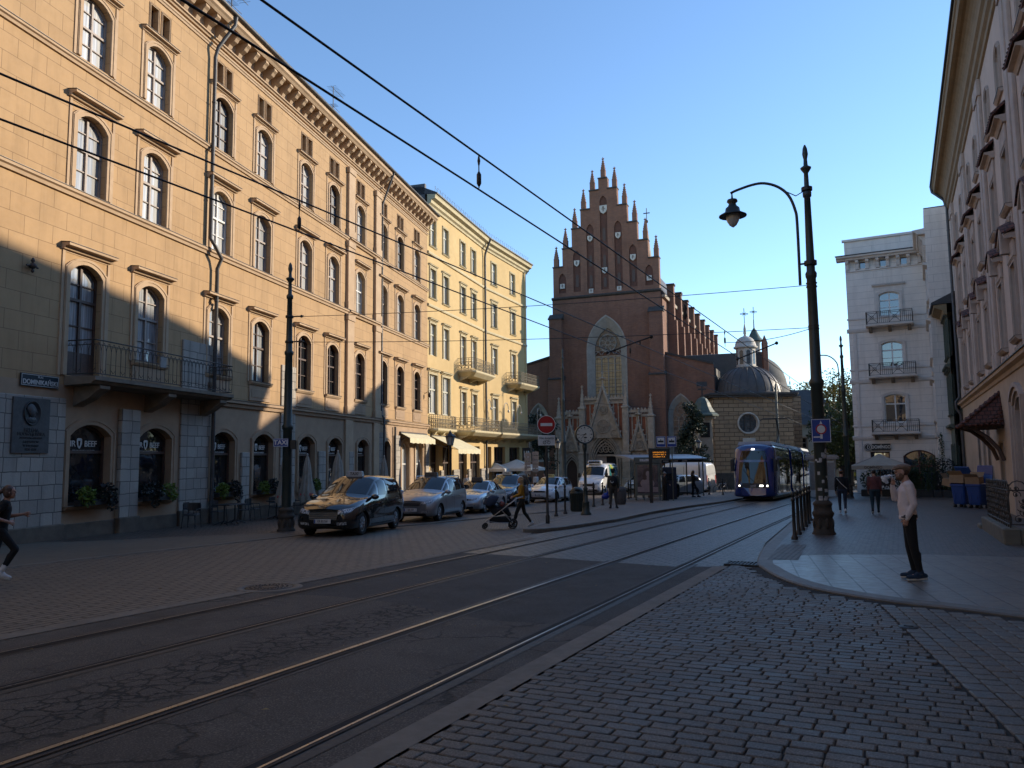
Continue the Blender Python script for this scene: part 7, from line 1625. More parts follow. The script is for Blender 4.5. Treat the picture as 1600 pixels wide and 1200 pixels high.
# vans
VAN = [[(2.85,0,.4),(2.78,.62,.36),(2.84,.74,.6),(2.78,.72,.86),(2.76,.5,.94),(2.82,0,.96)],
 [(2.6,0,.28),(2.58,.86,.26),(2.6,.97,.6),(2.5,.92,1.06),(2.48,.7,1.14),(2.56,0,1.18)],
 [(2.2,0,.25),(2.2,.92,.25),(2.2,1.01,.66),(2.12,.97,1.22),(2.08,.8,1.30),(2.2,0,1.36)],
 [(1.8,0,.25),(1.8,.93,.25),(1.8,1.02,.7),(1.74,.98,1.36),(1.72,.86,1.44),(1.98,0,1.50)],
 [(1.2,0,.25),(1.2,.93,.25),(1.2,1.03,.7),(1.2,1.0,1.40),(1.0,.84,2.18),(1.22,0,2.26)],
 [(.5,0,.25),(.5,.93,.25),(.5,1.03,.7),(.5,1.01,1.42),(.45,.88,2.42),(.5,0,2.5)],
 [(-1.0,0,.25),(-1.0,.93,.25),(-1.0,1.03,.7),(-1.0,1.01,1.42),(-1.0,.90,2.44),(-1.0,0,2.54)],
 [(-2.5,0,.3),(-2.5,.93,.3),(-2.5,1.02,.7),(-2.5,1.0,1.42),(-2.45,.89,2.42),(-2.45,0,2.52)],
 [(-2.82,0,.35),(-2.82,.88,.35),(-2.84,.98,.7),(-2.84,.96,1.42),(-2.78,.84,2.3),(-2.8,0,2.4)],
 [(-2.86,0,.4),(-2.86,.8,.4),(-2.88,.9,.7),(-2.88,.88,1.42),(-2.84,.76,2.15),(-2.86,0,2.2)]]
def van(lab, loc, hdg, livery):
    a = math.atan2(hdg[1], hdg[0]); x, y = loc; r_ = root('delivery_van', lab, 'van', (x, y, gz(x,y)+.02), a); g = grid(VAN, 5, 4); body = body_mesh(g, 'body', [p_white, m_trimb], r_); bvh = BVHTree.FromPolygons([v.co.copy() for v in body.data.vertices], [tuple(p.vertices) for p in body.data.polygons])
    for q in (1.85,-1.75):
        for sg in (-1,1):
            c = MB(); c.rings([[(q+.42*cos(t), sg*yy, .35+.42*sin(t)) for t in [2*pi*i/24 for i in range(24)]] for yy in (.66,1.4)]); cut = c.build('cutter', m_trimb, r_); recalc(cut); md = body.modifiers.new('b','BOOLEAN'); md.operation = 'DIFFERENCE'; md.solver = 'EXACT'; md.object = cut; md.material_mode = 'TRANSFER'; bake(body); bpy.data.objects.remove(cut); wheel(r_, q, sg*.88, .35, sg, .22, 8)
    body.data.polygons.foreach_set('use_smooth', [True]*len(body.data.polygons)); body.data.set_sharp_from_angle(angle=R(38))
    patch(g, 3.1, 3.98, 4.1, 5, 5, 4, .008, 'windscreen', g_car, r_, both=True); g2 = grid(VAN, 10, 8); patch(g2, 3.4, 4.7, 3.1, 3.75, 10, 8, .008, 'side_window', g_car, r_)
    L = 2.85
    decal(bvh, [(L+.4,.5,.86),(L+.3,.86,.9),(L+.2,.88,1.1),(L+.3,.6,1.02)], (0,0,0), (-1,-.1,0), 'headlight', m_hl, r_); decal(bvh, [(L+.4,-.5,.62),(L+.4,.5,.62),(L+.4,.5,.92),(L+.4,-.5,.92)], (0,0,0), (-1,0,0), 'grille', m_trimb, r_, mirror=False, nu=10); decal(bvh, [(L+.4,-.8,.32),(L+.4,.8,.32),(L+.4,.75,.5),(L+.4,-.75,.5)], (0,0,0), (-1,0,0), 'bumper', m_trimb, r_, mirror=False, nu=10)
    decal(bvh, [(-L-.3,.78,.75),(-L-.3,.97,.75),(-L-.3,.93,1.5),(-L-.3,.78,1.5)], (0,0,0), (1,-.02,0), 'tail_light', m_tail, r_); decal(bvh, [(-L-.3,-.9,.38),(-L-.3,.9,.38),(-L-.3,.9,.6),(-L-.3,-.9,.6)], (0,0,0), (1,0,0), 'rear_bumper', m_trimb, r_, mirror=False, nu=10)
    decal(bvh, [(-2.6,1.4,.85),(2.3,1.4,.85),(2.3,1.4,.95),(-2.6,1.4,.95)], (0,0,0), (0,-1,0), 'rubbing_strip', m_trimb if not livery else p_white, r_, nu=20, nv=1)
    for xx in (.25,-.95): decal(bvh, [(xx-.012,1.4,.35),(xx+.012,1.4,.35),(xx+.012,1.4,2.2),(xx-.012,1.4,2.2)], (0,0,0), (0,-1,0), 'door_gap', m_trimb, r_, nu=1, nv=10, off=.004)
    b = MB(); b.bbox(-.013,.013,-.26,.26,-.06,.06,.004); pl = b.build('number_plate', m_plate, r_); pl.location = (-2.93,0,.75)
    for sg in (1,-1): b = MB(); b.bbox(1.5,1.62,sg*1.16-.1,sg*1.16+.1,1.42,1.78,.03); b.tube([(1.56,sg*.98,1.5),(1.56,sg*1.1,1.55)], .03, 6); b.build('mirror', m_trimb, r_)
    if livery:
        t = NT('green_livery'); o_ = t.tc.outputs['Object']; p = t.sep(o_); f_ = t.math('ADD', t.math('ADD', t.math('MULTIPLY', p[0], -.28), t.math('MULTIPLY', p[2], .12)), t.math('MULTIPLY', t.noise(.9, 2), .35)); rp = t.n('ShaderNodeValToRGB'); e = rp.color_ramp.elements; e[0].position = .12; e[0].color = (.70,.71,.72,1); e[1].position = 1; e[1].color = (.01,.10,.14,1)
        for q, c_ in ((.16,(.03,.26,.24,1)),(.45,(.02,.20,.24,1)),(.6,(.30,.42,.05,1)),(.68,(.55,.58,.08,1)),(.78,(.02,.16,.2,1))): ee = e.new(q); ee.color = c_
        t.t.links.new(f_, rp.inputs[0]); ml = t.out(Base_Color=rp.outputs[0], Roughness=.25, **{'Coat Weight': 1.0})
        decal(bvh, [(-2.75,1.4,.75),(.15,1.4,.75),(.15,1.4,2.42),(-2.75,1.4,2.42)], (0,0,0), (0,-1,0), 'painted_side', ml, r_, nu=24, nv=12)
        b = MB(); b.bbox(.55,1.15,-.55,.55,2.52,2.78,.05); b.build('cooling_unit', p_white, r_); b = MB(); b.bbox(1.151,1.16,-.45,.45,2.58,2.72,.02); b.build('cooling_grille', m_trimb, r_)
    return r_
van('white delivery van with green and teal sides and roof cooling unit', (7.1,64.6), (-.38,-.925), True); van('plain white panel van seen from the rear behind the shelter', (13.7,64.3), (-.80,.60), False)
# bicycle
bk = root('parked_bicycle', 'bicycle leaning at the bollards in front of the chapel', 'bicycle', (16.4,60.9,gz(16.4,60.9)), R(20))
for x_ in (-.52,.52): b = MB(); b.tube([(x_+.33*cos(a),0,.34+.33*sin(a)) for a in [2*pi*i/20 for i in range(21)]], .02, 6); [b.tube([(x_,0,.34),(x_+.33*cos(a),0,.34+.33*sin(a))], .004, 3) for a in [2*pi*i/12 for i in range(12)]]; b.build('wheel', m_blk, bk)
b = MB(); 
for a, c in (((-.52,0,.34),(-.12,0,.34)),((-.12,0,.34),(-.25,0,.85)),((-.25,0,.8),(.35,0,.82)),((-.12,0,.34),(.33,0,.74)),((-.52,0,.34),(-.24,0,.78)),((.52,0,.34),(.33,0,.95))): b.tube([a,c], .02, 6)
b.build('frame', p_silver, bk); b = MB(); b.tube([(.30,-.28,1.02),(.33,-.1,1.0),(.33,.1,1.0),(.30,.28,1.02)], .016, 6); b.build('handlebar', m_lampb, bk); b = MB(); b.ball((-.27,0,.92), (.14,.07,.04), 10, 6); b.build('saddle', m_blk, bk)
# tram
fs_ = 46.6; tx_, ty_ = sn(fs_, -7.64); ta = math.atan2(-TT[1], -TT[0])
TM = root('tram', 'blue articulated low-floor tram with lit headlights coming along the left track', 'tram', (tx_, ty_, gz(tx_,ty_)+.02), ta); TM.rotation_euler = (0, R(-1.09)*.9, ta)
p_tb = paint('tram_blue', (.008,.030,.17), .2); p_td = paint('tram_dark_side', (.045,.035,.07), .15); p_tr = mat('tram_roof', (.42,.46,.52), (.34,.38,.44), .4, 2)
def tram_sec(x, w_, zt, k=1.0): return [(x,0,.28),(x,w_*.93,.28),(x,w_,.7),(x-.0,w_,2.5),(x,w_*.86,zt-.16),(x,0,zt)]
T1 = [[(0.0,0,.34),(-.06,.62,.34),(.02,.72,.7),(-.22,.66,2.2),(-.42,.56,2.95),(-.36,0,3.1)],[(-.18,0,.28),(-.24,.98,.28),(-.2,1.06,.7),(-.42,1.0,2.3),(-.62,.84,3.1),(-.52,0,3.26)],[(-.8,0,.28),(-.8,1.12,.28),(-.8,1.2,.72),(-.85,1.18,2.5),(-1.0,1.0,3.22),(-.9,0,3.36)],tram_sec(-1.8,1.2,3.4),tram_sec(-4.6,1.2,3.4),tram_sec(-7.2,1.2,3.4)]
g = grid(T1, 5, 4); bd = body_mesh(g, 'cab_section', p_tb, TM); bvh = BVHTree.FromPolygons([v.co.copy() for v in bd.data.vertices], [tuple(p.vertices) for p in bd.data.polygons])
m_tg = glass('tram_black_glass', (.008,.009,.011), None, .015, .004)
decal(bvh, [(2,-.86,1.05),(2,.86,1.05),(2,.78,2.28),(2,-.78,2.28)], (0,0,0), (-1,0,0), 'windscreen', m_tg, TM, mirror=False, nu=14, nv=8); decal(bvh, [(2,-.78,2.42),(2,.78,2.42),(2,.66,2.95),(2,-.66,2.95)], (0,0,0), (-1,0,0), 'destination_panel', m_tg, TM, mirror=False, nu=12)
decal(bvh, [(2,-.9,.78),(2,.9,.78),(2,.88,1.06),(2,-.88,1.06)], (0,0,0), (-1,0,0), 'lamp_band', m_trimb, TM, mirror=False, nu=12, off=.006)
m_hlon = emis('lit_headlight', (1,.96,.86), 3)
for y0 in (.34,.62): decal(bvh, [(2,y0,.86),(2,y0+.2,.86),(2,y0+.2,.95),(2,y0,.95)], (0,0,0), (-1,0,0), 'headlight', m_hlon, TM, nu=3, nv=2, off=.014)
decal(bvh, [(2,-.1,3.0),(2,.1,3.0),(2,.08,3.08),(2,-.08,3.08)], (0,0,0), (-1,0,0), 'top_light', m_hlon, TM, mirror=False, nu=3, nv=2, off=.02)
o = text('2031', .17, m_letw, TM, (.045,0,.87), (R(90),0,R(90))); b = MB(); b.tube([(.0,.1,1.08),(-.06,-.35,1.55),(-.1,-.55,1.9)], .014, 5); b.build('wiper', m_trimb, TM)
for sg in (1,-1): b = MB(); b.bbox(-.52,-.32,sg*1.22-.1,sg*1.22+.1,1.75,2.45,.03); b.tube([(-.5,sg*1.0,2.5),(-.42,sg*1.22,2.48)], .03, 6); b.build('mirror', m_trimb, TM)
def tside(x0, x1, par):
    for sg in (1,-1):
        n = max(2, round((x0-x1)/1.25)); b = MB(); y0 = sg*1.206; b.box(x1+.12, x0-.12, min(y0,y0+sg*.008), max(y0,y0+sg*.008), 1.02, 2.55); b.build('window_band', m_tg, par)
        b = MB(); b.box(x1+.1, x0-.1, min(y0,y0+sg*.005), max(y0,y0+sg*.005), .62, 1.015); b.build('side_panel', p_td, par)
        for k in range(1, n): xx = x1+(x0-x1)*k/n; b = MB(); b.box(xx-.03, xx+.03, min(y0+sg*.009,y0+sg*.014), max(y0+sg*.009,y0+sg*.014), 1.02, 2.55); b.build('window_post', m_trimb, par)
        for k in (0.3, .75):
            xx = x1+(x0-x1)*k; b = MB(); b.box(xx-.65, xx+.65, min(y0+sg*.003,y0+sg*.012), max(y0+sg*.003,y0+sg*.012), .4, 2.5); b.box(xx-.02, xx+.02, min(y0+sg*.013,y0+sg*.02), max(y0+sg*.013,y0+sg*.02), .4, 2.5); b.build('door', m_tg, par)
tside(-1.5, -7.1, TM)
for x0, x1 in ((-7.9,-14.6),(-15.3,-22.0)):
    g = grid([tram_sec(x0,1.2,3.4),tram_sec((x0+x1)/2,1.2,3.4),tram_sec(x1,1.2,3.4)], 3, 4); body_mesh(g, 'car_section', p_tb, TM); tside(x0-.05, x1+.05, TM)
for x0 in (-7.55,-14.95): b = MB(); [b.box(x0-.33+k*.11, x0-.25+k*.11, -1.1, 1.1, .35, 3.2) for k in range(6)]; b.box(x0-.3,x0+.3,-1.05,1.05,.4,3.1); b.build('gangway_bellows', m_trimb, TM)
for x0, x1 in ((-1.0,-7.0),(-8.1,-14.4),(-15.5,-21.8)): b = MB(); b.rings([[(x_,-1.0,3.3),(x_,-.9,3.5),(x_,.9,3.5),(x_,1.0,3.3)] for x_ in (x0,x1)]); b.build('roof_cover', p_tr, TM)
b = MB(); b.box(-20,-1.5,-.85,.85,.08,.3); b.build('undercarriage', m_trimb, TM)
b = MB(); b.box(-11.6,-10.2,-.5,.5,3.5,3.62); b.tube([(-10.2,0,3.62),(-11.8,0,4.4),(-10.6,0,5.45)], .05, 6); b.tube([(-10.6,-.9,5.45),(-10.6,.9,5.45)], .04, 6); b.tube([(-10.6,-.9,5.45),(-10.6,-1.1,5.3)], .03, 5); b.tube([(-10.6,.9,5.45),(-10.6,1.1,5.3)], .03, 5); b.build('pantograph', m_trimb, TM)
# =================================================================== people
def blob(name, fn, voxel, m, parent, it=3, fac=.5):
    b = MB(); fn(b); o = b.build(name, m, parent); md = o.modifiers.new('r', 'REMESH'); md.mode = 'VOXEL'; md.voxel_size = voxel
    if it: sm = o.modifiers.new('s', 'SMOOTH'); sm.factor = fac; sm.iterations = it
    bake(o); o.data.polygons.foreach_set('use_smooth', [True]*len(o.data.polygons)); o.data.materials.clear(); o.data.materials.append(m); return o
def cloth(name, c, c2=None, ns=9, rough=.9):
    t = NT(name); c2 = c2 or tuple(x*.75 for x in c); col = t.mix(t.ramp(t.noise(ns, 4, .6), .35, .65), c, c2)
    h = t.math('ADD', t.noise(9, 3, .5, dist=.6), t.math('MULTIPLY', t.noise(150, 2), .15)); return t.out(Base_Color=col, Roughness=rough, Normal=t.bump(h, .55, .03))
m_skin = mat('skin', (.46,.27,.20), (.40,.22,.16), .55, 6); m_skin2 = mat('skin_warm', (.42,.25,.18), (.36,.20,.145), .55, 6)
m_hbrown = cloth('brown_hair', (.075,.035,.022), None, 25, .5); m_hblond = cloth('blond_hair', (.36,.24,.12), (.25,.155,.075), 25, .5); m_hdark = cloth('dark_hair', (.02,.014,.012), None, 25, .5); m_beard = cloth('beard_hair', (.14,.075,.045), None, 40, .7)
m_eye = mat('eye', (.05,.035,.03), None, .1)
def J0(): return dict(hipL=(-.095,0,.93), kneeL=(-.105,.02,.50), ankL=(-.10,-.01,.085), toeL=(-.115,.17,.035), hipR=(.095,0,.93), kneeR=(.105,.02,.50), ankR=(.10,-.01,.085), toeR=(.115,.17,.035),
    pel=(0,0,.96), wai=(0,.01,1.12), che=(0,.01,1.32), nec=(0,-.01,1.47), hea=(0,.025,1.635), shL=(-.185,-.01,1.425), elL=(-.225,-.03,1.14), wrL=(-.235,.05,.90), shR=(.185,-.01,1.425), elR=(.225,-.03,1.14), wrR=(.235,.05,.90), look=(0,1,0))
def person(lab, loc, az, H, J, top, bot, shoe, hair, skin=m_skin, zoff=0, vox=.012, wide=1.0, group=None, hairstyle='short', hat=None, sleeve=1.0, detail=False, curl=None):
    x, y = loc; p = root('person', lab, 'person', (x, y, gz(x,y)+zoff), R(-az), group); k = H/1.75; p.scale = (k,k,k)
    j = J0(); j.update(J); V_ = {a: Vector(b) for a, b in j.items()}; f = V_['look'].normalized(); sd = f.cross(Vector((0,0,1))).normalized(); up_ = sd.cross(f); hc = V_['hea']
    hp = lambda a, b_, c: tuple(hc + sd*a + f*b_ + up_*c)
    def orient(b, c, r_, n=12, m=8):                    # ellipsoid aligned with the head
        o = MB(); o.ball((0,0,0), r_, n, m); b.add([tuple(Vector(c)+sd*q[0]+f*q[1]+up_*q[2]) for q in o.v], o.f, True)
    def body(b):
        orient(b, hp(0,-.008,.025), (.077,.097,.097)); orient(b, hp(0,.03,-.045), (.058,.062,.068)); orient(b, hp(0,.085,-.005), (.014,.024,.03)); orient(b, hp(0,.088,-.055), (.028,.014,.012)); orient(b, hp(0,.06,-.095), (.03,.03,.02)); orient(b, hp(0,.078,.03), (.05,.02,.012))
        for s in (-1,1): orient(b, hp(s*.08,-.005,-.01), (.012,.022,.034)); orient(b, hp(s*.034,.082,-.022),(.02,.014,.016))
        b.caps(V_['nec']-Vector((0,0,.04)), .062, hc+Vector((0,-.02,-.06))-f*.0, .052)
        for a, c, r0, r1 in (('pel','wai',.115,.105),('wai','che',.105,.12),('che','nec',.11,.06)): b.caps(V_[a], r0*.8, V_[c], r1*.8)
        for s in 'LR':
            b.caps(V_['nec']+Vector((0,0,-.05)), .05, V_['sh'+s], .045); b.caps(V_['sh'+s], .047, V_['el'+s], .037); b.caps(V_['el'+s], .038, V_['wr'+s], .025)
            b.caps(V_['hip'+s], .075, V_['knee'+s], .05); b.caps(V_['knee'+s], .05, V_['ank'+s], .034); b.caps(V_['ank'+s], .035, V_['toe'+s], .03)
            w0 = V_['wr'+s]; d = (w0-V_['el'+s]).normalized(); hd_ = V_.get('hand'+s); d = (hd_-w0).normalized() if hd_ else d
            sx_ = 1 if s == 'R' else -1; th = V_['thumb'+s] if 'thumb'+s in V_ else Vector((-.3*sx_,.9,0)); th = (th-d*th.dot(d)).normalized(); nn = d.cross(th)*sx_
            pm_ = w0+d*.085; b.caps(w0, .024, w0+d*.03, .03); 
            for q in (-1,0,1): b.caps(w0+d*.025+th*.018*q, .016, pm_+th*.024*q, .0145)
            cu = curl if curl is not None else .35
            for i, L in enumerate((.070,.078,.072,.056)):
                a_ = pm_+th*(.03-.02*i)-d*.004*abs(i-1); d1 = (d*cos(cu)-nn*sin(cu)); m1 = a_+d1*L*.5; d2 = (d*cos(cu*2.4)-nn*sin(cu*2.4)); b.caps(a_, .0095, m1, .009, 8); b.caps(m1, .009, m1+d2*L*.5, .0075, 8)
            t0 = w0+d*.03+th*.028; t1 = t0+(d*.6+th*.75-nn*.2).normalized()*.042; b.caps(t0, .013, t1, .0115, 8); b.caps(t1, .0115, t1+(d*.9+th*.2-nn*.35).normalized()*.034, .009, 8)
    blob('body', body, vox*.75, skin, p, 2)
    W_ = wide
    def ell(b, c, r_): b.ball(tuple(c), r_, 14, 10)
    def topf(b):
        
        for t_ in (0,.2,.4,.6,.8,1): c_ = V_['wai'].lerp(V_['che'], t_); ell(b, c_, ((.155+.02*t_)*W_,.123*W_,.13))
        ell(b, V_['wai'].lerp(V_['pel'], .5)+Vector((0,0,.02)), (.16*W_,.124*W_,.12)); ell(b, V_['pel']+Vector((0,0,.035)), (.165*W_,.125*W_,.09)); ell(b, (V_['che']+V_['nec'])/2+Vector((0,-.01,0)), (.14*W_,.095,.10)); b.caps(V_['nec']+Vector((0,0,-.07)), .075, V_['nec']+Vector((0,.0,-.015)), .066)
        for s in 'LR':
            b.caps(V_['nec']+Vector((0,0,-.075)), .06, V_['sh'+s]+Vector((0,0,-.005)), .066); e = V_['el'+s]; w_ = V_['wr'+s]
            if sleeve < .6: b.caps(V_['sh'+s], .066, V_['sh'+s]+(e-V_['sh'+s])*.62, .058)
            else: b.caps(V_['sh'+s], .068, e, .054); b.caps(e, .054, e+(w_-e)*.55, .047); b.caps(e+(w_-e)*.5, .05, w_-(w_-e)*.04, .036)
        if detail: b.rings([[(V_['pel'].x+.166*W_*cos(a), V_['pel'].y+.126*W_*sin(a), V_['pel'].z+z) for a in [2*pi*i/24 for i in range(24)]] for z in (-.06,-.01)])
    blob('top', topf, vox, top, p, 9, .6)
    def botf(b):
        ell(b, V_['pel']+Vector((0,-.01,-.02)), (.162*W_,.12*W_,.11))
        for s in 'LR':
            b.caps(V_['hip'+s]+Vector((0,0,.0)), .092*W_, V_['knee'+s], .066*(.5+.5*W_)); b.caps(V_['knee'+s], .066*(.5+.5*W_), V_['ank'+s]+(V_['knee'+s]-V_['ank'+s])*.12, .046)
            kb = (V_['knee'+s]-V_['ank'+s]).normalized(); b.caps(V_['knee'+s]-kb*.12+Vector((0,-.02,0)), .056*(.5+.5*W_), V_['knee'+s]-kb*.2+Vector((0,-.012,0)), .05)
    blob('trousers', botf, vox, bot, p, 6)
    for s in 'LR':
        a_, t_ = V_['ank'+s], V_['toe'+s]; d = (t_-a_); d.z = 0; d = d.normalized(); up2 = Vector((0,0,1)); dv = (t_-a_).normalized()
        def shf(b):
            hl = a_-dv*.055+Vector((0,0,-.035)); b.caps(hl, .042, a_+dv*.06+Vector((0,0,-.02)), .045); b.caps(a_+dv*.03+Vector((0,0,-.02)), .045, t_, .036); b.caps(a_+Vector((0,0,.045)), .043, a_, .05); b.caps(a_+Vector((0,0,.03)), .042, a_+dv*.09+Vector((0,0,-.005)), .036)
        blob('shoe', shf, vox*.8, shoe[0], p, 2)
        if len(shoe) > 1:
            def sof(b): hl = a_-dv*.06; b.caps(hl+Vector((0,0,-.072)), .034, t_+Vector((0,0,-.024)), .032)
            o = blob('shoe_sole', sof, vox*.7, shoe[1], p, 1)
    def hairf(b):
        if hairstyle == 'cropped': orient(b, hp(0,-.022,.02), (.081,.088,.09))
        else:
            orient(b, hp(0,-.022,.038), (.087,.098,.097)); 
            if hairstyle in ('long','pony'):
                for s in (-1,1): orient(b, hp(s*.06,-.03,-.02), (.035,.07,.08))
            if hairstyle == 'long':
                for s in (-1,0,1): b.caps(hp(s*.05,-.06,0), .05, hp(s*.065,-.075,-.2), .035)
            if hairstyle == 'pony': b.caps(hp(0,-.1,.03), .035, hp(0,-.17,-.0), .045); b.caps(hp(0,-.17,0), .045, hp(0,-.20,-.11), .02)
            if hairstyle == 'bun': orient(b, hp(0,-.1,.06), (.05,.05,.05))
    if hair: blob('hair', hairf, vox*.75, hair, p, 2)
    if detail:
        b = MB()
        for s in (-1,1): b.ball(hp(s*.032,.088,.004), .011, 8, 6)
        b.build('eye', m_eye, p)
    return p, V_, hp, k
def stride(fl, fr, lean=.0):
    """legs for a walking pose: left foot at y=fl, right foot at y=fr"""
    d = {}
    for s, fy, sx_ in (('L', fl, -.1), ('R', fr, .1)):
        back = fy < 0; d['hip'+s] = (sx_, 0, .92); d['knee'+s] = (sx_*1.05, fy*.42+.06, .50); d['ank'+s] = (sx_, fy, .13 if back else .09); d['toe'+s] = (sx_*1.1, fy+(.13 if back else .165), .03 if back else .055)
    return d
c_pink = cloth('pale_pink_sweatshirt', (.70,.61,.60), (.62,.54,.53)); c_black = cloth('black_cloth', (.008,.008,.010)); c_navy = cloth('navy_shoe', (.015,.035,.07)); c_sole = mat('white_sole', (.62,.62,.60), None, .6); c_white = cloth('white_shoe', (.62,.62,.62)); c_must = cloth('mustard_knit', (.42,.21,.018), (.33,.16,.014)); c_olive = cloth('olive_jacket', (.075,.068,.045)); c_grey = cloth('grey_trousers', (.06,.055,.05)); c_jean = cloth('blue_jeans', (.02,.032,.06)); c_maroon = cloth('maroon_jumper', (.13,.045,.045)); c_teal = cloth('dark_teal_jeans', (.02,.045,.06)); c_dk = cloth('dark_coat', (.012,.013,.016)); c_cap = cloth('tweed_cap', (.22,.15,.105), (.16,.105,.075), 30)
# man with the cap, smoking, in the right foreground
px_, py_ = 6.24, 12.32
PM, V_, hp, k = person('man in pale pink sweatshirt and flat cap smoking on the corner slabs', (px_, py_), -66, 1.80, dict(hipL=(-.095,-.01,.93), kneeL=(-.10,-.045,.50), ankL=(-.10,-.12,.085), toeL=(-.125,.05,.035), hipR=(.095,-.01,.93), kneeR=(.095,-.0,.50), ankR=(.10,-.05,.085), toeR=(.13,.12,.035), pel=(0,0,.96), wai=(0,.015,1.12), che=(0,-.01,1.31), nec=(0,-.01,1.47), hea=(0,.045,1.62), shL=(-.18,-.03,1.42), elL=(-.225,-.075,1.14), wrL=(-.19,.03,.91), handL=(-.165,.06,.82), shR=(.18,-.0,1.41), elR=(.205,.16,1.20), wrR=(.10,.19,1.42), handR=(.055,.165,1.50), thumbR=(-.5,-.3,.4), look=(0,1,-.06)), c_pink, c_black, (c_navy, c_sole), m_hbrown, m_skin, .084, .010, 1.04, hairstyle='cropped', detail=True, curl=.55)
def capf(b):
    c0 = Vector(hp(0,-.02,.075)); b.ball(tuple(c0), (.098,.115,.05), 16, 10); b.ball(hp(0,.045,.072), (.085,.075,.035), 14, 8); b.ball(hp(0,.10,.052), (.07,.055,.016), 14, 8); b.ball(hp(0,-.07,.05), (.088,.06,.045), 14, 8)
blob('flat_cap', capf, .008, c_cap, PM, 2)
def brd(b): b.ball(hp(0,.05,-.085), (.055,.05,.045), 12, 8); [b.ball(hp(s_*.055,.02,-.06), (.02,.04,.05), 10, 8) for s_ in (-1,1)]; b.ball(hp(0,.09,-.045), (.03,.012,.01), 10, 6)
blob('beard', brd, .007, m_beard, PM, 1)
b = MB(); b.tube([Vector(hp(.02,.115,-.058)), Vector(hp(.03,.19,-.07))], .008, 8); b.build('cigarette', m_lampb, PM)
b = MB(); b.rings([[(-.186+.035*cos(a), .068+.035*sin(a), z) for a in [2*pi*i/16 for i in range(16)]] for z in (.935,.955)]); b.build('watch', m_lampb, PM)
smt = bpy.data.materials.new('smoke_volume'); smt.use_nodes = True; nt = smt.node_tree; nt.nodes.remove(nt.nodes['Principled BSDF']); pv = nt.nodes.new('ShaderNodeVolumePrincipled'); nz = nt.nodes.new('ShaderNodeTexNoise'); nz.inputs['Scale'].default_value = 16; nz.inputs['Detail'].default_value = 4; rp = nt.nodes.new('ShaderNodeValToRGB'); rp.color_ramp.elements[0].position = .44; rp.color_ramp.elements[1].position = .62; tc_ = nt.nodes.new('ShaderNodeTexCoord'); mm = nt.nodes.new('ShaderNodeMath'); mm.operation = 'MULTIPLY'; mm.inputs[1].default_value = 260
nt.links.new(tc_.outputs['Object'], nz.inputs['Vector']); nt.links.new(nz.outputs[0], rp.inputs[0]); nt.links.new(rp.outputs[0], mm.inputs[0]); nt.links.new(mm.outputs[0], pv.inputs['Density']); pv.inputs['Color'].default_value = (.97,.97,.97,1); pv.inputs['Anisotropy'].default_value = .2; nt.links.new(pv.outputs[0], nt.nodes['Material Output'].inputs['Volume'])
def smf(b):
    for c, r_ in (((0,.20,1.56),.022),((.01,.235,1.555),.034),((.0,.275,1.54),.042),((-.02,.30,1.50),.042),((.03,.27,1.47),.034),((.02,.32,1.535),.032)): b.ball(c, r_, 10, 8)
o = blob('smoke', smf, .008, smt, None, 1); o.matrix_world = Matrix.Translation(PM.location) @ Matrix.Rotation(R(66), 4, 'Z') @ Matrix.Scale(k, 4); tag(o, 'white puff of smoke at the mouth of the man in the cap', 'smoke', kind='stuff')
# runner at the left edge
RU, V_, hp, k_ = person('woman with ponytail jogging in black past the plaque at the left', (-8.92,13.55), 60, 1.69, dict(pel=(0,0,.93), wai=(0,.02,1.09), che=(0,.05,1.28), nec=(0,.06,1.43), hea=(0,.105,1.58), hipR=(.09,0,.90), kneeR=(.09,.24,.56), ankR=(.09,.03,.16), toeR=(.10,.17,.07), hipL=(-.09,0,.90), kneeL=(-.09,-.08,.50), ankL=(-.09,-.50,.62), toeL=(-.09,-.58,.47), shL=(-.17,.04,1.39), elL=(-.22,.12,1.14), wrL=(-.14,.33,1.17), shR=(.17,.06,1.39), elR=(.23,-.13,1.16), wrR=(.19,.12,1.06), look=(0,1,.0)), c_black, c_black, (c_white, c_sole), m_hbrown, m_skin2, .05, .011, .9, hairstyle='pony', sleeve=.5, detail=True, curl=.9)
def sok(b): b.caps(V_['ankR']+Vector((0,.0,.0)), .046, V_['ankR']+(V_['kneeR']-V_['ankR'])*.32, .05)
blob('sock', sok, .009, c_white, RU, 1)
def bnd(b): b.caps(V_['elR']+(V_['shR']-V_['elR'])*.35, .051, V_['elR']+(V_['shR']-V_['elR'])*.55, .053)
blob('phone_armband', bnd, .009, mat('armband', (.3,.3,.32), (.08,.08,.09), .5, 30), RU, 1)
# woman with the pram
WO, V_, hp, k_ = person('woman in mustard jumper pushing a pram across the road', (.28,25.95), -88, 1.66, dict(stride(.30,-.34), shL=(-.17,0,1.42), elL=(-.2,.05,1.15), wrL=(-.17,.30,1.05), shR=(.17,0,1.42), elR=(.2,.03,1.15), wrR=(.17,.29,1.05), hea=(0,.04,1.63)), c_must, cloth('black_green_trousers', (.014,.015,.012)), (c_white, c_sole), m_hblond, m_skin, .03, .013, .97, hairstyle='long', curl=.9)
def bpk(b): b.ball((0,-.165,1.27), (.14,.08,.2), 12, 10); b.ball((0,-.215,1.18), (.11,.05,.1), 10, 8); b.caps((-.11,-.12,1.42), .025, (-.13,.05,1.46), .022); b.caps((.11,-.12,1.42), .025, (.13,.05,1.46), .022)
bp = blob('backpack', bpk, .02, cloth('grey_bag', (.16,.155,.17)), None, 2); bp.matrix_world = Matrix.Translation(WO.location) @ Matrix.Rotation(R(88), 4, 'Z') @ Matrix.Scale(k_, 4); tag(bp, 'grey backpack on the back of the woman with the pram', 'backpack')
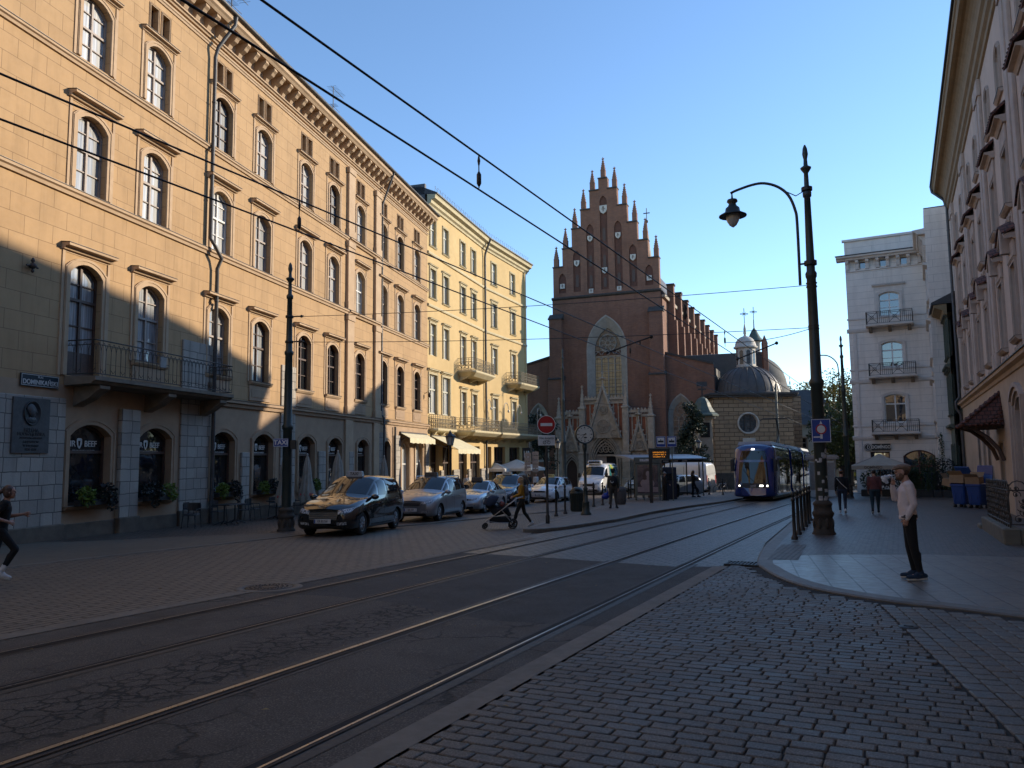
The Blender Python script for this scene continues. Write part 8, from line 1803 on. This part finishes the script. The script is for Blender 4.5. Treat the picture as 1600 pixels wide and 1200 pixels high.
SR_ = root('pram', 'grey framed pram with dark blue hood pushed to the left', 'pram', (-.48,25.5,gz(0,25.5)+.02), R(88)); b = MB()
m_pf = mat('pram_frame', (.35,.35,.36), None, .3, 5, metal=.7)
for s_ in (-1,1): b.tube([(s_*.26,-.78,1.02),(s_*.26,-.62,.98),(s_*.25,.42,.24)], .016, 6); b.tube([(s_*.26,-.45,.17),(s_*.25,-.1,.62)], .016, 6); b.tube([(s_*.22,.40,.25),(s_*.2,.0,.2),(s_*.25,-.44,.2)], .014, 6)
b.tube([(-.26,-.78,1.02),(.26,-.78,1.02)], .022, 6); b.build('frame', m_pf, SR_)
for x_, y_, r_ in ((-.28,-.46,.15),(.28,-.46,.15),(-.2,.46,.09),(.2,.46,.09)):
    b = MB(); b.tube([(x_,y_+(r_-.02)*cos(a),r_+(r_-.02)*sin(a)) for a in [2*pi*i/20 for i in range(21)]], .022, 6)
    for i in range(6): a = i*pi/3; b.tube([(x_,y_,r_),(x_,y_+(r_-.02)*cos(a),r_+(r_-.02)*sin(a))], .01, 4)
    b.build('wheel', m_blk, SR_)
def seat(b): b.caps((0,-.22,.60), .12, (0,.10,.55), .15); b.caps((0,.10,.56), .15, (0,.33,.80), .13); b.caps((0,-.22,.6), .10, (0,-.34,.46), .07)
blob('seat', seat, .02, cloth('pram_cloth', (.012,.013,.018)), SR_, 2)
b = MB(); rs = []
for i in range(9):
    an = R(118-13*i); rs.append([(.25*cos(t), .16+.36*sin(t)**.55*cos(an), .70+.36*sin(t)**.55*sin(an)) for t in [pi*(.02+.96*q/12) for q in range(13)]])
b.rings(rs, False, False, True); hd_o = b.build('hood', cloth('pram_hood', (.014,.026,.055)), SR_); md = hd_o.modifiers.new('s','SOLIDIFY'); md.thickness = .012; bake(hd_o)
b = MB(); b.tube([(.255*cos(t), -.05+.1*sin(t), .72+.13*sin(t)) for t in [pi*q/8 for q in range(9)]], .018, 6); b.build('bumper_bar', m_blk, SR_)
b = MB(); b.bbox(-.2,.2,-.4,.3,.2,.38,.04); b.build('basket', c_black, SR_); b = MB(); b.ball((0,-.1,.8), (.1,.09,.1), 10, 8); b.build('toy', mat('red_toy', (.4,.05,.03), (.1,.1,.1), .7, 20), SR_)
# man with hat, backpack and blue bag
HM, V_, hp, k_ = person('man in dark hat and olive jacket standing on the platform, seen from behind', (4.66,36.2), 6, 1.80, dict(ankL=(-.13,-.02,.085), toeL=(-.17,.13,.035), ankR=(.14,0,.085), toeR=(.2,.14,.035), hipL=(-.1,0,.92), hipR=(.1,0,.92)), c_olive, c_grey, (c_black,), m_hdark, m_skin2, .13, .014, 1.12, hairstyle='short')
def hatf(b): b.lathe([(.17,.045),(.172,.055),(.11,.065),(.105,.15),(.09,.165),(.01,.16)], 18, hp(0,-.01,0)); 
b = MB(); hatf(b); b.build('hat', c_dk, HM)
def place(o, of): 
    o.matrix_world = Matrix.Translation(of.location) @ Matrix.Rotation(of.rotation_euler[2], 4, 'Z') @ Matrix.Scale(of.scale[0], 4); return o
o = place(blob('backpack', lambda b: (b.ball((0.02,-.2,1.24), (.17,.11,.24), 14, 10), b.ball((.02,-.29,1.16), (.12,.05,.12), 12, 8)), .018, c_dk, None, 2), HM); tag(o, 'black backpack worn by the man in the hat', 'backpack')
b = MB(); b.tube([(-.05+.07*cos(a),-.345,1.24+.07*sin(a)) for a in [pi*.9+pi*1.0*i/8 for i in range(9)]], .018, 6); q = b.build('reflective_emblem', c_sole, o)
o = place(blob('carrier_bag', lambda b: (b.ball((-.34,.06,.55), (.17,.12,.15), 12, 10), b.caps((-.3,.06,.6), .08, (-.245,.07,.80), .02), b.ball((-.45,.04,.52), (.09,.09,.1), 10, 8)), .018, mat('blue_plastic', (.01,.035,.30), (.008,.025,.2), .35, 8), None, 1), HM); tag(o, 'bulging bright blue carrier bag hanging from the left hand of the man in the hat', 'bag')
# the two walking away on the right pavement
W1, V_, hp, k_ = person('woman in black jacket and jeans walking away beside the lamp post', (12.95,30.6), 24, 1.70, stride(.2,-.16), c_dk, c_jean, (c_white,), m_hbrown, m_skin, .082, .014, 1.0, hairstyle='bun')
b = MB(); b.tube([(-.17,-.1,1.42),(0,-.16,1.2),(.2,-.1,1.0)], .012, 5); b.build('bag_strap', c_sole, W1); o = place(blob('shoulder_bag', lambda b: b.ball((.24,-.06,.95), (.06,.12,.11), 10, 8), .016, c_black, None, 1), W1); tag(o, 'small black shoulder bag of the woman in the black jacket', 'bag')
person('person in maroon jumper and dark teal jeans walking away toward the parasol', (14.1,30.3), 27, 1.70, stride(-.16,.2), c_maroon, c_teal, (c_black, c_sole), m_hdark, m_skin2, .082, .014, 1.22)
# tram stop
person('person in long black coat waiting at the shelter post', (8.85,45.3), 70, 1.66, dict(elR=(.22,.03,1.14), wrR=(.2,.2,1.0)), c_dk, c_black, (c_black,), mat('grey_hair', (.3,.28,.26), None, .6), m_skin2, .13, .018, 1.05)
P2_, V_, hp, k_ = person('woman in black leaning at the right end of the shelter looking at a phone', (11.7,50.4), 80, 1.72, dict(ankR=(.1,.28,.085), toeR=(.1,.45,.035), kneeR=(.1,.2,.5), elL=(-.21,.05,1.16), wrL=(-.1,.28,1.25), elR=(.21,.05,1.16), wrR=(.1,.28,1.25), look=(0,1,-.3)), c_dk, c_black, (c_black,), m_hbrown, m_skin, .13, .018, .95, hairstyle='long')
o = place(MB().bbox(-.035,.035,.36,.37,1.26,1.40,.003).build('phone', m_lampb), P2_); tag(o, 'dark phone held by the woman at the right end of the shelter', 'phone')
# guests and passers-by at the café parasols by the yellow house
ds = ['black shirt and fair hair', 'white shirt and dark apron', 'grey jumper', 'dark coat', 'white top']
for (x, y, az, tc, lab, hs) in ((1.35,66.5,-30,c_dk,'passer-by in a dark top nearest the white parasol','short'), (2.0,68.0,160,c_white,'passer-by in a white shirt left of the no-entry sign','long'), (2.75,68.5,200,c_maroon,'passer-by in a reddish top behind the white taxi','short'), (3.15,70.5,170,c_white,'passer-by in white close to the dark passage','long'), (-3.65,60.5,180,c_white,'waiter in white shirt and black apron under the balcony','short'), (-8.35,43.0,120,c_must,'passer-by in yellow beside the ochre house door','short')):
    person(lab, (x,y), az, 1.72, stride(.15,-.12), tc, c_dk, (c_black,), m_hdark, m_skin2, .05, .024, 1.0, 'people by the far cafés', hairstyle=hs)
# ========================================================= café and greenery
def leafmat(name, c, c2, tr=.25):
    t = NT(name); isl = t.n('ShaderNodeNewGeometry').outputs['Random Per Island']; col = t.mix(isl, c, c2); t.set(t.b.inputs['Base Color'], col); t.set(t.b.inputs['Roughness'], .55)
    tl = t.n('ShaderNodeBsdfTranslucent'); t.set(tl.inputs[0], col); mx = t.n('ShaderNodeMixShader'); mx.inputs[0].default_value = tr; t.t.links.new(t.b.outputs[0], mx.inputs[1]); t.t.links.new(tl.outputs[0], mx.inputs[2]); t.t.links.new(mx.outputs[0], t.t.nodes['Material Output'].inputs[0]); return t.m
def leaves(b, c, r_, n, L, rg, flat=.5, shell=.55):
    for _ in range(n):
        while True:
            p = Vector((rg.uniform(-1,1), rg.uniform(-1,1), rg.uniform(-1,1)))
            if p.length < 1 and (p.length > shell or rg.random() < .25): break
        q = Vector((c[0]+p.x*r_[0], c[1]+p.y*r_[1], c[2]+p.z*r_[2])); d = Vector((rg.gauss(0,1), rg.gauss(0,1), rg.gauss(0,.7))).normalized(); s = d.cross(Vector((rg.gauss(0,1),rg.gauss(0,1),rg.gauss(0,1)))).normalized(); l = L*rg.uniform(.6,1.3)
        b.add([q-d*l*.5, q+s*l*.28, q+d*l*.6, q-s*l*.28], [(0,1,2,3)])
l_lime = leafmat('lime_leaves', (.16,.21,.025), (.09,.14,.02)); l_dark = leafmat('dark_leaves', (.018,.03,.018), (.03,.022,.026)); l_green = leafmat('green_leaves', (.045,.075,.02), (.025,.045,.015)); l_aut = leafmat('autumn_leaves', (.19,.13,.025), (.08,.095,.02)); l_olv = leafmat('olive_leaves', (.10,.11,.025), (.05,.07,.018)); l_con = leafmat('conifer_needles', (.022,.042,.024), (.012,.024,.016), .1)
m_bark = mat('bark', (.06,.045,.035), (.035,.028,.022), .9, 5, .5, 20)
rg = random.Random(21)
def pb(lab, u, zb, kind):
    x, y = PL[0]+aL[0]*u-aL[1]*-1*-.0, PL[1]+aL[1]*u; o = on_left(root('window_plants', lab, 'potted plants', group='plants in the café window boxes'), u, -.28, zb)
    b = MB(); b.bbox(-.75,.75,-.12,.12,-.02,.16,.02); b.build('planter_box', m_trimb, o); b = MB(); leaves(b, (-.42,-.05,.30), (.36,.22,.26), 170, .13, rg); leaves(b, (-.45,-.15,.12), (.3,.1,.18), 60, .12, rg); b.build('lime_foliage', l_lime, o); b = MB(); leaves(b, (.36,-.05,.32), (.46,.24,.34), 330, .12, rg); leaves(b, (.5,-.2,.05), (.25,.1,.32), 110, .11, rg); b.build('dark_foliage', l_dark, o)
    if kind: 
        for ch in o.children: 
            if 'foliage' in ch.name: ch.scale = (-1,1,1)
for u, zb, kind, lab in ((.8,.55,0,'lime and dark purple plants under the first café window by the plaque'), (3.85,.53,1,'dark and lime plants under the window between the stone piers'), (7.95,.44,0,'lime and dark plants under the café window right of the drainpipe'), (11.05,.42,0,'lime and dark plants under the café window left of the tall pole'), (15.1,.38,1,'dark plants under the café window right of the tall pole'), (18.3,.35,0,'plants under the café window behind the black taxi')): pb(lab, u, zb, kind)
# chairs, tables, closed parasols
c_ch = mat('black_chair_plastic', (.016,.017,.02), (.022,.022,.025), .45, 6)
def chair(lab, u, y, rz):
    z = gz(0, PL[1]+aL[1]*u)+.05; o = on_left(root('cafe_chair', lab, 'chair', group='black café chairs'), u, y, z); o.rotation_euler = (0,0,R(90-AL)+rz)
    b = MB(); b.bbox(-.22,.22,-.22,.22,.43,.46,.02); b.build('seat', c_ch, o); b = MB(); b.rings([[(x_,yy,zz) for x_, yy in ((-.22,.22),(-.1,.25),(.1,.25),(.22,.22),(.22,.20),(.1,.23),(-.1,.23),(-.22,.20))] for zz in (.58,.70,.82,.86)]); b.build('backrest', c_ch, o)
    for sx_, sy_ in ((-.22,-.2),(.22,-.2),(-.22,.2),(.22,.2)): b = MB(); b.tube([(sx_*1.1,sy_*1.25,0),(sx_,sy_,.45)] + ([(sx_,sy_+.03,.8)] if sy_ > 0 else []), .014, 6); b.build('leg', c_ch, o)
    for sx_ in (-.24,.24): b = MB(); b.tube([(sx_,.22,.66),(sx_,-.16,.65),(sx_,-.19,.45)], .014, 6); b.build('armrest', c_ch, o)
def table(lab, u, y):
    z = gz(0, PL[1]+aL[1]*u)+.05; o = on_left(root('cafe_table', lab, 'table', group='dark café tables'), u, y, z); b = MB(); b.bbox(-.6,.6,-.36,.36,.72,.75,.01); b.build('tabletop', c_ch, o)
    for sx_ in (-.35,.35): b = MB(); b.tube([(sx_,0,.1),(sx_,0,.72)], .03, 8); b.tube([(sx_-.25,-.3,.0),(sx_,0,.14),(sx_+.25,.3,.0)], .02, 6); b.tube([(sx_-.25,.3,.0),(sx_,0,.14),(sx_+.25,-.3,.0)], .02, 6); b.build('pedestal', c_ch, o)
chair('black café chair at the left end of the first table, nearest the stone pier', 4.2, -1.3, R(-80)); chair('black café chair second from the stone pier, its back to the wall', 5.0, -.75, R(10)); table('long dark café table between the pier and the drainpipe', 6.3, -1.45); chair('black café chair behind the first table by the drainpipe', 6.7, -.7, R(-8)); chair('black café chair at the right end of the first table', 8.0, -1.0, R(30)); chair('black café chair against the window right of the drainpipe', 8.9, -.85, R(0)); table('dark café table beside the closed parasol', 10.2, -1.4); chair('black café chair left of the tall pole base', 10.9, -.8, R(-20)); chair('black café chair behind the tall pole', 12.6, -.9, R(15)); table('dark café table right of the tall pole', 13.6, -1.3); chair('black café chair right of the second table', 14.8, -.8, R(40))
c_par = cloth('closed_parasol_canvas', (.36,.33,.28), (.28,.255,.215), 4)
def closed(lab, u, y, h=2.75, c=c_par, w_=.30):
    z = gz(0, PL[1]+aL[1]*u)+.05; o = on_left(root('closed_parasol', lab, 'parasol', group='folded café parasols'), u, y, z); b = MB(); rs = []
    for t in [i/14 for i in range(15)]:
        zz = h*(1-t)+.62*t; rr_ = .035+w_*t**.75*(1+.12*sin(t*9)); rs.append([(rr_*(1+.16*cos(8*a+t*2))*cos(a), rr_*(1+.16*cos(8*a+t*2))*sin(a), zz-.08*t*cos(4*a+1)) for a in [2*pi*i/40 for i in range(40)]])
    b.rings(rs, True, False, True); o2 = b.build('canopy', c, o); b = MB(); b.tube([(0,0,.05),(0,0,h+.06)], .022, 8); b.ball((0,0,h+.06), .04, 8, 6); b.build('pole', m_fwhite, o); b = MB(); b.lathe([(.30,0),(.30,.06),(.1,.09),(.04,.2)], 20); b.build('base', m_cbin, o)
    s_ = text('MR BEEF', .16, m_redp, o, (-w_*.9,-.12,.92), (R(80),0,R(-70)), bold=.004, name='lettering') if c is c_par and w_ < .32 else None
closed('folded beige parasol with red lettering left of the tall pole', 9.6, -1.9, 2.75); closed('folded beige parasol just right of the tall pole', 12.9, -1.2, 2.7); closed('wide folded beige parasol behind the black taxi', 15.3, -1.6, 2.9, w_=.42); closed('slim folded beige parasol by the stone door pier', 22.6, -1.1, 2.8, w_=.33); closed('dark grey folded parasol in front of the white shop windows', 28.5, -1.2, 2.6, cloth('dark_canvas', (.10,.10,.105)), .3)
parasol('open white market parasol in front of the yellow house corner', .35, 72.5, gz(0,72.5), 2.1, 2.3, 3.1, m_canvw, R(-20)); parasol('smaller open white parasol to the left of the market parasol', -1.6, 71.0, gz(0,71), 1.4, 2.25, 2.8, m_canvw, R(-20))
fl_ = root('flower_tub', 'tub of red geraniums in front of the yellow house', 'flower tub', (-1.45,58.5,gz(0,58.5)+.0)); MB().lathe([(.3,0),(.38,.55),(.36,.6)], 14).build('tub', m_trimb, fl_); b = MB(); leaves(b, (0,0,.85), (.45,.45,.35), 200, .16, rg); b.build('foliage', l_green, fl_); b = MB(); leaves(b, (0,0,1.1), (.25,.25,.2), 40, .14, rg); b.build('blossom', mat('red_petal', (.5,.02,.025), None, .6), fl_)
# hedge and tubs before the white house
def place_plants(lab, s, n, h, w_, m, kind):
    x, y = sn(s, n); o = root('potted_shrub', lab, 'plant', (x,y,gz(x,y)), TR, 'plants around the restaurant terrace'); b = MB(); b.bbox(-w_*.55,w_*.55,-.3,.3,0,.5,.03); b.build('planter', m_trimb, o); b = MB(); leaves(b, (0,0,.5+h*.45), (w_*.6,.45,h*.55), int(420*w_), .15, rg)
    if kind:
        for _ in range(70): a = rg.uniform(0,6.28); r_ = rg.uniform(.1,.5)*w_; b.add([(r_*cos(a)-.02,r_*sin(a),.4),(r_*cos(a)+.02,r_*sin(a),.4),(r_*1.5*cos(a),r_*1.5*sin(a),.5+h*rg.uniform(.6,1.2))], [(0,1,2)])
    b.build('foliage', m, o)
for i, (s, n, h, w_, m, kd, lab) in enumerate(((56.0,-1.7,1.3,1.1,l_green,0,'dark bushy planter left of the restaurant parasol'), (55.5,-.6,1.5,1.2,l_dark,0,'dark leafy planter under the restaurant parasol'), (55.0,.5,1.4,1.2,l_green,1,'green planter right of the parasol pole'), (54.8,1.6,2.3,1.5,l_green,1,'tall grassy planter behind the man in the cap'), (54.2,2.5,2.0,1.3,l_dark,1,'dark tall planter beside the green house'), (53.6,2.75,1.1,.9,l_olv,0,'low olive shrub next to the green house doorstep'))): place_plants(lab, s, n, h, w_, m, kd)
x, y = sn(59.4, 2.62); iv = root('ivy', 'climbing ivy on the white wall beside the green house', 'climbing plant', (x,y,gz(x,y)), TR); b = MB()
for zz in range(9): leaves(b, (.0,0,.6+zz*.42), (.16,.5-.03*zz,.34), 60, .14, rg)
b.build('foliage', l_green, iv); b = MB(); b.tube([(.05,0,0),(.05,.1,2),(.05,-.1,4)], .03, 5); b.build('stem', m_bark, iv)
# trees
def tree(lab, x, y, h, cr_, hc, m, n=2600, L=.42, nb=9, group='trees beyond the chapel', seed=1):
    q = random.Random(seed); o = root('tree', lab, 'tree', (x,y,gz(x,min(y,140))), 0, group); b = MB(); b.tube([(0,0,-.3),(q.uniform(-.2,.2),0,h*.25),(q.uniform(-.4,.4),q.uniform(-.3,.3),h*.55),(0,0,h*.85)], [h*.028,h*.022,h*.014,h*.004], 8)
    cl = []
    for i in range(nb):
        a = q.uniform(0,6.28); zz = hc+(h-hc)*q.uniform(.02,.85); rr_ = cr_*q.uniform(.35,.8)*(1-.5*max(0,(zz-hc)/(h-hc)-.4)); e = (rr_*cos(a), rr_*sin(a), zz); b.tube([(0,0,zz*.55),(e[0]*.5,e[1]*.5,zz*.85),e], [h*.012,h*.007,h*.002], 5); cl.append(e)
    b.build('trunk', m_bark, o); b = MB(); cl += [(0,0,h*.86),(cr_*.2,0,h*.75),(-cr_*.25,.1,h*.7)]
    for c in cl: 
        s = q.uniform(.28,.48)*cr_; leaves(b, c, (s*1.15,s*1.15,s*.8), n//len(cl), L, q, shell=.4)
    b.build('crown', m, o)
for i, (px_, y, h, c, hc, m, lab) in enumerate(((1250,126,17.0,5.0,4,l_olv,'olive green tree rising behind the cream house roof'), (1284,122,17.0,5.0,3.5,l_aut,'yellowing autumn tree directly behind the lamp post and cream house'), (1312,100,14.0,4.0,3,l_aut,'golden-leaved tree left of the distant lamp post'), (1324,84,10.5,3.0,2.2,l_olv,'small olive tree close to the white corner house'), (1302,112,17.5,5.0,3,l_olv,'tall thin-crowned tree between the two lamp posts'), (1232,132,15.5,4.5,4,l_green,'green tree behind the chapel cornice'), (1296,92,10.0,3.2,1.5,l_green,'low dark green tree under the golden trees'), (1332,128,16.0,5.0,3,l_aut,'autumn tree partly behind the white corner house'))): tree(lab, (px_-799)/1202*y, y, h, c, hc, m, 3400, .34, 12, seed=30+i)
for i, (x, y) in enumerate(((52,88),(60,82),(68,92),(59,100),(76,84),(43.5,85),(45.5,92),(48,98),(40.5,79))): tree('unseen park tree added beyond the white corner house, mirrored in the tram', x, y, 14, 5.2, 1.2, l_olv, 2200, .6, 12, seed=60+i)  # unseen trees added so the tram side mirrors foliage, not sky glare
x, y = 16.1, 69.0; o = root('conifer', 'dark bushy yew tree in front of the church and shrine', 'tree', (x,y,gz(x,y))); b = MB(); b.tube([(0,0,0),(.1,0,3),(0,0,7.6)], [.22,.15,.03], 8); q = random.Random(8)
for i in range(26): a = q.uniform(0,6.28); zz = q.uniform(.8,7); r_ = 2.0*(1-zz/8.2); b.tube([(0,0,zz*.9),(r_*cos(a),r_*sin(a),zz+.2)], [.05,.012], 5)
b.build('trunk', m_bark, o); b = MB()
for i in range(46):
    a = q.uniform(0,6.28); zz = .7+7.0*(i/46)+q.uniform(-.2,.2); r_ = (2.05*(1-(zz/8.4)**1.4))*q.uniform(.45,1.0); leaves(b, (r_*cos(a),r_*sin(a),zz), (.62,.62,.5), 130, .24, q, shell=.2)
b.build('crown', l_con, o)
o = root('courtyard_tree', 'dark tree in the shadowed passage left of the church', 'tree', (3.4,82.5,gz(0,82))); b = MB(); b.tube([(0,0,0),(0,0,4)], [.2,.08], 7); b.build('trunk', m_bark, o); b = MB()
for i in range(14): a = q.uniform(0,6.28); leaves(b, (1.1*cos(a),.6*sin(a),q.uniform(2.2,7.5)), (.9,.8,.8), 120, .3, q, shell=.2)
b.build('crown', l_con, o)
